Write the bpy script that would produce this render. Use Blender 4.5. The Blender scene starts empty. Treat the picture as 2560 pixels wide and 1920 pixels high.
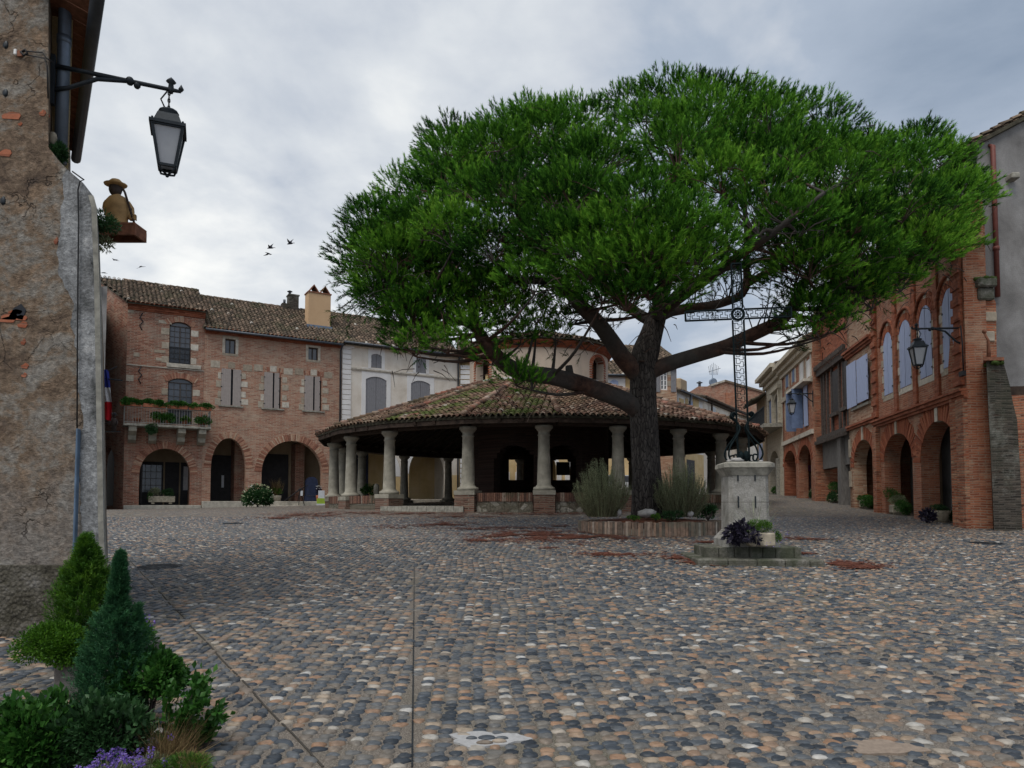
import bpy, bmesh, math, random
import numpy as np
from mathutils import Vector, Matrix, noise as mnoise
R = math.radians
random.seed(7); rng = np.random.default_rng(7)
C = bpy.context.scene.collection
scene = bpy.context.scene

# ------------------------------------------------------------ camera
FPX = 1776.0; PITCH = R(2.8); EYE = 1.6; VH = 1260.0
V0 = VH - FPX * math.tan(PITCH)
cam_d = bpy.data.cameras.new('camera'); cam = bpy.data.objects.new('camera', cam_d); C.objects.link(cam)
cam.location = (0, 0, EYE); cam.rotation_euler = (R(90) + PITCH, 0, 0)
cam_d.sensor_width = 36; cam_d.lens = 36 * FPX / 2560; cam_d.shift_y = (V0 - 960) / 2560
cam_d.clip_start = 0.05; cam_d.clip_end = 2000
scene.camera = cam
scene.render.resolution_x = 1024; scene.render.resolution_y = 768
# ------------------------------------------------------------ sky + sun
SUN_AZ, SUN_EL = R(212), R(60)          # azimuth clockwise from +Y
w = bpy.data.worlds.new('World'); scene.world = w; w.use_nodes = True
nt = w.node_tree; nt.nodes.clear()
def N(nt, t, ins=None, **kw):
    n = nt.nodes.new(t)
    for k, v in kw.items(): setattr(n, k, v)
    if ins:
        for k, v in ins.items():
            s = n.inputs[k]
            if isinstance(v, bpy.types.NodeSocket): nt.links.new(v, s)
            elif isinstance(v, (tuple, list)) and len(v) == 3 and s.type == 'RGBA': s.default_value = (*v, 1)
            else: s.default_value = v
    return n
def ramp(nt, fac, stops, interp='LINEAR'):
    n = nt.nodes.new('ShaderNodeValToRGB'); cr = n.color_ramp; cr.interpolation = interp
    while len(cr.elements) < len(stops): cr.elements.new(0.5)
    for e, (p, c) in zip(cr.elements, stops):
        e.position = p; e.color = (*c, 1) if len(c) == 3 else c
    nt.links.new(fac, n.inputs[0]); return n.outputs[0]
def mix(nt, fac, a, b, mode='MIX'):
    n = nt.nodes.new('ShaderNodeMix'); n.data_type = 'RGBA'; n.blend_type = mode
    for s, v in ((n.inputs[0], fac), (n.inputs[6], a), (n.inputs[7], b)):
        if isinstance(v, bpy.types.NodeSocket): nt.links.new(v, s)
        elif isinstance(v, (tuple, list)): s.default_value = (*v, 1)
        else: s.default_value = v
    return n.outputs[2]
def math_(nt, op, a, b=0.0, c=None, clamp=False):
    n = nt.nodes.new('ShaderNodeMath'); n.operation = op; n.use_clamp = clamp
    for i, v in enumerate((a, b) if c is None else (a, b, c)):
        if isinstance(v, bpy.types.NodeSocket): nt.links.new(v, n.inputs[i])
        else: n.inputs[i].default_value = v
    return n.outputs[0]
sky = N(nt, 'ShaderNodeTexSky', sky_type='NISHITA', sun_disc=False, sun_elevation=SUN_EL, sun_rotation=SUN_AZ)
tc = N(nt, 'ShaderNodeTexCoord')
sep = N(nt, 'ShaderNodeSeparateXYZ', {0: tc.outputs['Generated']})
zz = math_(nt, 'ADD', math_(nt, 'MAXIMUM', sep.outputs[2], 0.0), 0.22)
cx = math_(nt, 'DIVIDE', sep.outputs[0], zz); cy = math_(nt, 'DIVIDE', sep.outputs[1], zz)
cv = N(nt, 'ShaderNodeCombineXYZ', {0: cx, 1: cy, 2: 0.0}).outputs[0]
n1 = N(nt, 'ShaderNodeTexNoise', {'Vector': cv, 'Scale': 1.5, 'Detail': 7.0, 'Roughness': 0.52, 'Distortion': 0.35}).outputs[0]
n2 = N(nt, 'ShaderNodeTexNoise', {'Vector': cv, 'Scale': 0.45, 'Detail': 2.0}).outputs[0]
glow = N(nt, 'ShaderNodeVectorMath', {0: tc.outputs['Generated'], 1: tuple(Vector((-0.40, 1.0, 0.56)).normalized())}, operation='DOT_PRODUCT').outputs['Value']
gl = math_(nt, 'POWER', math_(nt, 'MAXIMUM', glow, 0.0), 10.0)
n3 = N(nt, 'ShaderNodeTexNoise', {'Vector': cv, 'Scale': 3.4, 'Detail': 6.0, 'Roughness': 0.55, 'Distortion': 0.2}).outputs[0]
west = math_(nt, 'MULTIPLY', math_(nt, 'SUBTRACT', 0.0, sep.outputs[0]), 0.13)
cf = math_(nt, 'ADD', math_(nt, 'MULTIPLY_ADD', math_(nt, 'SUBTRACT', n1, .5), 1.15, math_(nt, 'ADD', west, math_(nt, 'MULTIPLY_ADD', math_(nt, 'SUBTRACT', n3, .5), .55, math_(nt, 'MULTIPLY_ADD', math_(nt, 'SUBTRACT', n2, .5), 0.7, .52)))), math_(nt, 'MULTIPLY', gl, 0.16))
ccol = ramp(nt, cf, [(0.12, (.24, .30, .39)), (0.28, (.32, .38, .47)), (0.42, (.38, .44, .53)), (0.54, (.52, .56, .62)), (0.68, (.66, .69, .72)), (0.86, (.92, .92, .89))])
skc = mix(nt, 1.0, sky.outputs[0], (.1, .1, .1), 'MULTIPLY')
fin = mix(nt, 0.93, skc, ccol)
bg = N(nt, 'ShaderNodeBackground', {'Color': fin, 'Strength': 1.0})
N(nt, 'ShaderNodeOutputWorld', {'Surface': bg.outputs[0]})
sd = bpy.data.lights.new('sun', 'SUN'); so = bpy.data.objects.new('sun', sd); C.objects.link(so)
sd.energy = 1.9; sd.angle = R(34); sd.color = (1.0, .95, .88)
sdir = Vector((math.sin(SUN_AZ) * math.cos(SUN_EL), math.cos(SUN_AZ) * math.cos(SUN_EL), math.sin(SUN_EL)))
so.rotation_euler = sdir.to_track_quat('Z', 'Y').to_euler(); so.location = (0, 0, 40)
scene.view_settings.view_transform = 'Standard'; scene.view_settings.look = 'None'
scene.view_settings.gamma = 1.0; scene.view_settings.exposure = 0.22

# ------------------------------------------------------------ pixel <-> world helpers (photo pixels 2560x1920)
cp, sp = math.cos(PITCH), math.sin(PITCH)
def ray(u, v):
    a = (u - 1280) / FPX; b = (V0 - v) / FPX
    return Vector((a, cp - b * sp, sp + b * cp))
def P(u, v, Y):
    d = ray(u, v); t = Y / d.y
    return Vector((d.x * t, Y, EYE + d.z * t))
def gz(x, y):
    t = y - 28.0
    m = (t + math.sqrt(t * t + 4)) / 2 if t > -20 else 0.0
    k = min(1.0, max(0.0, (14 - x) / 36))
    return 0.046 * y - 0.045 * max(0, m - .0) * k
def G(u, v):
    d = ray(u, v); Y = 3.0
    lo, hi = 1.0, 90.0
    f = lambda Y: EYE + d.z * Y / d.y - gz(d.x * Y / d.y, Y)
    for i in range(60):
        mid = (lo + hi) / 2
        if f(mid) > 0: lo = mid
        else: hi = mid
    x = d.x * lo / d.y
    return Vector((x, lo, gz(x, lo)))

# ------------------------------------------------------------ object helpers
def T(o, label=None, cat=None, group=None, kind=None):
    if label: o['label'] = label
    if cat: o['category'] = cat
    if group: o['group'] = group
    if kind: o['kind'] = kind
    return o
def empty(name, loc, rz=0, label=None, cat=None, group=None):
    o = bpy.data.objects.new(name, None); C.objects.link(o)
    o.location = loc; o.rotation_euler = (0, 0, rz); o.empty_display_size = .3
    return T(o, label, cat, group)
def bulk(name, V, F, mat, parent=None, rnd=None, smooth=False, loc=None):
    """numpy mesh: V (n,3), F (m,k) uniform polygons, rnd per vertex"""
    V = np.asarray(V, dtype=np.float32).reshape(-1, 3); F = np.asarray(F, dtype=np.int32)
    k = F.shape[1]; me = bpy.data.meshes.new(name)
    me.vertices.add(len(V)); me.vertices.foreach_set('co', V.ravel())
    me.loops.add(F.size); me.loops.foreach_set('vertex_index', F.ravel())
    me.polygons.add(len(F)); me.polygons.foreach_set('loop_start', np.arange(0, F.size, k, dtype=np.int32))
    me.polygons.foreach_set('loop_total', np.full(len(F), k, dtype=np.int32))
    if smooth: me.polygons.foreach_set('use_smooth', np.ones(len(F), dtype=bool))
    me.update(calc_edges=True)
    if rnd is not None:
        a = me.attributes.new('rnd', 'FLOAT', 'POINT'); a.data.foreach_set('value', np.asarray(rnd, dtype=np.float32))
    me.materials.append(mat)
    o = bpy.data.objects.new(name, me); C.objects.link(o)
    if parent is not None: o.parent = parent
    if loc is not None: o.location = loc
    return o
class MB:
    def __init__(s): s.v = []; s.f = []; s.sm = []; s.r = []
    def add(s, vs, fs, smooth=False, r=None):
        b = len(s.v); r = random.random() if r is None else r
        s.v += [tuple(x) for x in vs]; s.r += [r] * len(vs)
        s.f += [tuple(b + i for i in f) for f in fs]; s.sm += [smooth] * len(fs)
        return s
    def box(s, x0, x1, y0, y1, z0, z1, r=None, b=0.0):
        if b <= 0:
            vs = [(x, y, z) for z in (z0, z1) for x, y in ((x0, y0), (x1, y0), (x1, y1), (x0, y1))]
            return s.add(vs, [(3, 2, 1, 0), (4, 5, 6, 7), (0, 1, 5, 4), (1, 2, 6, 5), (2, 3, 7, 6), (3, 0, 4, 7)], False, r)
        bm = bmesh.new(); bmesh.ops.create_cube(bm, size=1)
        for v in bm.verts: v.co = Vector(((x0 + x1) / 2 + v.co.x * (x1 - x0), (y0 + y1) / 2 + v.co.y * (y1 - y0), (z0 + z1) / 2 + v.co.z * (z1 - z0)))
        bmesh.ops.bevel(bm, geom=bm.edges[:], offset=b, segments=1, affect='EDGES')
        bm.verts.index_update()
        s.add([v.co[:] for v in bm.verts], [[v.index for v in f.verts] for f in bm.faces], False, r); bm.free(); return s
    def obox(s, c, ax, ay, az, r=None):
        c, ax, ay, az = map(Vector, (c, ax, ay, az))
        vs = [c + ax * i + ay * j + az * k for k in (-1, 1) for i, j in ((-1, -1), (1, -1), (1, 1), (-1, 1))]
        return s.add(vs, [(3, 2, 1, 0), (4, 5, 6, 7), (0, 1, 5, 4), (1, 2, 6, 5), (2, 3, 7, 6), (3, 0, 4, 7)], False, r)
    def bar(s, a, b, w, h=None, r=None, up=(0, 0, 1)):
        a, b = Vector(a), Vector(b); h = w if h is None else h
        d = (b - a); L = d.length; d.normalize(); u = Vector(up)
        if abs(d.dot(u)) > .95: u = Vector((0, 1, 0))
        x = d.cross(u).normalized(); y = x.cross(d)
        return s.obox((a + b) / 2, x * w / 2, d * L / 2, y * h / 2, r)
    def tube(s, pts, rad, seg=8, cap=True, r=None):
        pts = [Vector(p) for p in pts]
        if not hasattr(rad, '__len__'): rad = [rad] * len(pts)
        vs, fs = [], []; x = None
        for i, p in enumerate(pts):
            d = (pts[min(i + 1, len(pts) - 1)] - pts[max(i - 1, 0)]).normalized()
            if x is None: x = d.orthogonal().normalized()
            x = (x - d * x.dot(d)).normalized(); y = d.cross(x)
            for k in range(seg):
                a = 2 * math.pi * k / seg; vs.append(p + (x * math.cos(a) + y * math.sin(a)) * rad[i])
            if i:
                for k in range(seg):
                    k2 = (k + 1) % seg; o = (i - 1) * seg
                    fs.append((o + k, o + k2, o + seg + k2, o + seg + k))
        if cap:
            fs.append(tuple(range(seg))[::-1]); n = (len(pts) - 1) * seg; fs.append(tuple(n + k for k in range(seg)))
        return s.add(vs, fs, True, r)
    def lathe(s, prof, c=(0, 0, 0), seg=16, r=None, smooth=True, a0=0.0, sx=1, sy=1):
        vs, fs = [], []; c = Vector(c)
        for rr, z in prof:
            for k in range(seg):
                a = a0 + 2 * math.pi * k / seg; vs.append(c + Vector((rr * math.cos(a) * sx, rr * math.sin(a) * sy, z)))
        for i in range(len(prof) - 1):
            for k in range(seg):
                k2 = (k + 1) % seg; fs.append((i * seg + k, i * seg + k2, (i + 1) * seg + k2, (i + 1) * seg + k))
        if prof[0][0] > 1e-5: fs.append(tuple(range(seg))[::-1])
        if prof[-1][0] > 1e-5: fs.append(tuple((len(prof) - 1) * seg + k for k in range(seg)))
        return s.add(vs, fs, smooth, r)
    def prism(s, poly, y0, y1, r=None, tf=None):
        """poly in (x,z); extruded y0..y1; convex or simple"""
        n = len(poly); vs = [(x, y0, z) for x, z in poly] + [(x, y1, z) for x, z in poly]
        if tf: vs = [tf(Vector(p)) for p in vs]
        fs = [tuple(range(n)), tuple(range(2 * n - 1, n - 1, -1))] + [(i, n + i, n + (i + 1) % n, (i + 1) % n) for i in range(n)]
        return s.add(vs, fs, False, r)
    def ball(s, c, rx, ry=None, rz=None, seg=10, rings=6, r=None, jit=0):
        ry = rx if ry is None else ry; rz = rx if rz is None else rz
        prof = [(max(1e-4, math.sin(math.pi * i / rings)), -math.cos(math.pi * i / rings)) for i in range(rings + 1)]
        vs = []; fs = []
        for i, (q, z) in enumerate(prof):
            for k in range(seg):
                a = 2 * math.pi * k / seg; j = 1 + (mnoise.noise(Vector((q * math.cos(a) * 2 + c[0] * 7, q * math.sin(a) * 2, z * 2 + c[1]))) * jit if jit else 0)
                vs.append((c[0] + rx * q * math.cos(a) * j, c[1] + ry * q * math.sin(a) * j, c[2] + rz * z * j))
            if i:
                for k in range(seg):
                    k2 = (k + 1) % seg; fs.append(((i - 1) * seg + k, (i - 1) * seg + k2, i * seg + k2, i * seg + k))
        return s.add(vs, fs, True, r)
    def build(s, name, mat, parent=None, loc=None):
        me = bpy.data.meshes.new(name); me.from_pydata(s.v, [], s.f)
        me.polygons.foreach_set('use_smooth', s.sm)
        a = me.attributes.new('rnd', 'FLOAT', 'POINT'); a.data.foreach_set('value', s.r)
        me.materials.append(mat); me.update()
        o = bpy.data.objects.new(name, me); C.objects.link(o)
        if parent is not None: o.parent = parent
        if loc is not None: o.location = loc
        return o
def wall(name, outline, holes, y0, y1, mat, parent, loc=None):
    """flat wall in x-z with holes, from y0 to y1"""
    bm = bmesh.new(); loops = []
    for lp in [outline] + holes:
        vs = [bm.verts.new((x, y0, z)) for x, z in lp]
        for i in range(len(vs)): bm.edges.new((vs[i], vs[(i + 1) % len(vs)]))
        loops.append(vs)
    bmesh.ops.triangle_fill(bm, edges=bm.edges[:], use_beauty=True, use_dissolve=False, normal=(0, -1, 0))
    fr = bm.faces[:]
    # keep only faces truly inside outline and outside the holes
    def inside(pt, lp):
        c = False; n = len(lp)
        for i in range(n):
            x1, z1 = lp[i]; x2, z2 = lp[(i + 1) % n]
            if (z1 > pt[1]) != (z2 > pt[1]) and pt[0] < (x2 - x1) * (pt[1] - z1) / (z2 - z1) + x1: c = not c
        return c
    for f in fr:
        m = f.calc_center_median(); q = (m.x, m.z)
        if not inside(q, outline) or any(inside(q, h) for h in holes): bm.faces.remove(f)
    fr = bm.faces[:]
    bmesh.ops.recalc_face_normals(bm, faces=fr)
    for f in fr:
        if f.normal.y > 0: f.normal_flip()
    mp = {}
    for vs in loops:
        for v in vs: mp[v] = bm.verts.new((v.co.x, y1, v.co.z))
    for f in fr: bm.faces.new([mp[v] for v in f.verts][::-1])
    for vs in loops:
        for i in range(len(vs)):
            a, b = vs[i], vs[(i + 1) % len(vs)]
            try: bm.faces.new((a, b, mp[b], mp[a]))
            except ValueError: pass
    bmesh.ops.recalc_face_normals(bm, faces=bm.faces[:])
    me = bpy.data.meshes.new(name); bm.to_mesh(me); bm.free(); me.materials.append(mat)
    o = bpy.data.objects.new(name, me); C.objects.link(o); o.parent = parent
    if loc is not None: o.location = loc
    return o
def arc(x0, x1, zs, zc, n=14):
    """points from (x1,zs) over the crown to (x0,zs)"""
    c = (x0 + x1) / 2; a = (x1 - x0) / 2
    return [(c + a * math.cos(math.pi * i / n), zs + (zc - zs) * math.sin(math.pi * i / n)) for i in range(n + 1)]
def arch_hole(x0, x1, zb, zs, zc, n=14):
    return [(x0, zb), (x1, zb)] + arc(x0, x1, zs, zc, n)
def segarc(x0, x1, zs, zc, n=8):
    """flat segmental arch, from (x1,zs) to (x0,zs)"""
    h = max(zc - zs, 1e-3); a = (x1 - x0) / 2; rr = (a * a + h * h) / (2 * h); cz = zc - rr; c = (x0 + x1) / 2
    t = math.asin(min(1, a / rr))
    return [(c + rr * math.sin(t - 2 * t * i / n), cz + rr * math.cos(t - 2 * t * i / n)) for i in range(n + 1)]
def seg_hole(x0, x1, zb, zs, zc): return [(x0, zb), (x1, zb)] + segarc(x0, x1, zs, zc)
def ring_bricks(pts, th, y0, y1, name, mat, parent, step=.09, gap=.012, inner=0.0, xmax=1e9):
    """voussoirs along a polyline of (x,z) points, radiating outward (left normal)"""
    m = MB(); P_ = [Vector((x, z)) for x, z in pts]
    L = [0]
    for i in range(1, len(P_)): L.append(L[-1] + (P_[i] - P_[i - 1]).length)
    n = max(2, int(L[-1] / step)); cen = sum(P_, Vector((0, 0))) / len(P_)
    def at(t):
        for i in range(1, len(P_)):
            if t <= L[i] + 1e-9:
                q = (t - L[i - 1]) / max(1e-9, L[i] - L[i - 1]); d = (P_[i] - P_[i - 1]).normalized()
                return P_[i - 1].lerp(P_[i], q), d
        return P_[-1], d
    for k in range(n):
        a, d = at((k + .5) * L[-1] / n); nrm = Vector((d.y, -d.x))
        if nrm.dot(a - cen) < 0: nrm = -nrm
        hw = (L[-1] / n - gap) / 2; t = th * random.uniform(.93, 1.05); yy = y0 - random.uniform(0, .012)
        q = [a - d * hw + nrm * inner, a + d * hw + nrm * inner, a + d * hw * 1.12 + nrm * (inner + t), a - d * hw * 1.12 + nrm * (inner + t)]
        if min(p.x for p in q) > xmax - .02: continue
        m.prism([(min(p.x, xmax), p.y) for p in q], yy, y1)
    return m.build(name, mat, parent)
# ------------------------------------------------------------ materials
MATS = {}
def newmat(name):
    m = bpy.data.materials.new(name); m.use_nodes = True; nt = m.node_tree; nt.nodes.clear()
    out = nt.nodes.new('ShaderNodeOutputMaterial'); b = nt.nodes.new('ShaderNodeBsdfPrincipled')
    nt.links.new(b.outputs[0], out.inputs[0]); b.inputs['Specular IOR Level'].default_value = .3
    return m, nt, b
def setc(nt, b, col, rough=None, bump=None, bs=.5, bd=.02):
    if isinstance(col, bpy.types.NodeSocket): nt.links.new(col, b.inputs['Base Color'])
    else: b.inputs['Base Color'].default_value = (*col, 1)
    if rough is not None:
        if isinstance(rough, bpy.types.NodeSocket): nt.links.new(rough, b.inputs['Roughness'])
        else: b.inputs['Roughness'].default_value = rough
    if bump is not None:
        bn = N(nt, 'ShaderNodeBump', {'Height': bump, 'Strength': bs, 'Distance': bd}); nt.links.new(bn.outputs[0], b.inputs['Normal'])
def ocoord(nt, scale=(1, 1, 1), rot=(0, 0, 0)):
    t = N(nt, 'ShaderNodeTexCoord').outputs['Object']
    return N(nt, 'ShaderNodeMapping', {'Vector': t, 'Scale': scale, 'Rotation': rot}).outputs[0]
def noise(nt, vec, scale, detail=4.0, rough=.55, dist=0.0):
    return N(nt, 'ShaderNodeTexNoise', {'Vector': vec, 'Scale': scale, 'Detail': detail, 'Roughness': rough, 'Distortion': dist}).outputs[0]
def facade_vec(nt):
    t = N(nt, 'ShaderNodeTexCoord').outputs['Object']; s = N(nt, 'ShaderNodeSeparateXYZ', {0: t})
    return N(nt, 'ShaderNodeCombineXYZ', {0: math_(nt, 'ADD', s.outputs[0], s.outputs[1]), 1: s.outputs[2], 2: 0.0}).outputs[0], t
def brick_mat(name, reds, mortar, bw=.36, rh=.085, ms=.02, patch=None, patchamt=.45, grime=(.10, .09, .08), grimeamt=.35, pits=0.0):
    m, nt, b = newmat(name); v, t3 = facade_vec(nt)
    wob = noise(nt, v, 1.3, 2.0); off = math_(nt, 'MULTIPLY', math_(nt, 'SUBTRACT', wob, .5), .12)
    wv = N(nt, 'ShaderNodeVectorMath', {0: v, 1: N(nt, 'ShaderNodeCombineXYZ', {0: 0.0, 1: off, 2: 0.0}).outputs[0]}, operation='ADD').outputs[0]
    br = N(nt, 'ShaderNodeTexBrick', {'Vector': wv, 'Color1': (0, 0, 0), 'Color2': (1, 1, 1), 'Mortar': (.5, .5, .5), 'Scale': 1.0, 'Mortar Size': ms, 'Mortar Smooth': .3, 'Bias': 0.0, 'Brick Width': bw, 'Row Height': rh}, offset=.5)
    n1 = noise(nt, v, 5.0, 5.0, .7); n2 = noise(nt, v, .55, 4.0, .6); n3 = noise(nt, t3, 28.0, 3.0, .6)
    f = math_(nt, 'ADD', math_(nt, 'MULTIPLY', br.outputs['Color'], .5), math_(nt, 'MULTIPLY', n1, .5))
    c = ramp(nt, f, [(0.22, reds[0]), (.42, reds[1]), (.58, reds[2]), (.78, reds[3] if len(reds) > 3 else reds[2])])
    mor = mix(nt, n1, mortar, tuple(q * .6 for q in mortar))
    mf = math_(nt, 'MULTIPLY', br.outputs['Fac'], ramp(nt, noise(nt, v, 2.2, 4.0, .6), [(.3, (.35,) * 3), (.6, (1, 1, 1))]))
    c = mix(nt, mf, c, mor)
    if patch is not None:
        pf = ramp(nt, math_(nt, 'MULTIPLY_ADD', n1, .35, math_(nt, 'MULTIPLY', n2, .75)), [(.56, (0, 0, 0)), (.68, (1, 1, 1))])
        c = mix(nt, math_(nt, 'MULTIPLY', pf, patchamt), c, patch)
    g = ramp(nt, noise(nt, N(nt, 'ShaderNodeMapping', {'Vector': v, 'Scale': (1, .35, 1)}).outputs[0], .9, 6.0, .65), [(.45, (0, 0, 0)), (.75, (1, 1, 1))])
    c = mix(nt, math_(nt, 'MULTIPLY', g, grimeamt), c, grime)
    c = mix(nt, .25, c, mix(nt, 1.0, c, ramp(nt, n3, [(.3, (.5,) * 3), (.7, (1.4,) * 3)]), 'MULTIPLY'))
    h = math_(nt, 'ADD', math_(nt, 'MULTIPLY', br.outputs['Fac'], -.7), math_(nt, 'MULTIPLY', n1, .9))
    if pits:
        pt = ramp(nt, noise(nt, N(nt, 'ShaderNodeMapping', {'Vector': v, 'Scale': (.6, 2.2, 1)}).outputs[0], 2.3, 4.0, .6), [(.62, (0, 0, 0)), (.68, (1, 1, 1))])
        c = mix(nt, math_(nt, 'MULTIPLY', pt, pits), c, (.06, .03, .02)); h = math_(nt, 'SUBTRACT', h, math_(nt, 'MULTIPLY', pt, 1.6))
    setc(nt, b, c, .9, h, .7, .02); MATS[name] = m; return m
def plaster_mat(name, cols, scale=1.0, streak=(.2, .17, .14), streakamt=.3, rough=.9, bs=.4, bd=.01, fine=60.0):
    m, nt, b = newmat(name); v, t3 = facade_vec(nt)
    a = noise(nt, v, .7 * scale, 6.0, .65, .3); f2 = noise(nt, v, fine, 3.0, .6)
    c = ramp(nt, a, [(.3 + .4 * i / max(1, len(cols) - 1), q) for i, q in enumerate(cols)])
    s = noise(nt, N(nt, 'ShaderNodeMapping', {'Vector': v, 'Scale': (1.6, .22, 1)}).outputs[0], 1.6 * scale, 5.0, .65)
    c = mix(nt, math_(nt, 'MULTIPLY', ramp(nt, s, [(.5, (0, 0, 0)), (.75, (1, 1, 1))]), streakamt), c, streak)
    c = mix(nt, 1.0, c, ramp(nt, f2, [(.3, (.82,) * 3), (.7, (1.15,) * 3)]), 'MULTIPLY')
    setc(nt, b, c, rough, math_(nt, 'ADD', f2, math_(nt, 'MULTIPLY', noise(nt, v, 6.0, 4.0), 1.5)), bs, bd); MATS[name] = m; return m
def mat(name, col, rough=.7, var=.25, scale=8.0, metal=0.0, bs=.2, bd=.01, coat=0.0, stretch=(1, 1, 1), spec=.3):
    m, nt, b = newmat(name); v = ocoord(nt, stretch); n = noise(nt, v, scale, 5.0, .6)
    c = mix(nt, 1.0, tuple(col), ramp(nt, n, [(.3, (1 - var,) * 3), (.7, (1 + var,) * 3)]), 'MULTIPLY')
    setc(nt, b, c, rough, n, bs, bd); b.inputs['Metallic'].default_value = metal; b.inputs['Coat Weight'].default_value = coat
    b.inputs['Specular IOR Level'].default_value = spec
    MATS[name] = m; return m
def attr_mat(name, stops, rough=.8, nscale=6.0, nvar=.3, trans=0.0, moss=None, mossamt=.5, mscale=.8, bs=.3, bd=.01, spec=.3, mcoord='Object', mth=(.5, .62), interp='LINEAR'):
    m, nt, b = newmat(name); a = N(nt, 'ShaderNodeAttribute', attribute_name='rnd').outputs['Fac']
    c = ramp(nt, a, stops, interp); v = ocoord(nt); n = noise(nt, v, nscale, 4.0, .6)
    c = mix(nt, 1.0, c, ramp(nt, n, [(.3, (1 - nvar,) * 3), (.7, (1 + nvar,) * 3)]), 'MULTIPLY')
    if moss is not None:
        k = ramp(nt, math_(nt, 'ADD', noise(nt, v, mscale, 4.0, .6), math_(nt, 'MULTIPLY', math_(nt, 'SUBTRACT', noise(nt, v, 9.0, 3.0), .5), .35)), [(mth[0], (0, 0, 0)), (mth[1], (1, 1, 1))])
        c = mix(nt, math_(nt, 'MULTIPLY', k, mossamt), c, moss)
    setc(nt, b, c, rough, n, bs, bd); b.inputs['Specular IOR Level'].default_value = spec
    if trans > 0:
        tr = N(nt, 'ShaderNodeBsdfTranslucent', {'Color': c}); ms = N(nt, 'ShaderNodeMixShader', {0: trans, 1: b.outputs[0], 2: tr.outputs[0]})
        out = [n for n in nt.nodes if n.type == 'OUTPUT_MATERIAL'][0]; nt.links.new(ms.outputs[0], out.inputs[0])
    MATS[name] = m; return m
M = MATS
brick_mat('brick_old', [(.13, .04, .026), (.24, .075, .045), (.33, .12, .075), (.40, .22, .15)], (.46, .35, .26), ms=.022, patch=(.40, .33, .26), patchamt=.5)
brick_mat('brick_pink', [(.22, .085, .055), (.33, .14, .09), (.41, .20, .13), (.47, .30, .22)], (.52, .41, .31), ms=.022, patch=(.46, .37, .28), patchamt=.45, grimeamt=.2)
brick_mat('brick_orange', [(.22, .068, .036), (.31, .098, .05), (.38, .135, .07), (.43, .20, .12)], (.42, .27, .19), bw=.34, rh=.07, ms=.016, patch=(.42, .29, .20), patchamt=.75, grime=(.10, .08, .065), grimeamt=.65)
brick_mat('brick_worn', [(.15, .045, .025), (.30, .085, .04), (.42, .14, .07), (.44, .26, .16)], (.33, .22, .15), bw=.4, rh=.075, ms=.018, patch=(.40, .24, .15), patchamt=.5, grimeamt=.35, pits=.85)
brick_mat('brick_light', [(.26, .12, .07), (.38, .20, .12), (.47, .28, .18), (.5, .38, .27)], (.45, .34, .25), bw=.4, rh=.075, ms=.014, patch=(.5, .4, .3), patchamt=.5, grimeamt=.2)
brick_mat('brick_flat', [(.17, .05, .025), (.26, .075, .036), (.32, .10, .05), (.37, .14, .08)], (.28, .12, .075), ms=.008, patch=(.42, .18, .1), patchamt=.3, grimeamt=.25)
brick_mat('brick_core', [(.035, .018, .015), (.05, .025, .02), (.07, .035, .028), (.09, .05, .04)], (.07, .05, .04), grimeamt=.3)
brick_mat('brick_grey', [(.018, .016, .013), (.04, .034, .028), (.075, .062, .05), (.12, .10, .08)], (.10, .09, .075), bw=.3, rh=.065, ms=.016, patch=(.27, .27, .24), patchamt=.6, grime=(.025, .035, .015), grimeamt=.8, pits=.6)
attr_mat('voussoir', [(0, (.20, .085, .055)), (.4, (.33, .15, .10)), (.75, (.42, .24, .16)), (1, (.48, .36, .26))], .9, 20, .25)
attr_mat('voussoir_orange', [(0, (.20, .055, .028)), (.5, (.29, .085, .04)), (1, (.37, .135, .07))], .9, 20, .2)
attr_mat('coping_brick', [(0, (.06, .035, .028)), (.4, (.12, .06, .042)), (.8, (.18, .095, .065)), (1, (.24, .20, .16))], .9, 14, .35, moss=(.07, .07, .045), mossamt=.75)
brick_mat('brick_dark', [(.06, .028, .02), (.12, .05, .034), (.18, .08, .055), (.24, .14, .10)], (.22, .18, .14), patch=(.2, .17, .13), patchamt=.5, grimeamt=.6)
attr_mat('rim_brick', [(0, (.10, .085, .07)), (.4, (.18, .13, .10)), (.85, (.26, .17, .12)), (1, (.40, .36, .31))], .9, 9, .4, moss=(.12, .12, .09), mossamt=.6, mscale=1.5)
attr_mat('quoin_stone', [(0, (.30, .25, .19)), (.5, (.40, .35, .28)), (1, (.54, .50, .43))], .9, 6, .25)
plaster_mat('plaster_cream', [(.54, .48, .40), (.68, .62, .54), (.75, .71, .64)], 1.0, (.42, .33, .23), .25)
plaster_mat('plaster_ochre', [(.50, .36, .17), (.60, .45, .24), (.64, .52, .32)], 1.0, (.36, .28, .18), .3)
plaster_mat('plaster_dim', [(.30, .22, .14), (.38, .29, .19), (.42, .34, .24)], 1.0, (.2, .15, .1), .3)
plaster_mat('plaster_white', [(.66, .64, .63), (.72, .71, .70), (.78, .77, .76)], 1.0, (.5, .47, .43), .25)
plaster_mat('plaster_grey', [(.11, .107, .105), (.18, .175, .172), (.245, .24, .238), (.33, .33, .33)], .8, (.13, .125, .125), .5, fine=40)
plaster_mat('plaster_drum', [(.40, .33, .27), (.50, .41, .33), (.53, .44, .36)], .7, (.30, .28, .25), .45)
plaster_mat('plaster_chimney', [(.50, .33, .19), (.58, .40, .24)], .7, (.4, .28, .17), .3)
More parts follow.
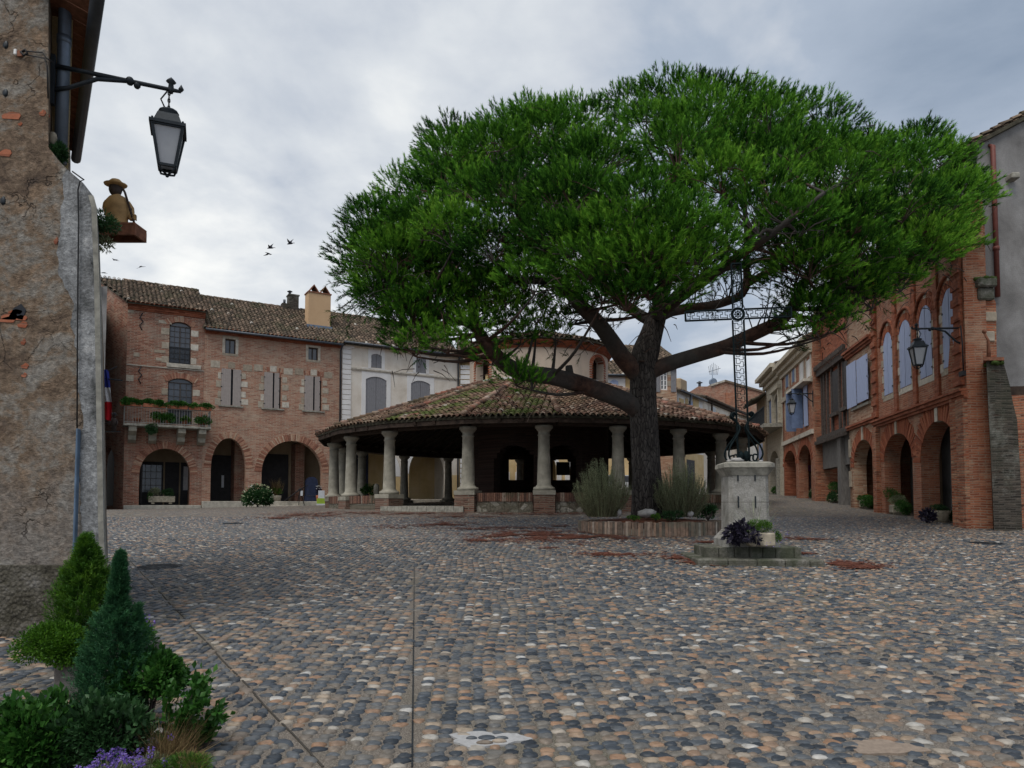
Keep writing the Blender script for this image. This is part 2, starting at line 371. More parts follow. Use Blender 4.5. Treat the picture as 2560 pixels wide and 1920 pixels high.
attr_mat('hall_tiles_mossy', [(0, (.045, .032, .026)), (.25, (.10, .06, .045)), (.5, (.17, .095, .068)), (.7, (.22, .145, .105)), (.85, (.27, .21, .165)), (.96, (.25, .09, .06)), (1, (.42, .38, .33))], .9, 9, .4, moss=(.06, .10, .015), mossamt=.85, mscale=.9, mth=(.47, .60))
attr_mat('roof_tiles', [(0, (.045, .038, .032)), (.3, (.10, .075, .055)), (.6, (.15, .11, .08)), (.85, (.21, .15, .11)), (.95, (.30, .22, .16)), (1, (.48, .45, .40))], .9, 7, .4, moss=(.07, .075, .04), mossamt=.5)
attr_mat('hall_tiles', [(0, (.045, .032, .026)), (.25, (.10, .06, .045)), (.5, (.17, .095, .068)), (.7, (.22, .145, .105)), (.85, (.27, .21, .165)), (.96, (.25, .09, .06)), (1, (.42, .38, .33))], .9, 9, .4, moss=(.055, .07, .025), mossamt=.3, mscale=.35, mth=(.50, .60))
mat('tile_bed', (.055, .05, .035), .95, .5, 6)
mat('moss', (.045, .075, .015), .95, .5, 12, bs=.8, bd=.03)
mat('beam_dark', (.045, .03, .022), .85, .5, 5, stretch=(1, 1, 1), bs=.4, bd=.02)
mat('timber', (.075, .062, .055), .9, .5, 9, bs=.5, bd=.02)
mat('timber_grey', (.17, .16, .15), .9, .35, 7, stretch=(3, 3, .5), bs=.4)
mat('door_dark', (.030, .028, .030), .6, .3, 5)
mat('door_blue', (.025, .035, .075), .6, .3, 5)
mat('shutter_taupe', (.33, .29, .27), .7, .08, 6)
mat('shutter_grey', (.21, .21, .225), .8, .3, 9, stretch=(6, 6, .6))
mat('shutter_blue', (.34, .40, .58), .65, .12, 4, stretch=(4, 4, .6))
mat('shutter_deep', (.13, .18, .30), .65, .2, 4)
mat('iron', (.022, .028, .034), .5, .3, 12, metal=.3, bs=.15)
mat('iron_green', (.008, .014, .016), .85, .4, 12, spec=.08)
mat('zinc', (.16, .20, .26), .45, .2, 6, metal=.5)
mat('zinc_dark', (.075, .085, .10), .5, .2, 6, metal=.4)
mat('pipe_red', (.14, .045, .035), .6, .2, 6)
mat('pipe_blue', (.10, .15, .22), .55, .25, 5)
mat('rust', (.20, .085, .05), .8, .4, 14)
mat('rail_pale', (.26, .26, .24), .6, .2, 9)
mat('terracotta', (.36, .13, .07), .85, .25, 9)
mat('clay_figure', (.40, .25, .11), .75, .35, 6)
mat('clay_dark', (.06, .045, .04), .8, .3, 6)
mat('white_paint', (.75, .75, .74), .6, .06, 6)
mat('stone_pale', (.42, .39, .33), .9, .3, 5, bs=.6, bd=.02)
mat('stone_column', (.27, .255, .21), .9, .28, 3.5, bs=.4, bd=.015)
mat('stone_rim', (.26, .25, .215), .9, .4, 7, bs=.6, bd=.02)
mat('soil', (.11, .04, .022), .95, .4, 30, bs=.8, bd=.03)
mat('pot_stone', (.34, .30, .23), .9, .4, 7, bs=.7, bd=.02)
mat('trough_stone', (.16, .145, .135), .95, .4, 16, bs=.9, bd=.02)
mat('black_panel', (.012, .014, .02), .5, .1, 5)
mat('cable', (.012, .012, .014), .6, .1, 5)
mat('flag_blue', (.02, .03, .22), .8, .1, 5); mat('flag_white', (.72, .72, .75), .8, .06, 5); mat('flag_red', (.55, .01, .02), .8, .1, 5)
mat('lime', (.35, .50, .06), .7, .1, 5); mat('paper', (.65, .68, .72), .7, .1, 5)
mat('car_white', (.6, .62, .64), .3, .05, 4, coat=.5); mat('bird', (.02, .022, .035), .8, .1, 5)
mat('rock', (.30, .29, .28), .9, .3, 8, bs=.5, bd=.02)
mat('curtain', (.5, .48, .48), .9, .2, 6)
mat('sign_purple', (.30, .10, .28), .5, .1, 5)
m, nt, b = newmat('glass_window'); M['glass_window'] = m
setc(nt, b, mix(nt, noise(nt, ocoord(nt), 1.2, 2.0), (.03, .035, .045), (.10, .11, .135)), .12, noise(nt, ocoord(nt), 1.5, 2.0), .12, .05); b.inputs['Specular IOR Level'].default_value = .8
m, nt, b = newmat('lamp_glass'); M['lamp_glass'] = m
setc(nt, b, mix(nt, noise(nt, ocoord(nt), 6.0, 2.0), (.42, .44, .48), (.6, .61, .63)), .35); b.inputs['Transmission Weight'].default_value = .25; b.inputs['Roughness'].default_value = .45
# stone of the pedestal with block joints
def ashlar(name, c0, c1, c2, bw, rh, green=.0):
    m, nt, b = newmat(name); v, t3 = facade_vec(nt)
    br = N(nt, 'ShaderNodeTexBrick', {'Vector': v, 'Color1': (0, 0, 0), 'Color2': (1, 1, 1), 'Mortar': (.5, .5, .5), 'Scale': 1.0, 'Mortar Size': .008, 'Mortar Smooth': .2, 'Brick Width': bw, 'Row Height': rh})
    n1 = noise(nt, t3, 3.0, 6.0, .65); n2 = noise(nt, t3, 40.0, 3.0, .6)
    c = ramp(nt, n1, [(.32, c0), (.5, c1), (.68, c2)]); c = mix(nt, 1.0, c, ramp(nt, n2, [(.3, (.75,) * 3), (.7, (1.2,) * 3)]), 'MULTIPLY')
    c = mix(nt, math_(nt, 'MULTIPLY', br.outputs['Fac'], .6), c, (.1, .09, .08))
    if green:
        g = ramp(nt, noise(nt, t3, 2.2, 5.0, .7), [(.42, (0, 0, 0)), (.6, (1, 1, 1))]); c = mix(nt, math_(nt, 'MULTIPLY', g, green), c, (.035, .045, .022))
    setc(nt, b, c, .9, math_(nt, 'ADD', math_(nt, 'MULTIPLY', br.outputs['Fac'], -.6), math_(nt, 'ADD', n2, math_(nt, 'MULTIPLY', n1, 2.0))), .6, .015); MATS[name] = m
ashlar('ashlar_pale', (.17, .16, .14), (.29, .28, .26), (.37, .36, .34), 2.2, .52, .25)
ashlar('ashlar_cream', (.36, .31, .23), (.46, .41, .32), (.54, .49, .40), .9, .4)
ashlar('step_stone', (.05, .05, .04), (.12, .115, .095), (.24, .23, .205), .38, .5, .75)
# rubble render of the near corner building
m, nt, b = newmat('old_render'); M['old_render'] = m
v, t3 = facade_vec(nt)
sv = N(nt, 'ShaderNodeMapping', {'Vector': v, 'Scale': (1.0, 1.15, 1)}).outputs[0]
a = noise(nt, sv, 1.3, 8.0, .70, .6); a2 = noise(nt, sv, 4.6, 8.0, .76, .3); a3 = noise(nt, sv, 17.0, 6.0, .72); a4 = noise(nt, v, 70.0, 3.0, .6)
sep_ = N(nt, 'ShaderNodeSeparateXYZ', {0: v})
c = ramp(nt, math_(nt, 'MULTIPLY_ADD', a, .6, math_(nt, 'MULTIPLY', a2, .4)), [(.36, (.055, .035, .024)), (.43, (.13, .085, .055)), (.49, (.23, .16, .105)), (.54, (.24, .21, .175)), (.59, (.30, .28, .25)), (.66, (.43, .41, .37))])
c = mix(nt, math_(nt, 'MULTIPLY', ramp(nt, noise(nt, sv, 2.0, 5.0, .6), [(.58, (0, 0, 0)), (.66, (1, 1, 1))]), .5), c, (.36, .24, .15))
lowz = ramp(nt, math_(nt, 'ADD', math_(nt, 'MULTIPLY', sep_.outputs[1], .22), math_(nt, 'MULTIPLY', math_(nt, 'SUBTRACT', noise(nt, v, 1.6, 6.0, .7), .5), 1.9)), [(.05, (1, 1, 1)), (.55, (.12, .12, .12))])
c = mix(nt, math_(nt, 'MULTIPLY', lowz, .75), c, mix(nt, a2, (.12, .115, .11), (.42, .40, .37)))
c = mix(nt, 1.0, c, ramp(nt, a3, [(.3, (.42,) * 3), (.7, (1.45,) * 3)]), 'MULTIPLY')
vo = N(nt, 'ShaderNodeTexVoronoi', {'Vector': N(nt, 'ShaderNodeVectorMath', {0: sv, 1: N(nt, 'ShaderNodeTexNoise', {'Vector': sv, 'Scale': 3.0, 'Detail': 4.0}).outputs[1]}, operation='ADD').outputs[0], 'Scale': 1.6}, feature='DISTANCE_TO_EDGE').outputs['Distance']
crack = math_(nt, 'MULTIPLY', ramp(nt, vo, [(.0, (1, 1, 1)), (.02, (0, 0, 0))]), ramp(nt, noise(nt, v, .9, 2.0), [(.48, (0, 0, 0)), (.56, (1, 1, 1))]))
c = mix(nt, math_(nt, 'MULTIPLY', crack, .75), c, (.035, .025, .02))
h = math_(nt, 'SUBTRACT', math_(nt, 'ADD', math_(nt, 'MULTIPLY', a2, 2.2), math_(nt, 'ADD', a3, math_(nt, 'MULTIPLY', a4, .35))), math_(nt, 'MULTIPLY', crack, 1.0))
setc(nt, b, c, .95, h, .9, .035)
m, nt, b = newmat('grey_render'); M['grey_render'] = m
v, t3 = facade_vec(nt); a = noise(nt, v, 2.4, 8.0, .72, .3); a3 = noise(nt, v, 24.0, 6.0, .72)
c = ramp(nt, a, [(.32, (.07, .075, .075)), (.45, (.19, .195, .20)), (.56, (.31, .32, .33)), (.68, (.46, .46, .46))])
c = mix(nt, 1.0, c, ramp(nt, a3, [(.3, (.5,) * 3), (.7, (1.4,) * 3)]), 'MULTIPLY')
setc(nt, b, c, .95, math_(nt, 'ADD', math_(nt, 'MULTIPLY', a, 2.0), a3), .9, .03)
m, nt, b = newmat('plinth_rough'); M['plinth_rough'] = m
v, t3 = facade_vec(nt); a = noise(nt, v, 3.2, 8.0, .75); a3 = noise(nt, v, 22.0, 6.0, .75); vo = N(nt, 'ShaderNodeTexVoronoi', {'Vector': v, 'Scale': 26.0})
c = ramp(nt, a, [(.34, (.025, .022, .016)), (.48, (.075, .068, .05)), (.58, (.13, .12, .10)), (.70, (.26, .25, .24))])
c = mix(nt, math_(nt, 'MULTIPLY', ramp(nt, vo.outputs['Distance'], [(.0, (1, 1, 1)), (.45, (0, 0, 0))]), .35), c, (.26, .24, .21))
setc(nt, b, c, .95, math_(nt, 'ADD', a3, math_(nt, 'SUBTRACT', a, vo.outputs['Distance'])), 1.0, .03)
# rubble wall under the hall
m, nt, b = newmat('rubble'); M['rubble'] = m
v, t3 = facade_vec(nt); vo = N(nt, 'ShaderNodeTexVoronoi', {'Vector': v, 'Scale': 4.0, 'Randomness': .9}, feature='DISTANCE_TO_EDGE'); vc = N(nt, 'ShaderNodeTexVoronoi', {'Vector': v, 'Scale': 4.0, 'Randomness': .9})
cc = ramp(nt, N(nt, 'ShaderNodeSeparateColor', {0: vc.outputs['Color']}).outputs[0], [(0, (.09, .07, .05)), (.5, (.17, .16, .13)), (1, (.30, .28, .24))])
c = mix(nt, ramp(nt, vo.outputs['Distance'], [(.03, (1, 1, 1)), (.12, (0, 0, 0))]), cc, (.11, .10, .075)); c = mix(nt, 1.0, c, ramp(nt, noise(nt, v, 14.0, 4.0), [(.3, (.6,) * 3), (.7, (1.3,) * 3)]), 'MULTIPLY')
setc(nt, b, c, .95, vo.outputs['Distance'], .8, .05)
# bark
m, nt, b = newmat('bark'); M['bark'] = m
v = ocoord(nt, (9, 9, 1.6)); n1 = noise(nt, v, 1.3, 6.0, .7, .3); n2 = noise(nt, ocoord(nt, (1, 1, .3)), 3.0, 4.0)
vo = N(nt, 'ShaderNodeTexVoronoi', {'Vector': ocoord(nt, (1, 1, .28)), 'Scale': 16.0}, feature='DISTANCE_TO_EDGE').outputs['Distance']
c = ramp(nt, n1, [(.3, (.018, .016, .015)), (.5, (.07, .06, .055)), (.72, (.16, .145, .13))]); c = mix(nt, ramp(nt, vo, [(.0, (1, 1, 1)), (.12, (0, 0, 0))]), c, (.012, .011, .011))
setc(nt, b, c, .95, math_(nt, 'ADD', n1, vo), 1.0, .06)
m, nt, b = newmat('bark_limb'); M['bark_limb'] = m
t3 = N(nt, 'ShaderNodeTexCoord').outputs['Object']; n1 = noise(nt, t3, 6.0, 6.0, .7); nn = noise(nt, t3, .6, 3.0)
c = ramp(nt, n1, [(.3, (.022, .013, .011)), (.5, (.065, .034, .025)), (.72, (.13, .065, .042))]); c = mix(nt, ramp(nt, nn, [(.42, (0, 0, 0)), (.58, (1, 1, 1))]), c, mix(nt, n1, (.025, .022, .02), (.09, .082, .075)))
setc(nt, b, c, .9, n1, .8, .03)
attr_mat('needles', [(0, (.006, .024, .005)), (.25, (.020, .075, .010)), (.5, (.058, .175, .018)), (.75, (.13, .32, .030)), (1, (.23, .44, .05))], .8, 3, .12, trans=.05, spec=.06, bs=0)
attr_mat('leaf_dark', [(0, (.010, .030, .012)), (.5, (.025, .075, .022)), (1, (.06, .14, .05))], .5, 8, .2, trans=.25, bs=0)
attr_mat('leaf_mid', [(0, (.012, .045, .008)), (.5, (.03, .11, .016)), (1, (.09, .22, .04))], .5, 8, .2, trans=.3, bs=0)
attr_mat('leaf_lime', [(0, (.012, .04, .005)), (.5, (.05, .14, .010)), (1, (.13, .28, .025))], .55, 8, .2, trans=.3, bs=0)
attr_mat('leaf_gold', [(0, (.012, .035, .006)), (.5, (.04, .12, .010)), (1, (.16, .30, .025))], .6, 8, .2, trans=.3, bs=0)
attr_mat('leaf_teal', [(0, (.008, .030, .018)), (.5, (.024, .095, .038)), (1, (.065, .20, .065))], .6, 8, .2, trans=.2, bs=0)
attr_mat('leaf_sage', [(0, (.09, .075, .045)), (.5, (.19, .22, .12)), (1, (.38, .42, .25))], .7, 8, .2, trans=.2, bs=0)
attr_mat('leaf_purple', [(0, (.008, .007, .016)), (1, (.035, .03, .055))], .45, 8, .2, trans=.1, bs=0)
attr_mat('straw', [(0, (.08, .04, .02)), (1, (.35, .26, .12))], .8, 8, .2, trans=.2, bs=0)
attr_mat('petal', [(0, (.12, .06, .35)), (1, (.33, .24, .62))], .7, 8, .1, trans=.3, bs=0)
attr_mat('petal_white', [(0, (.5, .5, .5)), (1, (.7, .7, .65))], .7, 8, .1, bs=0)
attr_mat('petal_orange', [(0, (.5, .12, .03)), (1, (.6, .3, .06))], .7, 8, .1, bs=0)
attr_mat('litter', [(0, (.08, .025, .016)), (.6, (.16, .048, .028)), (1, (.24, .10, .06))], .9, 8, .2, bs=0)
STONE = [(0, (.022, .028, .036)), (.22, (.055, .066, .080)), (.42, (.092, .100, .108)), (.58, (.135, .125, .110)), (.72, (.17, .135, .105)), (.83, (.26, .155, .095)), (.92, (.28, .22, .16)), (.975, (.31, .295, .265)), (1, (.42, .41, .39))]
attr_mat('cobble', STONE, .48, 22, .28, bs=.3, bd=.004, spec=.35)
# sheet between and beyond the modelled cobbles
m, nt, b = newmat('ground_mortar'); M['ground_mortar'] = m
t3 = ocoord(nt); wn = N(nt, 'ShaderNodeTexNoise', {'Vector': t3, 'Scale': .8, 'Detail': 2.0}).outputs[1]
v = N(nt, 'ShaderNodeVectorMath', {0: N(nt, 'ShaderNodeMapping', {'Vector': t3, 'Scale': (10.5, 14.0, 0)}).outputs[0], 1: wn}, operation='ADD').outputs[0]
ve = N(nt, 'ShaderNodeTexVoronoi', {'Vector': v, 'Scale': 1.0, 'Randomness': .65}, feature='DISTANCE_TO_EDGE').outputs['Distance']; vc = N(nt, 'ShaderNodeTexVoronoi', {'Vector': v, 'Scale': 1.0, 'Randomness': .65})
rr = N(nt, 'ShaderNodeSeparateColor', {0: vc.outputs['Color']}).outputs[0]
sc = ramp(nt, rr, STONE); gr = noise(nt, t3, 120.0, 3.0, .7); big = noise(nt, t3, .35, 5.0, .6)
mo = ramp(nt, gr, [(.3, (.045, .038, .03)), (.5, (.14, .12, .10)), (.75, (.36, .32, .275))])
far = N(nt, 'ShaderNodeSeparateXYZ', {0: t3}).outputs[1]
farf = ramp(nt, math_(nt, 'DIVIDE', far, 60.0), [(.33, (0, 0, 0)), (.36, (1, 1, 1))])
ef = math_(nt, 'MULTIPLY', ramp(nt, ve, [(.07, (0, 0, 0)), (.16, (1, 1, 1))]), farf)
mo = mix(nt, math_(nt, 'MULTIPLY', ramp(nt, big, [(.5, (0, 0, 0)), (.68, (1, 1, 1))]), .5), mo, (.05, .06, .03))
c = mix(nt, ef, mo, sc)
setc(nt, b, c, .75, math_(nt, 'ADD', math_(nt, 'MULTIPLY', ef, .8), math_(nt, 'MULTIPLY', gr, .3)), .6, .015)
# ------------------------------------------------------------ ground
def grid_ground():
    xs = np.unique(np.concatenate([np.arange(-300, -60, 20), np.arange(-60, 81, 1.0), np.arange(90, 320, 20)]))
    ys = np.unique(np.concatenate([np.arange(-40, -10, 10), np.arange(-10, 111, 1.0), np.arange(120, 400, 20)]))
    V = np.array([(x, y, gz(x, y)) for y in ys for x in xs]); nx = len(xs)
    i = np.arange(len(ys) - 1)[:, None] * nx + np.arange(nx - 1)[None, :]; i = i.ravel()
    F = np.stack([i, i + 1, i + nx + 1, i + nx], 1)
    return T(bulk('ground', V, F, M['ground_mortar'], smooth=True), kind='structure', label='cobbled market square rising gently towards the houses')
grid_ground()
gA, gB = G(300, 1375), G(806, 1918)            # gutter line
seamA, seamB = G(1036, 1400), G(1030, 1919)
pc_t = (345 / FPX * 19.3, 19.3)
def cobbles():
    V, F, Rn = [], [], []
    px, py = .096, .070
    gd = (gB - gA).xy.normalized()
    pts = []
    n_x0, n_x1 = int(-23 / px), int(23 / px)
    for i in range(n_x0, n_x1):
        x0 = i * px; j = 0
        for j in range(int(3.0 / py), int(25 / py)):
            y = j * py
            if abs(x0) > y * .76 + 3.2 or (y > 27.5 and x0 > -9 and x0 < 11): continue
            if x0 < -3.9 - .56 * (y - 7) and 6.9 < y < 11: continue
            pts.append((x0, y, i, j))
    for (x0, y0, i, j) in pts:
        # random field on the right side, tidy files in the middle
        k = mnoise.noise(Vector((x0 * .22, y0 * .22, 3.1))) * .5 + .5
        wild = min(1, max(0, (x0 - .2) / 2.5)) * .75 + .25 * k
        x = x0 + (py * .55 if False else 0) + mnoise.noise(Vector((x0 * .5, y0 * .35, 0))) * .16 + random.uniform(-.5, .5) * px * (.22 + .5 * wild)
        y = y0 + ((i * 7919) % 13) / 13 * py + random.uniform(-.5, .5) * py * (.25 + .4 * wild)
        d = Vector((x - gA.x, y - gA.y)); cr = gd.x * d.y - gd.y * d.x      # side of gutter line
        rot = random.gauss(0, .16 + .35 * wild); sx = random.uniform(.040, .058); sy = random.uniform(.030, .043)
        dk = 0
        if cr < 0 or d.dot(gd) < -2: side = 0
        else: side = 1
        gut = abs(cr + .075) < .05 and 0 < d.dot(gd) < 14
        left = (gd.x * d.y - gd.y * d.x) < 0
        if gut: rot += math.atan2(gd.y, gd.x); sx *= 1.25; sy *= 1.05; dk = 1
        elif left and y < 12: rot += .55
        if y < 30 and abs(x - (seamA.x + (seamB.x - seamA.x) * (y - seamA.y) / (seamB.y - seamA.y))) < .034 and y < 12: continue
        if y > 17 and (x - pc_t[0]) ** 2 + (y - pc_t[1]) ** 2 < 3.6: continue
        if any(((x - c[0]) / c[2]) ** 2 + ((y - c[1]) / c[3]) ** 2 < 1 for c in PATCH): continue
        if random.random() < .02 or (abs(cr) < .028 and 0 < d.dot(gd) < 13): continue
        n = 9 if y < 9 else (6 if y < 17 else 5)
        hgt = random.uniform(.008, .016); ph = random.uniform(0, 6.28); sk = random.uniform(.05, .22)
        if random.random() < .07: sx *= 1.22; sy *= 1.2
        elif random.random() < .1: sx *= .72; sy *= .8
        r = random.random(); r = r ** (1.05 + .5 * dk + (.35 if y > 9 and x < 3 else 0)); b = len(V); ca, sa = math.cos(rot), math.sin(rot); z0 = gz(x, y)
        for (q, h) in ((1.0, -.006), (.90, hgt * .62), (.55, hgt)) if n == 9 else (((1.0, -.004), (.7, hgt)) if n == 6 else ((1.0, .0),)):
            for m_ in range(n):
                a = 2 * math.pi * m_ / n; s = q * (1 + sk * math.cos(3 * a + ph) + random.uniform(-.03, .03))
                lx, ly = sx * s * math.cos(a), sy * s * math.sin(a)
                V.append((x + lx * ca - ly * sa, y + lx * sa + ly * ca, z0 + ly * .046 + h)); Rn.append(r)
        rings = 3 if n == 9 else (2 if n == 6 else 1)
        V.append((x, y, z0 + hgt * 1.05)); Rn.append(r)
        for t in range(rings - 1):
            for m_ in range(n):
                m2 = (m_ + 1) % n; a0 = b + t * n
                F.append((a0 + m_, a0 + m2, a0 + n + m2)); F.append((a0 + m_, a0 + n + m2, a0 + n + m_))
        a0 = b + (rings - 1) * n
        for m_ in range(n): F.append((a0 + m_, a0 + (m_ + 1) % n, b + rings * n))
    T(bulk('cobblestones', V, F, M['cobble'], rnd=Rn, smooth=True), kind='stuff', label='grey blue and orange river cobbles laid in files over the square')
pc1, pc2 = G(1217, 1851), G(2212, 1872)
PATCH = [(pc1.x, pc1.y, .20, .10), (pc2.x, pc2.y, .19, .09)]
cobbles()
def patch(c, name, m_, seed, label):
    V = []; n = 26
    for k in range(n):
        a = 2 * math.pi * k / n; s = 1 + .16 * math.sin(3 * a + seed) + .1 * math.sin(7 * a + seed * 2)
        x = c[0] + c[2] * 1.12 * s * math.cos(a); y = c[1] + c[3] * 1.15 * s * math.sin(a); V.append((x, y, gz(x, y) + .012))
    b = MB(); b.add(V + [(v[0], v[1], v[2] - .02) for v in V], [tuple(range(n))] + [(i, n + i, n + (i + 1) % n, (i + 1) % n) for i in range(n)])
    T(b.build(name, m_), label, 'repair patch')
mat('joint', (.05, .045, .038), .95, .3, 30); mat('cement', (.34, .34, .34), .8, .15, 30); mat('cement_brown', (.24, .19, .15), .85, .2, 30)
patch(PATCH[0], 'cement_patch', M['cement'], 1.0, 'pale cement patch holding a few dark cobbles in the foreground')
patch(PATCH[1], 'cement_patch', M['cement_brown'], 2.5, 'brownish cement repair between the cobbles at the lower right')
b = MB()
for dx, dy, sx, sy, r in ((0.0, .01, .055, .035, .2), (-.09, 0, .035, .018, .3), (.09, .0, .04, .02, .32), (.075, -.05, .045, .022, .93), (-.01, -.075, .05, .02, .7)):
    b.ball((dx, dy, 0), sx, sy, .014, 12, 6, r)
T(b.build('patch_cobbles', M['cobble'], loc=(pc1.x, pc1.y, gz(pc1.x, pc1.y) + .012)), kind='stuff', label='cobbles pressed into the pale cement patch')
# drain seam
b = MB()
for k in range(40):
    q0 = seamB.lerp(seamA, k / 40); q1 = seamB.lerp(seamA, (k + 1) / 40)
    for s in (-.4, .4):
        a0 = Vector((q0.x + s * .007, q0.y, gz(q0.x, q0.y) + .004)); a1 = Vector((q1.x + s * .007, q1.y, gz(q1.x, q1.y) + .004)); b.bar(a0, a1, .0035, .010)
T(b.build('drain_slot', M['iron']), 'narrow metal edged drain slot running straight across the cobbles', 'drain')
b = MB()
for k in range(60):
    q0 = gA.lerp(gB, k / 60); q1 = gA.lerp(gB, (k + 1.02) / 60); wob = math.sin(k * .9) * .006
    b.bar((q0.x + wob, q0.y, gz(q0.x, q0.y) + .003), (q1.x + wob, q1.y, gz(q1.x, q1.y) + .003), .012, .006)
T(b.build('paving_joint', M['joint']), 'dark joint running diagonally through the cobbles at the lower left', 'joint')
def manhole(u0, u1, v, label, round_=True):
    a, c = G(u0, v), G(u1, v); p = (a + c) / 2; r_ = (c - a).length / 2
    b = MB(); b.lathe([(r_ * .98, -.03), (r_, .012), (r_ * .93, .016), (r_ * .9, .010), (.001, .012)], seg=28)
    for k in range(-4, 5):
        h = math.sqrt(max(0, .78 - (k / 5.) ** 2)) * r_; b.box(-h, h, k * r_ / 5 - .012, k * r_ / 5 + .012, .008, .017)
    o = b.build('manhole_cover', M['iron'], loc=(p.x, p.y, gz(p.x, p.y))); o.rotation_euler = (R(2.6), 0, 0)
    T(o, label, 'manhole cover', 'manhole covers in the cobbles')
manhole(342, 458, 1418, 'dark round manhole cover at the left near the corner building')
manhole(556, 608, 1309, 'small manhole cover in front of the brick house with the balcony')
manhole(2428, 2506, 1359, 'dark manhole cover in front of the stone buttress at the right')
# fallen needle litter
def litter():
    V, F, Rn = [], [], []
    # (u, v, du, dv, count)
    spots = [(780, 1288, 110, 5, 900), (860, 1282, 90, 4, 500), (700, 1296, 60, 2, 300), (1000, 1284, 160, 3, 900), (1300, 1284, 220, 3, 1100), (1110, 1310, 70, 4, 600), (1010, 1318, 60, 3, 300),
             (1330, 1338, 110, 8, 1800), (1430, 1345, 130, 7, 1700), (1260, 1322, 120, 3, 500), (1215, 1351, 45, 4, 250), (1540, 1385, 50, 3, 500), (1700, 1395, 60, 4, 350), (1745, 1410, 40, 4, 350), (1770, 1357, 25, 2, 150),
             (1990, 1350, 60, 2, 250), (1960, 1345, 30, 2, 120), (2010, 1383, 40, 3, 100), (2115, 1412, 36, 4, 420), (2165, 1420, 30, 3, 120), (1400, 1318, 40, 3, 250), (1390, 1372, 30, 2, 100), (1440, 1285, 180, 5, 500), (1150, 1292, 120, 3, 400)]
    for (u, v, du, dv, n) in spots:
        ph = random.uniform(0, 6)
        for _ in range(int(n * 3.2)):
            kk = 2.3 if random.random() < .3 else 1.0; a = random.gauss(0, .5) * kk; uu = u + du * a; vv = v + dv * random.gauss(0, .58) * kk
            p = G(uu, vv)
            if mnoise.noise(Vector((p.x * 1.7, p.y * 1.3, ph))) + .5 * mnoise.noise(Vector((p.x * 6, p.y * 5, ph))) < random.uniform(-.25, .25): continue
            L_ = random.uniform(.035, .07); wd = random.uniform(.006, .014) * (1 + p.y / 25); an = random.uniform(0, 3.14)
            d = Vector((math.cos(an), math.sin(an) * .6)) * L_; q = Vector((-math.sin(an), math.cos(an))) * wd
            z = gz(p.x, p.y) + random.uniform(.014, .03); b0 = len(V)
            for s, t in ((-1, -1), (1, -1), (1, 1), (-1, 1)): V.append((p.x + d.x * s + q.x * t, p.y + d.y * s + q.y * t, z + .046 * d.y * s))
            F.append((b0, b0 + 1, b0 + 2, b0 + 3)); r = random.random(); Rn += [r] * 4
    T(bulk('pine_needle_litter', V, F, M['litter'], rnd=Rn), kind='stuff', label='rust red fallen pine needles drifted over the cobbles')
litter()

# ------------------------------------------------------------ tiles
def tile_field(name, parent, mat_, O, E, S, W, L, pitch=.24, step=.34, clip=None, seed=1, bed=True, wob=.02):
    """canal tiles on plane O + E*t + S*l; clip(t,l)->bool array"""
    g = np.random.default_rng(seed); O, E, S = Vector(O), Vector(E).normalized(), Vector(S).normalized(); Nn = E.cross(S).normalized()
    nt_, nl = int(W / pitch), int(L / step) + 1
    t, l = np.meshgrid((np.arange(nt_) + .5) * W / nt_, np.arange(nl) * step, indexing='ij'); t = t.ravel(); l = l.ravel()
    keep = l < L - .05
    if clip is not None: keep &= clip(t, l + step * .4)
    t, l = t[keep], l[keep]; n = len(t); k = 6
    t = t + g.normal(0, .010, n); dl = g.normal(0, .02, n); lift = g.uniform(.0, .025, n) + .012; rot = g.normal(0, .03, n)
    ang = np.linspace(0, math.pi, k); r = pitch * .47
    o, e, s_, nn = (np.array(x[:]) for x in (O, E, S, Nn))
    V = np.zeros((n, 3, k, 3))
    for q, (ll, rad, lf, inner) in enumerate(((-.02, r, 1.0, 0), (step * 1.12, r * .78, 0.0, 0), (-.02, r * .84, 1.0, 1))):
        ca = np.cos(ang)[None, :] * rad; sa = np.sin(ang)[None, :] * rad * .9
        tt = t[:, None] + ca + (rot * ll)[:, None]; hh = sa + (lift * lf)[:, None] + .02
        V[:, q] = o + tt[..., None] * e + (l + dl + ll)[:, None, None] * s_ + hh[..., None] * nn
    V = V.reshape(-1, 3); base = (np.arange(n) * 3 * k)[:, None]
    F = []
    for i in range(k - 1):
        F.append(np.stack([base[:, 0] + i, base[:, 0] + k + i, base[:, 0] + k + i + 1, base[:, 0] + i + 1], 1))
        F.append(np.stack([base[:, 0] + i, base[:, 0] + i + 1, base[:, 0] + 2 * k + i + 1, base[:, 0] + 2 * k + i], 1))
    F = np.concatenate(F)
    rn = np.repeat(np.clip(g.beta(2.2, 2.2, n) + (g.random(n) > .985) * .5, 0, 1), 3 * k)
    return bulk(name, V, F, mat_, parent, rn, smooth=True)
def roof_slab(m_, O, E, S, W, L, th=.06):
    E, S, O = Vector(E).normalized(), Vector(S).normalized(), Vector(O); n = E.cross(S).normalized()
    a = [O, O + E * W, O + E * W + S * L, O + S * L]
    m_.add([p - n * th for p in a] + a, [(3, 2, 1, 0), (4, 5, 6, 7), (0, 1, 5, 4), (1, 2, 6, 5), (2, 3, 7, 6), (3, 0, 4, 7)])

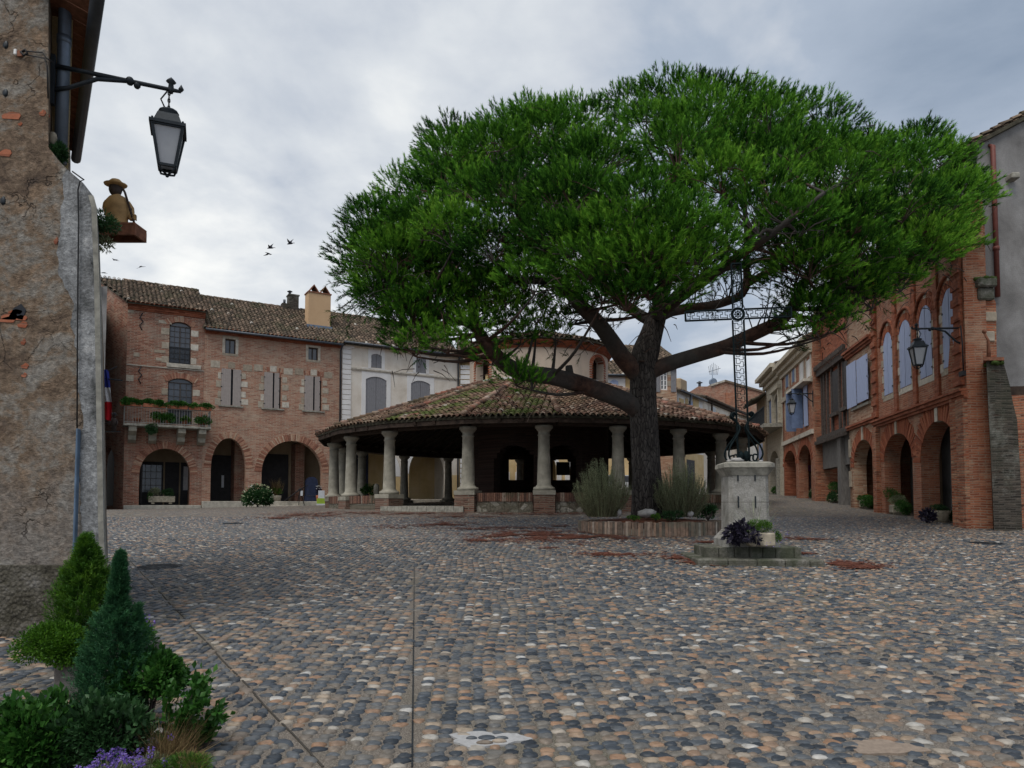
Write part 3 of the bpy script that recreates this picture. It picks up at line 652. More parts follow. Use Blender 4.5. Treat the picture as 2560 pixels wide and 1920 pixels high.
# ------------------------------------------------------------ facades
class Fac:
    def __init__(s, X0, Y0, dx, dy, z0=None):
        d = Vector((dx, dy)).normalized(); s.o = Vector((X0, Y0)); s.d = d; s.n = Vector((-d.y, d.x))
        s.z0 = gz(X0, Y0) if z0 is None else z0; s.rz = math.atan2(d.y, d.x)
    def sz(s, u, v, off=0.0):
        r_ = ray(u, v); o = s.o + s.n * off
        # solve r*t = o + d*a
        A = r_.x * -s.d.y + r_.y * s.d.x; rel = o
        t = (rel.x * -s.d.y + rel.y * s.d.x) / A
        p = Vector((r_.x * t, r_.y * t)) - o
        return p.dot(s.d), EYE + r_.z * t - s.z0
    def S(s, u, v=1100, off=0.0): return s.sz(u, v, off)[0]
    def Z(s, u, v, off=0.0): return s.sz(u, v, off)[1]
    def rect(s, u0, u1, v0, v1, off=0.0):
        vm, um = (v0 + v1) / 2, (u0 + u1) / 2
        return s.S(u0, vm, off), s.S(u1, vm, off), s.Z(um, v1, off), s.Z(um, v0, off)
    def at(s, a):
        p = s.o + s.d * a; return Fac(p.x, p.y, s.d.x, s.d.y)
    def w(s, a, y, z): p = s.o + s.d * a + s.n * y; return Vector((p.x, p.y, s.z0 + z))
    def empty(s, name, label, cat, group=None): return empty(name, (s.o.x, s.o.y, s.z0), s.rz, label, cat, group)
def window(E, x0, x1, z0, z1, zc=None, y=.16, nx=2, nz=4, fmat='timber', arched=True, fw=.05, muntin=.02, rail=None, name='window'):
    zc = z1 if zc is None else zc; m_ = MB()
    m_.box(x0, x0 + fw, y - .03, y + .03, z0, z1); m_.box(x1 - fw, x1, y - .03, y + .03, z0, z1); m_.box(x0 + fw, x1 - fw, y - .03, y + .03, z0, z0 + fw)
    if zc > z1 + .01:
        pts = segarc(x0, x1, z1, zc); m_.tube([(p[0], y, p[1]) for p in pts], fw * .7, 5)
    m_.box(x0 + fw, x1 - fw, y - .025, y + .025, z1 - fw, z1)
    c = (x0 + x1) / 2; m_.box(c - fw * .6, c + fw * .6, y - .035, y + .02, z0 + fw, z1 - fw)
    for i in range(1, nx * 2):
        if i == nx: continue
        xx = x0 + (x1 - x0) * i / (nx * 2); m_.box(xx - muntin / 2, xx + muntin / 2, y - .015, y + .02, z0 + fw, z1 - fw)
    for k in range(1, nz):
        zz_ = z0 + (z1 - z0) * k / nz; m_.box(x0 + fw, c - fw * .6, y - .013, y + .02, zz_ - muntin / 2, zz_ + muntin / 2); m_.box(c + fw * .6, x1 - fw, y - .013, y + .02, zz_ - muntin / 2, zz_ + muntin / 2)
    o = m_.build(name, M[fmat], E)
    g = MB(); g.prism([(x0 + .01, z0 + .01), (x1 - .01, z0 + .01)] + [(min(max(p[0], x0 + .01), x1 - .01), p[1]) for p in (segarc(x0, x1, z1, zc) if zc > z1 + .01 else [(x1 - .01, z1), (x0 + .01, z1)])], y + .025, y + .03)
    g.build('pane', M['glass_window'], o); return o
def shutter(E, x0, x1, z0, z1, mat_, y=-.05, zc0=None, zc1=None, label=None, planks=5, hinge=0):
    """leaf between x0,x1; top may be curved from zc0 (at x0) to zc1 (at x1)"""
    m_ = MB(); w_ = (x1 - x0) / planks; zc0 = z1 if zc0 is None else zc0; zc1 = z1 if zc1 is None else zc1
    for i in range(planks):
        a, c = x0 + i * w_, x0 + (i + 1) * w_ - .004
        f = lambda x: zc0 + (zc1 - zc0) * (1 - (1 - (x - x0) / (x1 - x0)) ** 2) if zc1 > zc0 else zc1 + (zc0 - zc1) * (1 - ((x - x0) / (x1 - x0)) ** 2)
        m_.prism([(a, z0), (c, z0), (c, f(c)), (a, f(a))], y, y + .035)
    for q in (.16, .5, .84):
        zb = z0 + (min(zc0, zc1) - z0) * q; m_.box(x0 + .02, x1 - .02, y + .035, y + .055, zb - .04, zb + .04)
    o = m_.build('shutter', M[mat_], E)
    if label: o['label'] = label
    h = MB()
    for q in (.12, .5, .86):
        zb = z0 + (min(zc0, zc1) - z0) * q
        if hinge < 0: h.box(x0 - .04, x0 + .05, y - .012, y - .001, zb - .025, zb + .025)
        elif hinge > 0: h.box(x1 - .05, x1 + .04, y - .012, y - .001, zb - .025, zb + .025)
    if hinge: h.build('hinge', M['iron'], o)
    return o
def blocks(E, lst, mat_='quoin_stone', name='quoin_stones', y0=-.012, y1=.1):
    m_ = MB()
    for x0, x1, z0, z1 in lst: m_.box(x0, x1, y0 - random.uniform(0, .008), y1, z0, z1, b=.008)
    return m_.build(name, M[mat_], E)
def side_wall(E, x, th, poly, mat_, name='side_wall'):
    """poly in (y,z) at local x..x+th"""
    m_ = MB(); m_.prism(poly, x, x + th, tf=lambda p: Vector((p.y, p.x, p.z))); return m_.build(name, M[mat_], E)
def shell(E, s0, s1, depth, zE, yR, zR, mat_, eave=.4, fw=.5, left=True, right=True, ztile='roof_tiles', seed=1, ridge_ext=0, hipR=0, back=True, lmat=None, pitch=.24, step=.34, trim=0.0):
    """side walls, back wall, tiled two-sided roof. zE height of the eave at facade plane top"""
    poly = [(fw, -1), (depth, -1), (depth, zE), (yR, zR - .12), (fw, zE)]
    if left: side_wall(E, s0, .4, [(0.0, -1), (depth, -1), (depth, zE), (yR, zR - .12), (0.0, zE - .02)], lmat or mat_)
    if right: side_wall(E, s1 - .4, .4, poly, mat_)
    if back: MB().box(s0 + .4, s1 - .4, depth - .4, depth, -1, zE).build('back_wall', M[mat_], E)
    sl = (zR - zE) / yR; O = Vector((s0 - .12, -eave, zE - eave * sl + .06)); W = s1 - s0 + .24 - trim
    Sv = Vector((0, 1, sl)); L = (yR + eave) * math.sqrt(1 + sl * sl)
    m_ = MB(); roof_slab(m_, O, (1, 0, 0), Sv, W - hipR, L)
    slb = (zR - zE) / (depth - yR); Ob = Vector((s0 - .12 + W, depth + eave, zE - eave * slb + .06)); Lb = (depth - yR + eave) * math.sqrt(1 + slb * slb)
    roof_slab(m_, Ob, (-1, 0, 0), Vector((0, -1, slb)), W, Lb)
    rf = m_.build('roof', M['tile_bed'], E)
    tile_field('roof_tiles', rf, M[ztile], O, (1, 0, 0), Sv, W, L, seed=seed, pitch=pitch, step=step)
    r_ = MB(); n = int(W / .4)
    for i in range(n):
        x = O.x + i * W / n; r_.tube([(x, yR, zR + .07 + random.uniform(0, .02)), (x + W / n * 1.08, yR, zR + .06)], [.13, .11], 8)
    r_.build('ridge_tiles', M[ztile], rf)
    return rf

# ================================================== left row: line L
LF = Fac(-.5473 * 40.5, 40.5, 1.69, 1.0)
sA1, sB1, sC1 = LF.S(508, 1000), LF.S(854, 1000), LF.S(1149, 1000)
print('house widths', sA1, sB1 - sA1, sC1 - sB1)
# ---- house A
F = LF; E = F.empty('brick_house', 'tall narrow brick house at the left with planted balcony over its arch', 'house')
zE = F.Z(400, 757, -.35) - .05; zR = F.Z(350, 709, 4.6)
a1 = (F.S(348, 1200), F.S(475, 1200), F.Z(410, 1186), F.Z(410, 1121))
w1 = F.rect(423, 477, 815, 910); w2 = F.rect(419, 481, 956, 1060)
w1c, w2c = F.Z(450, 805), F.Z(450, 946)
out = [(0, -1), (a1[0], -1)] + arc(a1[0], a1[1], a1[2], a1[3])[::-1] + [(a1[1], -1), (sA1, -1), (sA1, zE), (0, zE)]
wall('front_wall', out, [seg_hole(w1[0], w1[1], w1[2], w1[3], w1c), seg_hole(w2[0], w2[1], w2[2], w2[3], w2c)], 0, .5, M['brick_old'], E)
shell(E, 0, sA1, 9.5, zE, 4.6, zR, 'brick_old', seed=11, left=False)
KX = .36; DD = 7.0; LL = DD * math.sqrt(1 + KX * KX)
sw_ = wall('side_wall', [(0, -1), (LL, -1), (LL, zE - .02), (LL * (1 - 4.6 / DD), zR - .1), (0, zR - .1 - (zR - zE) * .45)], [arch_hole(LL - 3.4, LL - 1.3, .2, 2.6, 3.7)], 0, .4, M['brick_old'], E, (-KX * DD, DD, 0))
sw_.rotation_euler = (0, 0, math.atan2(-1, KX)); MB().box(.5, LL - .6, 1.2, 1.3, 0, 3.9).build('arch_back', M['door_dark'], sw_)
slA = (zR - zE) / 4.6; OA = Vector((-KX * 4.6 - .15, -.4, zE - .4 * slA + .06)); LA = 5.0 * math.sqrt(1 + slA * slA); WA = KX * 4.6 + .15
m_ = MB(); qa = [Vector((-.15 + KX * .4, -.4, OA.z)), Vector((.3, -.4, OA.z)), Vector((.3, 4.6, zR + .06)), Vector((OA.x, 4.6, zR + .06))]; m_.add(qa + [p - Vector((0, 0, .07)) for p in qa], [(0, 1, 2, 3), (7, 6, 5, 4), (3, 7, 4, 0), (0, 4, 5, 1)]); vr = m_.build('verge', M['tile_bed'], E)
tile_field('verge_tiles', vr, M['roof_tiles'], OA, (1, 0, 0), (0, 1, slA), WA, LA, seed=77, clip=lambda t, l: t > KX * (4.6 + .4 - l * 5.0 / LA) - .05)
window(E, w1[0], w1[1], w1[2], w1[3], w1c, nz=7); window(E, w2[0], w2[1], w2[2], w2[3], w2c, nz=6)
ring_bricks(arc(a1[0], a1[1], a1[2], a1[3], 20), .42, -.02, .1, 'arch_bricks', M['voussoir'], E, step=.075)
for ww, wc in ((w1, w1c), (w2, w2c)): ring_bricks(segarc(ww[0] - .12, ww[1] + .12, ww[3], wc), .32, -.02, .1, 'lintel_bricks', M['voussoir'], E, step=.075)
ql = []
for ww, wc in ((w1, w1c), (w2, w2c)):
    zz_ = ww[2]; k = 0
    while zz_ < ww[3] - .3:
        if k % 2 == 0: ql += [(ww[0] - random.uniform(.3, .45), ww[0] - .005, zz_, zz_ + .38), (ww[1] + .005, ww[1] + random.uniform(.3, .48), zz_ + .05, zz_ + .42)]
        zz_ += .42; k += 1
    c = (ww[0] + ww[1]) / 2; ql += [(c - .18, c + .18, wc + .02, wc + .36)]
ql += [(.0, .38, F.Z(310, 952), F.Z(310, 936)), (.0, .3, F.Z(312, 780), F.Z(312, 762)), (.35, .65, F.Z(325, 890), F.Z(325, 880)), (1.6, 2.3, F.Z(375, 805), F.Z(375, 797)), (1.4, 2.0, F.Z(375, 880), F.Z(375, 872)), (1.5, 2.2, F.Z(375, 900), F.Z(375, 892))]
blocks(E, ql)
m_ = MB(); q = F.rect(416, 502, 911, 921); m_.box(q[0], q[1], -.12, .0, q[2], q[3], b=.01); m_.box(0, sA1, -.05, 0, F.Z(400, 916) - .08, F.Z(400, 916) - .02)
m_.build('sill', M['stone_pale'], E)
m_ = MB(); zc_ = zE
for k, (h, d) in enumerate(((.09, .30), (.09, .24), (.09, .17), (.12, .12), (.09, .07))): m_.box(-.02, sA1 + .02, -d, .0, zc_ - h, zc_ - .004); zc_ -= h
m_.build('brick_cornice', M['brick_flat'], E)
m_ = MB(); zr = w1[2]
for k in range(14): x = w1[0] + .04 + k * (w1[1] - w1[0] - .08) / 13; m_.box(x - .012, x + .012, -.05, -.03, zr + .04, zr + .95)
m_.box(w1[0], w1[1], -.06, -.02, zr + .95, zr + .99); m_.box(w1[0], w1[1], -.06, -.02, zr + .04, zr + .08); m_.build('window_railing', M['iron'], E)
m_ = MB()
for zz_ in (F.Z(320, 800), F.Z(320, 935)): m_.tube([(.75, -.03, zz_ + .5), (.62, -.04, zz_ + .2), (.8, -.04, zz_), (.62, -.04, zz_ - .25), (.75, -.03, zz_ - .5)], .03, 5)
m_.build('wall_tie', M['iron'], E)
# balcony
bz = F.Z(410, 1062, -1.0); bs0, bs1 = F.S(308, 1060, -1.0), F.S(528, 1060, -1.0)
m_ = MB(); m_.box(bs0, bs1, -1.05, .0, bz - .14, bz, b=.02); bal = m_.build('balcony', M['stone_rim'], E); bal['label'] = 'stone balcony crowded with potted plants'
m_ = MB()
for u in (330, 381, 452, 503):
    x = F.S(u, 1090, -.3); m_.prism([(0, 0), (-.95, 0), (-.95, -.28), (-.55, -.5), (-.5, -.75), (-.15, -.9), (0, -.9)], x - .2, x + .2, tf=lambda p: Vector((p.y, p.x, bz - .14 + p.z)))
m_.build('corbel', M['stone_column'], bal)
m_ = MB(); n = 32; rz_ = bz + .92
for k in range(n + 1):
    x = bs0 + .05 + k * (bs1 - bs0 - .1) / n; m_.box(x - .008, x + .008, -1.018, -.997, bz, rz_)
for k in range(6):
    for x in (bs0 + .05, bs1 - .05): m_.box(x - .012, x + .012, -1.0 + k * .17, -.98 + k * .17, bz, rz_)
m_.box(bs0 + .02, bs1 - .02, -1.03, -.98, rz_, rz_ + .03); m_.box(bs0 + .02, bs1 - .02, -1.02, -.99, bz + .06, bz + .09)
for x in (bs0 + .05, bs1 - .05): m_.box(x - .02, x + .02, -.98, 0, rz_, rz_ + .03)
m_.build('railing', M['rail_pale'], bal)
BAL = (F, bs0, bs1, bz, rz_)
# arcade behind A+B : floor, ceiling, back walls
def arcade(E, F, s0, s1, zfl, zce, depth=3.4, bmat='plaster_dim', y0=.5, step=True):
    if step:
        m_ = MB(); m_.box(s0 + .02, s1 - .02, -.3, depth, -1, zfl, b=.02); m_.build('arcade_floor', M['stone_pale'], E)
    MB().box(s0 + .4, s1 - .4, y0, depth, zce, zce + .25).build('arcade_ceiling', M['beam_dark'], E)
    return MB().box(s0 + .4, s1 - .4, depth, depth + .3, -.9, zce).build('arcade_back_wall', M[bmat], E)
zfl = F.Z(410, 1263, -.3)
arcade(E, F, 0, sA1, zfl, a1[3] + .35)
d = MB(); x0, x1 = a1[0] + .1, a1[1] - 1.0
for i, (xa, xb) in enumerate(((x0, x0 + 1.4), (x0 + 1.5, x0 + 2.3), (x0 + 2.4, x0 + 4.1))): d.box(xa, xb, 3.32, 3.4, zfl, zfl + 2.7)
dd = d.build('glazed_door', M['door_dark'], E)
m_ = MB(); m_.box(x0 + .1, x0 + 1.3, 3.30, 3.315, zfl + .8, zfl + 2.5); m_.box(x0 + 2.5, x0 + 3.9, 3.30, 3.315, zfl + .9, zfl + 2.5); m_.build('pane', M['glass_window'], dd)
m_ = MB()
for i in range(1, 4): m_.box(x0 + .1 + i * .3 - .012, x0 + .1 + i * .3 + .012, 3.27, 3.30, zfl + .8, zfl + 2.5); m_.box(x0 + .1, x0 + 1.3, 3.275, 3.299, zfl + .8 + i * .42, zfl + .83 + i * .42)
m_.build('glazing_bars', M['timber'], dd)
m_ = MB(); m_.box(x0 + 2.55, x0 + 3.05, 3.26, 3.28, zfl + .95, zfl + 2.45); m_.box(x0 + 3.15, x0 + 3.6, 3.26, 3.28, zfl + .95, zfl + 2.45); m_.build('curtain', M['curtain'], dd)

# ---- house B
FB = LF.at(sA1); E = FB.empty('brick_house', 'wide pink brick house with taupe shutters and two street arches', 'house'); F = FB; sw = sB1 - sA1 - .02
zE = F.Z(680, 832, -.35) - .02; zR = F.Z(700, 770, 5.0)
a2 = (F.S(527, 1170), F.S(615, 1170), F.Z(571, 1170), F.Z(571, 1095)); a3 = (F.S(654, 1180), F.S(806, 1180), F.Z(732, 1181), F.Z(732, 1102))
sm = [F.rect(563, 589, 848, 884), F.rect(771, 795, 869, 900)]; sh = [F.rect(553, 602, 923, 1014), F.rect(660, 705, 932, 1021), F.rect(761, 806, 941, 1027)]
out = [(.01, -1), (a2[0], -1)] + arc(*a2)[::-1] + [(a2[1], -1), (a3[0], -1)] + arc(*a3)[::-1] + [(a3[1], -1), (sw, -1), (sw, zE), (.01, zE)]
H = [[(a, c), (b_, c), (b_, d_), (a, d_)] for a, b_, c, d_ in sm] + [[(a + .08, c + .03), (b_ - .08, c + .03), (b_ - .08, d_), (a + .08, d_)] for a, b_, c, d_ in sh]
wall('front_wall', out, H, 0, .5, M['brick_pink'], E)
rfB = shell(E, 0.0, sw, 10, zE, 5.0, zR, 'brick_pink', left=False, seed=12)
for q in sm: window(E, *q, y=.22, nx=1, nz=1, fmat='timber')
for i, q in enumerate(sh):
    c = (q[0] + q[1]) / 2; g = (.10 if i == 0 else .07)
    shutter(E, q[0], c - g * (.4 if i else .2), q[2], q[3], 'shutter_taupe', hinge=-1); shutter(E, c + g, q[1] - (.18 if i else 0), q[2], q[3], 'shutter_taupe', hinge=1)
    window(E, q[0] + .1, q[1] - .1, q[2] + .04, q[3] - .02, y=.25, nx=1, nz=3, fmat='timber')
ring_bricks(arc(*a2, 22), .40, -.02, .1, 'arch_bricks', M['voussoir'], E, step=.075); ring_bricks(arc(*a3, 26), .42, -.02, .1, 'arch_bricks', M['voussoir'], E, step=.075)
ql = []
for q in sh:
    c = (q[0] + q[1]) / 2; top = q[3] + .02
    ring_bricks([(q[1] + .02, top), (c + .22, top + .05)], .30, -.015, .1, 'lintel_bricks', M['voussoir'], E, step=.075); ring_bricks([(c - .22, top + .05), (q[0] - .02, top)], .30, -.015, .1, 'lintel_bricks', M['voussoir'], E, step=.075)
    ql += [(c - .2, c + .2, top + .05, top + .42), (q[0] - .62, q[0] - .1, top, top + .42), (q[1] + .1, q[1] + .65, top - .05, top + .35)]
    for k, (dz, w_) in enumerate(((.0, .35), (.45, .2), (1.1, .3), (1.6, .2))): ql += [(q[0] - w_, q[0] - .01, q[2] + dz, q[2] + dz + .4), (q[1] + .01, q[1] + w_ + .1, q[2] + dz + .1, q[2] + dz + .45)]
for q in sm:
    f = .16; ql += [(q[0] - f, q[1] + f, q[3], q[3] + .22), (q[0] - f, q[1] + f, q[2] - .14, q[2]), (q[0] - f, q[0], q[2], q[3]), (q[1], q[1] + f, q[2], q[3])]
blocks(E, ql)
m_ = MB()
for q in sh: m_.box(q[0] - .15, q[1] + .15, -.09, 0, q[2] - .1, q[2] - .01, b=.01)
m_.build('sill', M['stone_rim'], E)
m_ = MB(); zc_ = zE
for k, (h, d) in enumerate(((.1, .28), (.1, .21), (.1, .14), (.1, .07))): m_.box(.02, sw, -d, 0, zc_ - h, zc_ - .004); zc_ -= h
m_.build('brick_cornice', M['brick_flat'], E)
m_ = MB(); sl_ = (zR - zE) / 5.0; ge = zE - .42 * sl_ + .02
m_.tube([(0, -.5, ge), (sw - .05, -.5, ge)], .075, 8); m_.build('gutter', M['zinc_dark'], E)
m_ = MB(); m_.tube([(sw - .08, -.5, ge), (sw - .10, -.3, ge - .15), (sw - .1, -.08, ge - .35), (sw - .1, -.08, -1)], .06, 8); m_.build('downpipe', M['zinc_dark'], E)
fl2 = F.Z(571, 1253, -.3); arcade(E, F, 0, sw, fl2, a3[3] + .3)
m_ = MB(); m_.box(a3[0] - 1, a3[1] + 2, -.75, -.3, -1, fl2 - .28, b=.02); m_.build('step', M['stone_pale'], E)
m_ = MB(); m_.box(a2[0] + .1, a2[0] + 1.7, 3.3, 3.395, fl2, fl2 + 3.0); m_.box(a3[0] - .2, a3[0] + 2.4, 3.3, 3.395, fl2, fl2 + 3.2); m_.build('door', M['door_dark'], E)
m_ = MB(); m_.box(a2[1] - .35, a2[1] + .25, 2.0, 3.39, fl2, a2[3] + .2); m_.box(a3[0] + 2.6, a3[0] + 3.2, 2.2, 3.39, fl2, a3[3]); m_.build('inner_pier', M['brick_old'], E)
m_ = MB(); m_.box(a2[0] + 1.1, a2[0] + 1.25, 3.27, 3.295, fl2 + .9, fl2 + 1.7); m_.build('notice', M['paper'], E)
# chimneys of B
c0, c1 = F.S(771, 760, 1.9), F.S(827, 760, 1.9); zt = F.Z(799, 734, 1.9); zb = F.Z(799, 815, 1.9) - .6
m_ = MB(); m_.box(c0, c1, 1.9, 2.8, zb, zt, b=.01); ch = m_.build('chimney', M['plaster_chimney'], rfB)
m_ = MB(); m_.box(c0 - .05, c1 + .05, 1.85, 2.85, zt, zt + .08)
for k in range(2):
    xa = c0 + k * (c1 - c0) / 2; xb = xa + (c1 - c0) / 2
    m_.prism([(xa + .02, zt + .08), (xa + .1, zt + .08), ((xa + xb) / 2, zt + .5), (xb - .1, zt + .08), (xb - .02, zt + .08), ((xa + xb) / 2, zt + .6)], 1.9, 2.8)
m_.build('chimney_cap', M['rust'], ch)
m_ = MB(); m_.box(c0 - .1, c1 + .1, 1.82, 2.0, zb + .1, zb + .62); m_.build('flashing', M['zinc'], ch)
c0, c1 = F.S(722, 760, 4.6), F.S(746, 760, 4.6); zt = F.Z(730, 739, 4.6)
m_ = MB(); m_.box(c0, c1, 4.5, 5.2, zR - .5, zt); m_.box(c0 - .45, c0, 4.6, 5.1, zR - .5, zt - .6); m_.box(c0 - .05, c1 + .05, 4.45, 5.25, zt, zt + .09); c_ = m_.build('chimney', M['brick_grey'], rfB)
m_ = MB(); m_.tube([(c0 + .1, 4.8, zt + .09), (c0 + .1, 4.8, zt + .3)], .09, 8); m_.lathe([(.18, .3), (.2, .33), (.01, .42)], (c0 + .1, 4.8, zt), 8); m_.tube([(c0 - .25, 4.85, zt - .6), (c0 - .25, 4.85, zt - .3)], .09, 8); m_.build('chimney_pot', M['zinc_dark'], c_)

# ---- house C
FC = LF.at(sB1); F = FC; E = F.empty('plaster_house', 'cream plastered house with grey wooden shutters behind the round market hall', 'house'); sw = sC1 - sB1 - .02
zE = F.Z(920, 858, -.35) - .02; zR = F.Z(900, 795, 5.0)
b1 = (F.S(868, 1180), F.S(988, 1180), F.Z(925, 1186), F.Z(925, 1122)); b2 = (F.S(1022, 1180), F.S(1117, 1180), F.Z(1070, 1182), F.Z(1070, 1118))
out = [(0, -1), (b1[0], -1)] + arc(*b1)[::-1] + [(b1[1], -1), (b2[0], -1)] + arc(*b2)[::-1] + [(b2[1], -1), (sw, -1), (sw, zE), (0, zE)]
sm = [(F.rect(928, 954, 889, 920), F.Z(941, 885)), (F.rect(1040, 1065, 897, 935), F.Z(1052, 892))]; bg_ = [(F.rect(914, 966, 950, 1036), F.Z(940, 942)), (F.rect(1027, 1075, 960, 1048), F.Z(1051, 952))]
wall('front_wall', out, [seg_hole(q[0], q[1], q[2], q[3], c) for q, c in sm + bg_], 0, .5, M['plaster_cream'], E)
shell(E, 0, sw, 10, zE, 5.0, zR, 'plaster_cream', left=False, seed=13)
for q, c in sm + bg_:
    xm = (q[0] + q[1]) / 2; shutter(E, q[0], xm - .01, q[2], q[3], 'shutter_grey', y=.02, zc0=q[3], zc1=c, hinge=-1); shutter(E, xm + .01, q[1], q[2], q[3], 'shutter_grey', y=.02, zc0=c, zc1=q[3], hinge=1)
m_ = MB()
for (q, c), f, up in ((sm[0], .22, .45), (sm[1], .22, .45), (bg_[0], .3, .55), (bg_[1], .3, .55)):
    for x0_, x1_ in ((q[0] - f, q[0]), (q[1], q[1] + f)): m_.box(x0_, x1_, -.03, .0, q[2] - .1, c + up)
    pts = segarc(q[0], q[1], q[3], c); m_.prism([(q[0], c + up), (q[0], q[3])] + pts[::-1][1:-1] + [(q[1], q[3]), (q[1], c + up)], -.03, 0)
m_.build('window_surround', M['plaster_white'], E)
m_ = MB(); zq = .2; k = 0
while zq < zE - .4: m_.box(0.02, .62, -.05, 0, zq, zq + .30, b=.01); zq += .34; k += 1
m_.box(.0, .8, -.10, 0, zE - .38, zE - .05); m_.build('quoin_stones', M['plaster_white'], E)
m_ = MB(); zl = F.Z(1000, 931); m_.box(.64, sw, -.10, 0, zl - .08, zl + .02); m_.box(.64, sw, -.06, 0, zl - .16, zl - .08); m_.build('ledge', M['quoin_stone'], E)
m_ = MB(); m_.box(0, sw, -.28, 0, zE - .12, zE - .01); m_.box(0, sw, -.16, 0, zE - .24, zE - .124); m_.build('cornice', M['plaster_cream'], E)
m_ = MB(); m_.tube([(0, -.5, ge + .02), (sw, -.5, ge + .02)], .075, 8); m_.tube([(sw - .15, -.5, ge), (sw - .15, -.1, ge - .3), (sw - .15, -.1, -1)], .06, 8); m_.build('gutter', M['zinc_dark'], E)
for bb in (b1, b2):
    pts = arc(*bb, 18); ins = [(p[0], p[1]) for p in pts]; m_ = MB()
    for i in range(len(pts) - 1):
        (xa, za), (xb, zb_) = pts[i], pts[i + 1]; cxm = (bb[0] + bb[1]) / 2
        f = lambda x, z: (cxm + (x - cxm) * 1.22, bb[2] + (z - bb[2]) * 1.22)
        m_.prism([(xa, za), f(xa, za), f(xb, zb_), (xb, zb_)], -.04, .05)
    m_.box(bb[0] - .4, bb[0], -.04, .05, bb[2] - .1, bb[2]); m_.box(bb[1], bb[1] + .4, -.04, .05, bb[2] - .1, bb[2])
    m_.build('arch_surround', M['plaster_white'], E)
m_ = MB(); m_.box(b1[1] + .0, b2[0], -.03, 0, -.5, bb[2] - .12); m_.box(b2[1], sw, -.03, 0, -.5, bb[2] - .12); m_.build('pier_base', M['plaster_ochre'], E)
fl3 = F.Z(1070, 1248, -.3); arcade(E, F, 0, sw, fl3, b2[3] + .4, bmat='plaster_ochre')
m_ = MB(); m_.box(b1[0] + .3, b1[0] + 2.6, 3.3, 3.395, fl3, fl3 + 3.3); m_.box(b2[0] - .1, b2[0] + 1.2, 3.3, 3.395, fl3, fl3 + 3.2); m_.build('door', M['door_blue'], E)

# ---- row behind the hall
DF = LF.at(sC1); DF = Fac(DF.o.x, DF.o.y, 1, .10, DF.z0)
def simple_house(F, name, label, s0, s1, zE, zR, wmat, yR=4.5, depth=9, holes=(), seed=1, arches=(), eave=.35, tiles='roof_tiles', right=True, left=True):
    E = empty(name, F.w(s0, 0, 0), F.rz, label, 'house'); sh_ = lambda L_: [(x - s0, z) for x, z in L_]
    out = [(s0, -1.5)]
    for a in arches: out += [(a[0], -1.5)] + arc(*a)[::-1] + [(a[1], -1.5)]
    out += [(s1, -1.5), (s1, zE), (s0, zE)]
    wall('front_wall', sh_(out), [sh_(h) for h in holes], 0, .4, M[wmat], E)
    shell(E, 0, s1 - s0, depth, zE, yR, zR, wmat, seed=seed, eave=eave, ztile=tiles, right=right, left=left, fw=.4, pitch=.3, step=.45)
    return E
sD = DF.S(1480, 1100)
zE = DF.Z(1300, 905); zR = DF.Z(1300, 862, 4.5)
ar = [(DF.S(a, 1180), DF.S(b_, 1180), DF.Z(1300, 1180), DF.Z(1300, 1120)) for a, b_ in ((1172, 1262), (1300, 1392), (1424, 1472))]
wn_ = [DF.rect(a, b_, 985, 1050) for a, b_ in ((1195, 1235), (1325, 1365), (1420, 1455))]
E = simple_house(DF, 'plaster_house', 'ochre plastered arcaded house directly behind the hall drum', 0, sD, zE, zR, 'plaster_ochre', holes=[[(q[0], q[2]), (q[1], q[2]), (q[1], q[3]), (q[0], q[3])] for q in wn_], arches=ar, seed=21)
for q in wn_: shutter(E, q[0], (q[0] + q[1]) / 2 - .01, q[2], q[3], 'shutter_blue', y=.02); shutter(E, (q[0] + q[1]) / 2 + .01, q[1], q[2], q[3], 'shutter_blue', y=.02)
for a in ar:
    m_ = MB(); pts = arc(*a, 16); cxm = (a[0] + a[1]) / 2
    for i in range(16):
        (xa, za), (xb, zb_) = pts[i], pts[i + 1]; f = lambda x, z: (cxm + (x - cxm) * 1.2, a[2] + (z - a[2]) * 1.2)
        m_.prism([(xa, za), f(xa, za), f(xb, zb_), (xb, zb_)], -.05, .05)
    m_.box(a[0] - .35, a[0], -.05, .05, -1, a[2]); m_.box(a[1], a[1] + .35, -.05, .05, -1, a[2]); m_.build('arch_surround', M['plaster_white'], E)
MB().box(.4, sD - .4, 3.2, 3.5, -1, ar[0][3] + .4).build('arcade_back_wall', M['plaster_ochre'], E); MB().box(.4, sD - .4, .4, 3.4, ar[0][3] + .4, ar[0][3] + .6).build('arcade_ceiling', M['beam_dark'], E)
m_ = MB(); k = 0; zq = .2
while zq < zE - .4: m_.box(.05, .75, -.05, 0, zq, zq + .3, b=.01); zq += .36
m_.build('quoin_stones', M['plaster_white'], E)
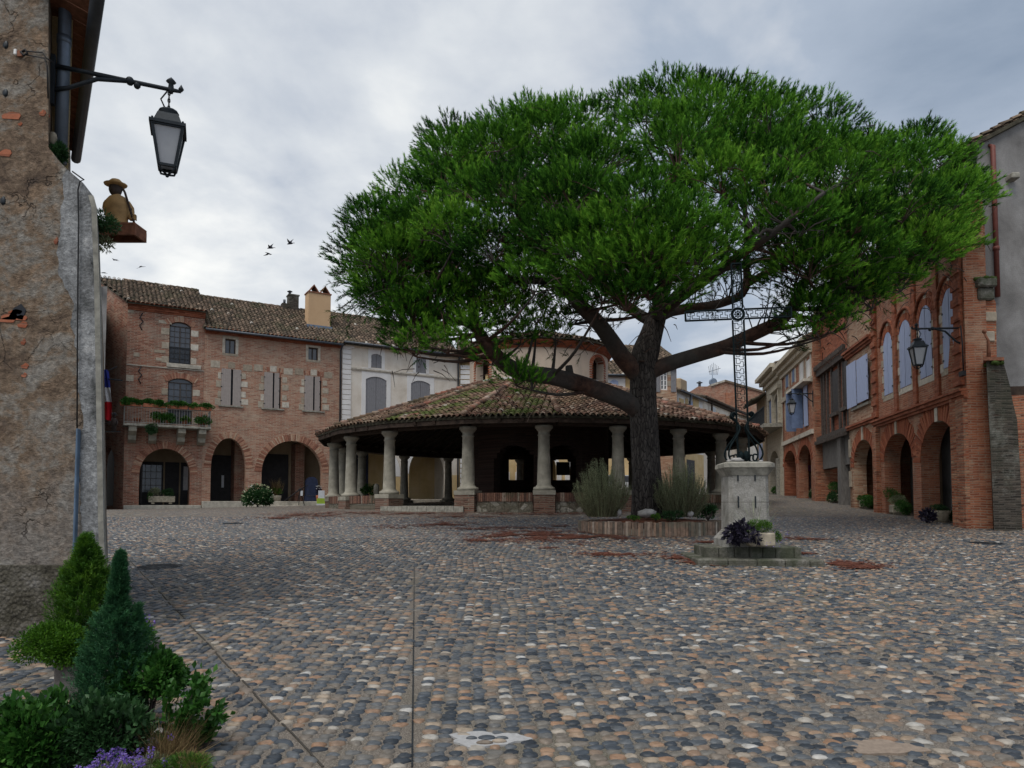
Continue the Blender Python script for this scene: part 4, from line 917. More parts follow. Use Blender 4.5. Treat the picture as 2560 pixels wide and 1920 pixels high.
# E
s0, s1 = DF.S(1482, 1000), DF.S(1612, 1000)
zE = DF.Z(1550, 936, -.3); zR = DF.Z(1550, 908, 3.0)
q = DF.rect(1525, 1545, 955, 1000)
E = simple_house(DF, 'plaster_house', 'cream and ochre house with a pale blue shutter right of the hall drum', s0, s1, zE, zR, 'plaster_ochre', yR=3, holes=[], seed=22)
m_ = MB(); m_.box(q[0] - s0 - .9, q[1] - s0 + .55, -.04, 0, q[2] - 1, zE - .02); m_.box(q[1] - s0 + 2.1, q[1] - s0 + 3.3, -.04, 0, q[2] - 1, zE - .02); m_.build('window_surround', M['plaster_white'], E)
shutter(E, q[0] - s0, (q[0] + q[1]) / 2 - s0, q[2], q[3], 'shutter_blue', y=-.1, zc1=q[3] + .15, zc0=q[3]); shutter(E, (q[0] + q[1]) / 2 - s0 + .01, q[1] - s0, q[2], q[3], 'shutter_blue', y=-.1, zc0=q[3] + .15, zc1=q[3])
m_ = MB(); m_.tube([(0, -.38, zE - .05), (s1 - s0, -.38, zE - .05)], .08, 8); m_.tube([(q[1] - s0 + 1.8, -.3, zE - 1.6), (q[1] - s0 + 1.8, -.3, zE - .9), (q[1] - s0 + 2.6, -.38, zE - .3)], .08, 8); m_.build('gutter', M['zinc_dark'], E)
# F brick house with white window
s0, s1 = DF.S(1590, 1000), DF.S(1692, 1000); DF2 = Fac(DF.w(s0, -1.2, 0).x, DF.w(s0, -1.2, 0).y, 1, .1, DF.z0); s1 = DF2.S(1692, 1000)
zE = DF2.Z(1660, 899, -.3); zR = DF2.Z(1650, 870, 4); q = DF2.rect(1651, 1669, 926, 975)
E = simple_house(DF2, 'brick_house', 'brick house behind the pine trunk with a white window and grey shutters', 0, s1, zE, zR, 'brick_light', yR=4, holes=[[(q[0], q[2]), (q[1], q[2]), (q[1], q[3]), (q[0], q[3])]], seed=23)
window(E, *q, y=.12, nx=1, nz=4, fmat='white_paint', fw=.09, muntin=.04); q2 = DF2.rect(1677, 1690, 924, 980); shutter(E, *q2, 'shutter_grey'); q3 = DF2.rect(1640, 1650, 926, 980); shutter(E, *q3, 'shutter_grey')
m_ = MB(); m_.box(0, s1, -.25, 0, zE - .6, zE - .02); m_.build('brick_cornice', M['brick_flat'], E)
blocks(E, [(q[1], q[1] + .25, q[2] + .3, q[2] + .7), (q[1], q[1] + .25, q[2] + 1.1, q[2] + 1.5)])
# G, H : receding row
p0 = P(1693, 1000, 60); GF = Fac(p0.x, p0.y, .626, 1)
def rowhouse(F, u0, u1, veave_u, veave, rise, wmat, label, seed, left=True, yR=3.5, name='plaster_house', depth=8):
    s0, s1 = F.S(u0, 1050), F.S(u1, 1050); zE = F.Z(veave_u, veave, -.3)
    return simple_house(F, name, label, s0, s1, zE, zE + rise, wmat, yR=yR, seed=seed, left=left, depth=depth), s0, s1, zE
E, s0, s1, zE = rowhouse(GF, 1693, 1757, 1695, 972, 1.2, 'plaster_white', 'white house with yellow panels and a bracketed drainpipe beyond the brick house', 24)
m_ = MB()
for a, b_ in ((1698, 1709), (1713, 1720), (1732, 1746)): q = GF.rect(a, b_, 1000, 1050); m_.box(q[0] - s0, q[1] - s0, -.05, 0, q[2], GF.Z((a + b_) / 2, 997))
m_.build('wall_panel', M['plaster_ochre'], E)
q = GF.rect(1722, 1729, 1003, 1030); shutter(E, q[0] - s0, q[1] - s0, q[2], q[3], 'shutter_blue', y=-.1)
m_ = MB(); a = GF.S(1713, 1000) - s0; m_.tube([(a + .4, -.4, zE - .1), (a + .4, -.3, zE - .9), (a - .5, -.2, zE - 1.3), (a - .5, -.15, zE - 4)], .1, 7); m_.tube([(0, -.4, zE - .08), (s1 - s0, -.4, zE - .08)], .09, 7); m_.build('gutter', M['zinc_dark'], E)
q = GF.rect(1716, 1736, 1150, 1240); MB().box(q[0] - s0, q[1] - s0, -.05, .0, q[2], q[3]).build('door', M['door_dark'], E); MB().box(0, s1 - s0, -.04, 0, -1, GF.Z(1725, 1132)).build('ground_floor_facing', M['plaster_ochre'], E)
cz = GF.Z(1710, 948, 2); cs = GF.S(1702, 960, 2), GF.S(1718, 960, 2); m_ = MB(); m_.box(cs[0] - s0, cs[1] - s0, 2, 3.2, zE, cz, b=.1); m_.build('chimney', M['plaster_dim'], E)
E, s0, s1, zE = rowhouse(GF, 1757, 1862, 1786, 1001, .9, 'plaster_cream', 'long cream house with a low brown eave beyond the hall roof', 25, left=False)
m_ = MB(); m_.tube([(0, -.4, zE - .08), (s1 - s0, -.4, zE - .08)], .12, 7); a = GF.S(1772, 1010) - s0; m_.tube([(a, -.3, zE - .2), (a, -.15, -.5)], .1, 7); m_.box(0, s1 - s0, -.3, 0, zE - .35, zE - .15); m_.build('gutter', M['beam_dark'], E)
for u in (1780, 1826): q = GF.rect(u, u + 8, 1018, 1050); MB().box(q[0] - s0, q[1] - s0, -.06, 0, q[2], q[3]).build('window', M['glass_window'], E)
# brick gable house far behind
BF = Fac(*P(1746, 1000, 92).xy, 1, 0); s1 = BF.S(1906, 1000)
E = BF.empty('brick_house', 'tall bare brick gable with a patched orange chimney breast against the sky', 'house')
pk, sl_, sr, z3 = BF.sz(1812, 954), BF.sz(1782, 962), BF.sz(1902, 982), BF.Z(1750, 966)
MB().prism([(0, -2), (s1, -2), (s1, sr[1]), (pk[0], pk[1]), (sl_[0], sl_[1]), (sl_[0], z3), (0, z3)], 0, 9).build('gable_wall', M['brick_old'], E)
q = BF.rect(1814, 1838, 983, 1030); MB().box(q[0], q[1], -.3, 0, q[2] - 4, q[3]).build('chimney_breast', M['brick_orange'], E)
m_ = MB(); m_.bar((sl_[0] - .3, 4.5, sl_[1] - .1), (pk[0], 4.5, pk[1] + .1), 9.4, .25); m_.bar((pk[0], 4.5, pk[1] + .1), (s1 + .3, 4.5, sr[1] + .05), 9.4, .25); m_.build('roof', M['roof_tiles'], E)
m_ = MB(); x = BF.S(1754, 960); m_.tube([(x, 1, z3), (x, 1, z3 + .6)], .18, 8); m_.tube([(x, 1, z3 + .6), (x, 1, z3 + .7)], [.4, .4], 8); m_.tube([(x, 1, z3 + .7), (x, 1, z3 + .85)], .15, 8); m_.build('chimney_pot', M['zinc_dark'], E)
x = BF.S(1784, 960); E2 = empty('roof_antenna', BF.w(x, .5, z3 - 2), 0, 'spiky television antenna with a dish on the brick gable', 'antenna')
m_ = MB(); m_.tube([(0, 0, 0), (0, 0, 4.6)], .05, 6); m_.build('mast', M['zinc'], E2)
m_ = MB()
for k in range(7): m_.tube([(-.3 + k * .16, 0, 3.6), (-.5 + k * .22, 0, 5.2 - abs(k - 3) * .15)], .025, 5)
m_.tube([(-.5, 0, 4.0), (1.1, 0, 4.5)], .03, 5); m_.build('aerial', M['zinc_dark'], E2)
m_ = MB(); m_.lathe([(.01, 0), (.35, .05), (.55, .15), (.55, .17), (.3, .1)], (0, 0, 0), 14); o = m_.build('dish', M['zinc'], E2, (0, -.1, 2.6)); o.rotation_euler = (R(90), 0, 0)
# lean-to tile roof in front of the gable
LFc = Fac(*P(1846, 1030, 74).xy, .626, 1); simple_house(LFc, 'plaster_house', 'low house with a rose tiled roof at the far end of the row', 0, 9, LFc.Z(1850, 1038), LFc.Z(1850, 1038) + 1.8, 'plaster_cream', yR=4, seed=26, tiles='hall_tiles')
# ================================================== right row: line R (x runs towards the camera)
g0 = G(2428, 1322); RF = Fac(g0.x, g0.y, -.191, -1)
sR1, sR0, sN = RF.S(2190, 1050), RF.S(2122, 1050), 0.0
F = RF.at(sR1); W1 = -sR1
E = F.empty('brick_house', 'orange brick house with tall arched blue shutters above two street arches', 'house')
zt = F.Z(2424, 470)
wins = [(2359, 2393, 740, 913, 719), (2300, 2330, 786, 945, 761), (2249, 2277, 822, 968, 799), (2209, 2230, 850, 985, 832)]
wr = []
for a, b_, vt, vb, vc in wins:
    um = (a + b_) / 2; x0_, x1_ = F.S(a, 850), F.S(b_, 850); wr.append((x0_, x1_, F.Z(um, vb), F.Z(um, vt), F.Z(um, vc)))
zb_ = sum(q[2] for q in wr) / 4; zs_ = sum(q[3] for q in wr) / 4; zc_ = sum(q[4] for q in wr) / 4
print('R windows', [[round(t, 2) for t in q] for q in wr])
wr = [(q[0], q[1], zb_, zs_ - .1, zc_) for q in wr]
a1 = (F.S(2302, 1150), F.S(2397, 1150), F.Z(2350, 1150), F.Z(2350, 1050)); a2 = (F.S(2211, 1150), F.S(2281, 1150), F.Z(2246, 1150), F.Z(2243, 1083))
print('R arches', a1, a2, 'W1', W1)
out = [(0, -1)] + [(a2[0], -1)] + arc(*a2)[::-1] + [(a2[1], -1), (a1[0], -1)] + arc(*a1)[::-1] + [(a1[1], -1), (W1, -1), (W1, zt), (0, zt)]
wall('front_wall', out, [arch_hole(q[0] + .03, q[1] - .03, q[2] + .03, q[3], q[4] - .03) for q in wr], 0, .55, M['brick_orange'], E)
shell(E, 0, W1, 6, zt, 3.5, zt + 1.5, 'brick_orange', seed=31, left=True, right=False, fw=.55, trim=2.2, back=False)
for q in wr:
    c = (q[0] + q[1]) / 2; shutter(E, q[0], c - .02, q[2], q[3], 'shutter_blue', y=-.02, zc0=q[3], zc1=q[4], hinge=-1, planks=6); shutter(E, c + .02, q[1], q[2], q[3], 'shutter_blue', y=-.02, zc0=q[4], zc1=q[3], hinge=1, planks=6)
    ring_bricks(arc(q[0], q[1], q[3], q[4], 14), .24, -.02, .1, 'arch_bricks', M['voussoir_orange'], E, step=.07, inner=.0)
    m_ = MB(); cx_ = c; pts = arc(q[0] - .34, q[1] + .34, q[3] + .05, q[4] + .42, 14); m_.tube([(q[0] - .42, -.04, q[3] + .05)] + [(p[0], -.04, p[1]) for p in pts[::-1]] + [(q[1] + .42, -.04, q[3] + .05)], .055, 6); m_.build('label_mould', M['brick_flat'], E)
    ql = [(c - .09, c + .09, q[4] + .01, q[4] + .34)]; k = 0; zz_ = q[2] - .1
    while zz_ < q[3]:
        w_ = random.uniform(.1, .16) if k % 2 else random.uniform(.26, .34); ql += [(q[0] - w_, q[0] - .004, zz_, zz_ + .27), (q[1] + .004, q[1] + w_, zz_, zz_ + .27)]
        zz_ += random.choice((.3, .3, .62)); k += 1
    ql += [(q[0] - .2, q[1] + .2, q[2] - .22, q[2] - .02)]
    blocks(E, ql)
m_ = MB()
px_ = [0.12] + [(wr[i + 1][1] + wr[i][0]) / 2 for i in range(3)] + [W1 - .35]
zco = F.Z(2300, 1011)
for k, x in enumerate(px_):
    lo = zco + .1 if k in (0, 4) else zb_ - .75
    w_ = .24 if k in (0, 4) else .16
    m_.box(x - w_, x + w_, -.07, 0, lo, zt - .5)
    if k not in (0, 4): m_.box(x - w_ - .05, x + w_ + .05, -.12, 0, lo - .12, lo)
    else:
        zz_ = lo
        while zz_ < zt - .9: m_.box(x - w_ - .03, x + w_ + .03, -.12, -.07, zz_, zz_ + .22); zz_ += .46
m_.build('pilaster', M['brick_flat'], E)
m_ = MB()
for h0, h1, d_ in ((.0, .09, .10), (.09, .2, .16), (.2, .27, .22)): m_.box(-.05, W1 + .05, -d_, 0, zco - .3 + h0, zco - .3 + h1 - .004)
m_.build('string_course', M['brick_flat'], E)
m_ = MB()
for h, d_ in ((.5, .12), (.34, .2), (.18, .3)): m_.box(-.05, W1, -d_, 0, zt - h, zt - h + .15)
m_.build('brick_cornice', M['brick_flat'], E)
for a in (a1, a2):
    ring_bricks(arc(*a, 24), .62, -.015, .1, 'arch_bricks', M['voussoir_orange'], E, step=.085, gap=.006, xmax=W1 - .08)
    c = (a[0] + a[1]) / 2; blocks(E, [(c - .1, c + .1, a[3] - .03, a[3] + .6)], name='keystone', y0=-.05)
for x in (F.S(2196, 1200), a1[0] - .36):
    pass
m_ = MB(); m_.box(-.02, .45, -.16, 0, -1, zco - .3); m_.box(W1 - .5, W1, -.12, 0, -1, zco - .3); m_.build('brick_pier', M['brick_worn'], E)
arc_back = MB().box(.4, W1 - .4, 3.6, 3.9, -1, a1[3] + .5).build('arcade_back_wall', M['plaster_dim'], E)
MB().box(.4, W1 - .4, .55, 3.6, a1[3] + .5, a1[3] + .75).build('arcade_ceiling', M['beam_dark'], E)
m_ = MB(); m_.box(a1[0] + .3, a1[0] + 1.1, 3.52, 3.595, .9, 3.4); m_.box(a1[0] + 2.4, a1[0] + 3.4, 3.52, 3.595, .9, 3.4); m_.box(a2[0] + .5, a2[0] + 2.0, 3.5, 3.595, .3, 3.6); m_.build('door', M['door_dark'], E)
m_ = MB(); m_.box(a1[1] + .02, W1 - .4, .55, 3.6, -1, a1[3] + .5); m_.box(a2[1] + .2, a1[0] - .2, 2.6, 3.6, -1, a1[3] + .5); m_.box(0, .4, .55, 3.6, -1, a1[3] + .5); m_.build('inner_pier', M['brick_worn'], E)
WR = (F, wr)
# ---- R0
W0 = sR1 - sR0; F = RF.at(sR0); E = F.empty('brick_house', 'pale brick house with two big open blue shutters over one arch', 'house')
a3 = (F.S(2135, 1160), F.S(2186, 1160), F.Z(2160, 1165), F.Z(2160, 1098)); zt0 = F.Z(2190, 700)
out = [(0, -1), (a3[0], -1)] + arc(*a3)[::-1] + [(a3[1], -1), (W0 - .01, -1), (W0 - .01, zt0), (0, zt0)]
q = F.rect(2133, 2176, 905, 1010)
wall('front_wall', out, [[(q[0] + .2, q[2] + .1), (q[1] - .2, q[2] + .1), (q[1] - .2, q[3]), (q[0] + .2, q[3])]], 0, .5, M['brick_light'], E)
shell(E, 0, W0 - .01, 9, zt0, 4.5, zt0 + 1.8, 'brick_light', seed=32)
xa, xb, xc, xd = F.S(2127, 950), F.S(2150, 950), F.S(2153, 950), F.S(2180, 950)
shutter(E, xa, xb, F.Z(2140, 1018), F.Z(2140, 906), 'shutter_blue', y=-.18, hinge=0, planks=6); shutter(E, xc, xd, F.Z(2165, 1004), F.Z(2165, 892), 'shutter_blue', y=-.18, hinge=1, planks=6)
m_ = MB(); m_.box(xa + .3, xd - .2, -.12, 0, F.Z(2165, 1009) - .1, F.Z(2165, 1009) + .02, b=.01); m_.build('sill', M['stone_rim'], E)
m_ = MB(); zk = F.Z(2160, 871)
for h0, h1, d_ in ((0, .1, .1), (.1, .2, .18), (.2, .3, .26)): m_.box(-.02, W0 - .02, -d_, 0, zk + h0, zk + h1 - .004)
zk2 = F.Z(2155, 1066)
for h0, h1, d_ in ((0, .1, .1), (.1, .2, .16)): m_.box(-.02, W0 - .02, -d_, 0, zk2 + h0, zk2 + h1 - .004)
m_.build('string_course', M['brick_flat'], E)
ring_bricks(arc(*a3, 20), .5, -.015, .1, 'arch_bricks', M['voussoir_orange'], E, step=.085, gap=.006)
c = (a3[0] + a3[1]) / 2; blocks(E, [(c - .1, c + .1, a3[3] - .03, a3[3] + .55), (0, .3, 2.2, 3.0), (0, .3, .9, 1.6)], name='keystone', y0=-.05)
MB().box(.4, W0 - .4, 3.6, 3.9, -1, a3[3] + .4).build('arcade_back_wall', M['brick_worn'], E); MB().box(.4, W0 - .4, .5, 3.6, a3[3] + .4, a3[3] + .6).build('arcade_ceiling', M['beam_dark'], E)
m_ = MB(); m_.box(W0 - .4, W0 - .02, .5, 3.6, -1, a3[3] + .4); m_.box(.02, .4, .5, 3.6, -1, a3[3] + .4); m_.build('inner_pier', M['brick_worn'], E)
# ---- corner pier wall + R2 grey gable house (faces the camera)
bF = Fac(g0.x + .02, g0.y, 1, 0.0, g0.z); Yc = g0.y
wl = bF.S(2424, 1200); wr_ = bF.S(2495, 900)
E = bF.empty('brick_pier', 'weathered brick corner pier with white stone blocks beside the grey gable', 'pier')
zp = bF.Z(2440, 540)
zm = bF.Z(2460, 905)
MB().prism([(.03, -1), (bF.S(2490, 1300), -1), (bF.S(2490, 1200), zm), (bF.S(2492, 905), zm + .02), (bF.S(2490, 760), bF.Z(2490, 757)), (bF.S(2465, 712), bF.Z(2465, 712)), (bF.S(2463, 600), zp), (bF.S(2432, 600), zp), (bF.S(2432, 700), bF.Z(2440, 712)), (.03, zm)], .0, .9).build('shaft', M['brick_worn'], E)
m_ = MB()
for (a, b_, v0_, v1_) in ((2443, 2490, 780, 804), (2442, 2485, 829, 854), (2443, 2474, 885, 908)): q = bF.rect(a, b_, v0_, v1_); m_.box(q[0], q[1], -.05, .3, q[2], q[3], b=.02)
m_.build('stone_block', M['quoin_stone'], E)
q = bF.rect(2434, 2480, 700, 722); m_ = MB(); m_.box(q[0], q[1], -.25, .5, q[2], q[3], b=.04); m_.box(q[0] + .05, q[1] - .02, -.15, .4, q[2] - .35, q[2], b=.04); m_.build('ledge', M['step_stone'], E)
m_ = MB()
for k in range(26): m_.ball((random.uniform(q[0], q[1]), random.uniform(-.22, .1), q[3]), .08, .07, .06, 7, 4, jit=.5)
m_.build('moss', M['moss'], E)
# R2
bG = Fac(bF.w(wl + .3, .9, 0).x, bF.w(wl + .3, .9, 0).y, 1, 0, g0.z)
E = bG.empty('plaster_house', 'tall grey stuccoed gable house at the right edge', 'house')
s2 = bG.S(2760, 900); ga, gb = bG.sz(2447, 356), bG.sz(2560, 296); slp = (gb[1] - ga[1]) / (gb[0] - ga[0]); xp = bG.S(2700, 300)
sl0 = bG.S(2446, 500); zpk = ga[1] + slp * (xp - ga[0]); s3 = 2 * xp - sl0
ax0, ax1 = bG.S(2552, 1200), bG.S(2700, 1200); az, ac = bG.Z(2600, 1200), bG.Z(2600, 1078)
out = [(sl0, -1), (ax0, -1)] + arc(ax0, ax1, az, ac)[::-1] + [(ax1, -1), (s3, -1), (s3, ga[1] - .1), (xp, zpk), (sl0, ga[1] - .05)]
wall('gable_wall', out, [], 0, .5, M['plaster_grey'], E)
ring_bricks(arc(ax0, ax1, az, ac, 24), .45, -.03, .1, 'arch_bricks', M['voussoir_orange'], E, step=.085, gap=.01)
MB().box(ax0 - .3, ax0, -.03, .1, -1, az).build('brick_jamb', M['brick_worn'], E)
kx = .23
sh3 = lambda p: Vector((p.x + kx * max(0, p.y - .5), p.y, p.z))
m_ = MB()
for xa, xb, ya, yb in ((sl0, sl0 + .4, .5, 9), (s3 - .4, s3, .5, 9), (sl0, s3, 9, 9.3)): m_.prism([(xa, -1), (xb, -1), (xb, ga[1] - .1), (xa, ga[1] - .1)], ya, yb, tf=sh3)
m_.build('side_wall', M['plaster_grey'], E)
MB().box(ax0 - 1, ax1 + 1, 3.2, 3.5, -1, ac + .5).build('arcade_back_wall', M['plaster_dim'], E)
m_ = MB(); n_ = Vector((slp, 0, -1)).normalized() * .1
for x_e, sg in ((sl0 - .35, 1), (s3 + .35, -1)):
    ze = ga[1] - .35 * slp + .02; q = [Vector((x_e, -.15, ze)), Vector((xp, -.15, zpk + .04)), Vector((xp + kx * 9, 9.2, zpk + .04)), Vector((x_e + kx * 9, 9.2, ze))]
    if sg < 0: q = q[::-1]
    m_.add(q + [p - Vector((0, 0, .12)) for p in q], [(0, 1, 2, 3), (7, 6, 5, 4), (0, 4, 5, 1), (1, 5, 6, 2), (2, 6, 7, 3), (3, 7, 4, 0)])
rf = m_.build('roof', M['tile_bed'], E)
e_ = Vector((-kx, -1, 0)).normalized(); O = Vector((sl0 - .35 + kx * 9, 9.2, ga[1] - .35 * slp + .04)); L = (xp - sl0 + .35) * math.sqrt(1 + slp ** 2)
tile_field('roof_tiles', rf, M['roof_tiles'], O, e_, Vector((1, 0, slp)), 9.55, L, seed=41)
q = bG.rect(2513, 2534, 441, 456); MB().box(q[0], q[1], -.3, 0, q[2], q[3], b=.03).build('beam_end', M['stone_rim'], E)
xq = bG.S(2486, 700); m_ = MB(); m_.tube([(xq, -.12, bG.Z(2486, 745)), (xq, -.12, bG.Z(2486, 370)), (xq, .1, bG.Z(2486, 360))], .07, 8)
for v in (625, 480): m_.tube([(xq, -.12, bG.Z(2486, v) - .06), (xq, -.12, bG.Z(2486, v) + .06)], .09, 8)
m_.build('downpipe', M['pipe_red'], E)
# buttress
tF = Fac(bF.w(0, -.7, 0).x, Yc - .7, 1, 0, g0.z)
E = tF.empty('stone_buttress', 'dark grey sloping brick buttress against the grey gable house', 'buttress')
pl = [tF.sz(2487, 1336), tF.sz(2556, 1336), tF.sz(2552, 1200), tF.sz(2543, 1050), tF.sz(2531, 1000), tF.sz(2524, 960), tF.sz(2508, 903), tF.sz(2466, 903), tF.sz(2470, 1000), tF.sz(2478, 1150)]
pl[0] = (pl[0][0], -1); pl[1] = (pl[1][0], -1)
MB().prism(pl, 0, 1.5, tf=lambda p: Vector((p.x + .66 * p.y, p.y, p.z))).build('masonry', M['brick_grey'], E)
q = tF.rect(2458, 2510, 895, 903); MB().prism([(q[0], q[2]), (q[1], q[2]), (q[1], q[3]), (q[0], q[3])], -.12, .8, tf=lambda p: Vector((p.x + .66 * p.y, p.y, p.z))).build('capping_slab', M['rust'], E)
m_ = MB()
for k in range(20): m_.ball((random.uniform(q[0] + .2, q[1] - .1), random.uniform(-.08, .3), q[2] - .05), .07, .06, .06, 7, 4, jit=.5)
m_.build('moss', M['moss'], E)
xq = tF.S(2490, 870); m_ = MB(); m_.tube([(xq, .3, q[3]), (xq, .3, q[3] + .55), (xq - .1, .3, q[3] + .75)], [.06, .04, .03], 6); m_.ball((xq - .1, .3, q[3] + .8), .06); m_.build('iron_stub', M['rust'], E)

# ---- R-1 half timbered
F = RF.at(RF.S(2034, 1050)); base = F
off = .3
s0, s1 = F.S(2050, 1050, off), F.S(2124, 1050, off) + .3
E = F.empty('timbered_house', 'half timbered house with dark posts and brick infill over an open recess', 'house')
q = F.rect(2053, 2120, 908, 1082, off); zlo, zhi = F.Z(2088, 1085, off), F.Z(2088, 908, off)
MB().box(0.1, s1, off + .1, off + .45, zlo, zhi + 3.2).build('brick_infill', M['brick_flat'], E)
m_ = MB(); m_.box(0.1, s1, off - .15, off + .1, zhi - .1, zhi + .2); m_.box(.1, s1, off - .2, off + .1, zlo - .12, zlo + .1)
for k in range(22): x = .2 + k * (s1 - .4) / 21; m_.box(x - .06, x + .06, off - .32, off - .15, zlo - .3, zlo - .13)
for k in range(22): x = .2 + k * (s1 - .4) / 21; m_.box(x - .05, x + .05, off - .3, off - .15, zhi + .2, zhi + .42)
m_.build('beam', M['timber'], E)
for u, w_ in ((2053, .1), (2059, .09), (2067, .1), (2078, .13), (2097, .12), (2107, .1), (2118, .14)):
    x = F.S(u, 1000, off); MB().box(x - w_, x + w_, off + .0, off + .12, zlo + .1, zhi - .1).build('post', M['timber'], E)
for u0, u1, v0_, v1_ in ((2080, 2094, 930, 1035), (2106, 2120, 905, 1020)):
    x0_, x1_ = F.S(u0, 980, off), F.S(u1, 980, off); za, zb2 = F.Z(u0, v1_, off), F.Z(u0, v0_, off)
    m_ = MB(); m_.box(x0_, x1_, off + .02, off + .09, za, zb2); o = m_.build('window', M['door_dark'], E); MB().box(x0_ - .15, x1_ + .15, off - .12, off + .02, za - .18, za - .01).build('sill', M['timber'], o)
MB().box(.1, s1, off + .1, off + .5, zlo - 1.6, zlo - .12).build('lintel_beam', M['timber_grey'], E)
x = F.S(2103, 1150, off); MB().box(x - .3, x + .3, off - .1, off + .4, -1, zlo - .3).build('stone_post', M['timber_grey'], E)
x2 = F.S(2119, 1150, off); MB().box(x2 - .35, x2 + .3, off + .2, off + .5, -1, zlo - 1.6).build('door', M['timber_grey'], E)
m_ = MB(); m_.box(.1, s1, 6.5, 6.8, -1, zlo); m_.build('back_wall', M['brick_core'], E)
MB().box(-.2, .1, .05, 6.8, -1, zhi + 3).build('side_wall', M['brick_worn'], E)
zt_ = zhi + 3.0; O = Vector((0, off - .4, zt_)); m_ = MB(); roof_slab(m_, O, (1, 0, 0), (0, 1, .38), s1, 6); rf = m_.build('roof', M['tile_bed'], E); tile_field('roof_tiles', rf, M['roof_tiles'], O, (1, 0, 0), (0, 1, .38), s1, 6, seed=51)
# ---- R-2 ornate brick
s0 = F.S(1957, 1050); F2 = F.at(s0); W2 = -s0
E = F2.empty('brick_house', 'brick house with cream stone bands and open dark blue shutters, second street arcade', 'house')
zt2 = F2.Z(1985, 884)
ra = (F2.S(1961, 1180), F2.S(1990, 1180), F2.Z(1975, 1165), F2.Z(1975, 1126)); rb = (F2.S(1998, 1180), F2.S(2028, 1180), F2.Z(2013, 1155), F2.Z(2013, 1112))
wu = [(1965, 1971, 930, 968), (1981, 1987, 915, 955), (2001, 2008, 905, 950), (2017, 2025, 900, 943)]; wl2 = [(1965, 1973, 992, 1070), (1990, 2012, 980, 1065)]
hs = []
for a, b_, v0_, v1_ in wu + wl2: q = F2.rect(a, b_, v0_, v1_); hs.append(q)
out = [(0, -2), (ra[0], -2)] + arc(*ra)[::-1] + [(ra[1], -2), (rb[0], -2)] + arc(*rb)[::-1] + [(rb[1], -2), (W2, -2), (W2, zt2), (0, zt2)]
wall('front_wall', out, [[(q[0], q[2]), (q[1], q[2]), (q[1], q[3]), (q[0], q[3])] for q in hs], 0, .5, M['brick_orange'], E)
shell(E, 0, W2, 9, zt2, 4.5, zt2 + 1.8, 'brick_flat', seed=52)
for i, q in enumerate(hs[:5]):
    c = (q[0] + q[1]) / 2; mm = 'shutter_deep' if i in (0, 1, 4) else 'plaster_white'
    shutter(E, q[0], c - .01, q[2], q[3], mm, y=-.02); shutter(E, c + .01, q[1], q[2], q[3], mm, y=-.02)
    blocks(E, [(q[0] - .35, q[0] - .01, q[2] - .1, q[3] + .2), (q[1] + .01, q[1] + .35, q[2] - .1, q[3] + .2), (q[0] - .35, q[1] + .35, q[3] + .2, q[3] + .5)], name='window_surround')
q = hs[5]; window(E, *q, y=.2, nx=1, nz=4)
za, zb2 = F2.Z(1998, 1075), F2.Z(1998, 977)
m_ = MB(); m_.box(q[0] - .1, q[0] - .04, -.55, 0, za, zb2); m_.build('shutter', M['shutter_deep'], E)['label'] = 'dark blue shutter standing open'
m_ = MB(); m_.box(q[1] - .6, q[1] - .54, -.6, 0, za, zb2); m_.build('shutter', M['shutter_deep'], E)['label'] = 'dark blue shutter standing open'
m_ = MB(); m_.box(q[1] + .05, q[1] + .95, -.08, -.03, za, zb2); m_.build('shutter', M['shutter_blue'], E)['label'] = 'pale blue shutter folded back flat'
m_ = MB()
for zb3, h, d_ in ((F2.Z(1990, 972), .3, .12), (F2.Z(1990, 1092), .25, .12)): m_.box(0, W2, -d_, 0, zb3 - h, zb3)
m_.box(W2 * .45, W2, -.5, 0, F2.Z(2015, 958) - .15, F2.Z(2015, 958)); m_.build('stone_band', M['quoin_stone'], E)
m_ = MB()
for h, d_ in ((.9, .15), (.62, .35), (.35, .6)): m_.box(-.1, W2, -d_, 0, zt2 - h, zt2 - h + .27)
m_.build('cornice', M['ashlar_cream'], E)
for a in (ra, rb): ring_bricks(arc(*a, 16), .45, -.015, .1, 'arch_bricks', M['voussoir_orange'], E, step=.1, gap=.006)
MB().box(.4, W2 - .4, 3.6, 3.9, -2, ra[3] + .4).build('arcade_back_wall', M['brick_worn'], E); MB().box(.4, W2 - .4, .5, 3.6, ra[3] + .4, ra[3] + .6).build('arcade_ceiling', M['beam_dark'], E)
MB().box(rb[0] + .05, rb[1], 1.0, 1.25, -1, F2.Z(2013, 1180)).build('low_wall', M['plaster_dim'], E)
# ---- R-3 cream stone
s0 = F2.S(1916, 1080); F3 = F2.at(s0); W3 = -s0; E = F3.empty('stone_house', 'cream stone house front with a balcony at the far end of the right row', 'house')
zt3 = F3.Z(1935, 925); q = F3.rect(1936, 1949, 985, 1062); qd = F3.rect(1920, 1928, 1000, 1068); ar3 = (F3.S(1926, 1200), F3.S(1947, 1200), F3.Z(1938, 1160), F3.Z(1938, 1126))
out = [(0, -2), (ar3[0], -2)] + arc(*ar3)[::-1] + [(ar3[1], -2), (W3 - .01, -2), (W3 - .01, zt3), (0, zt3)]
wall('front_wall', out, [arch_hole(q[0], q[1], q[2], q[3] - .5, q[3]), [(qd[0], qd[2]), (qd[1], qd[2]), (qd[1], qd[3]), (qd[0], qd[3])]], 0, .5, M['ashlar_cream'], E)
shell(E, 0, W3 - .01, 9, zt3, 4.5, zt3 + 1.8, 'brick_flat', seed=53, right=False)
m_ = MB()
for h, d_ in ((.9, .2), (.6, .45), (.3, .75)): m_.box(-.2, W3 - .02, -d_, 0, zt3 - h, zt3 - h + .26)
m_.build('cornice', M['ashlar_cream'], E)
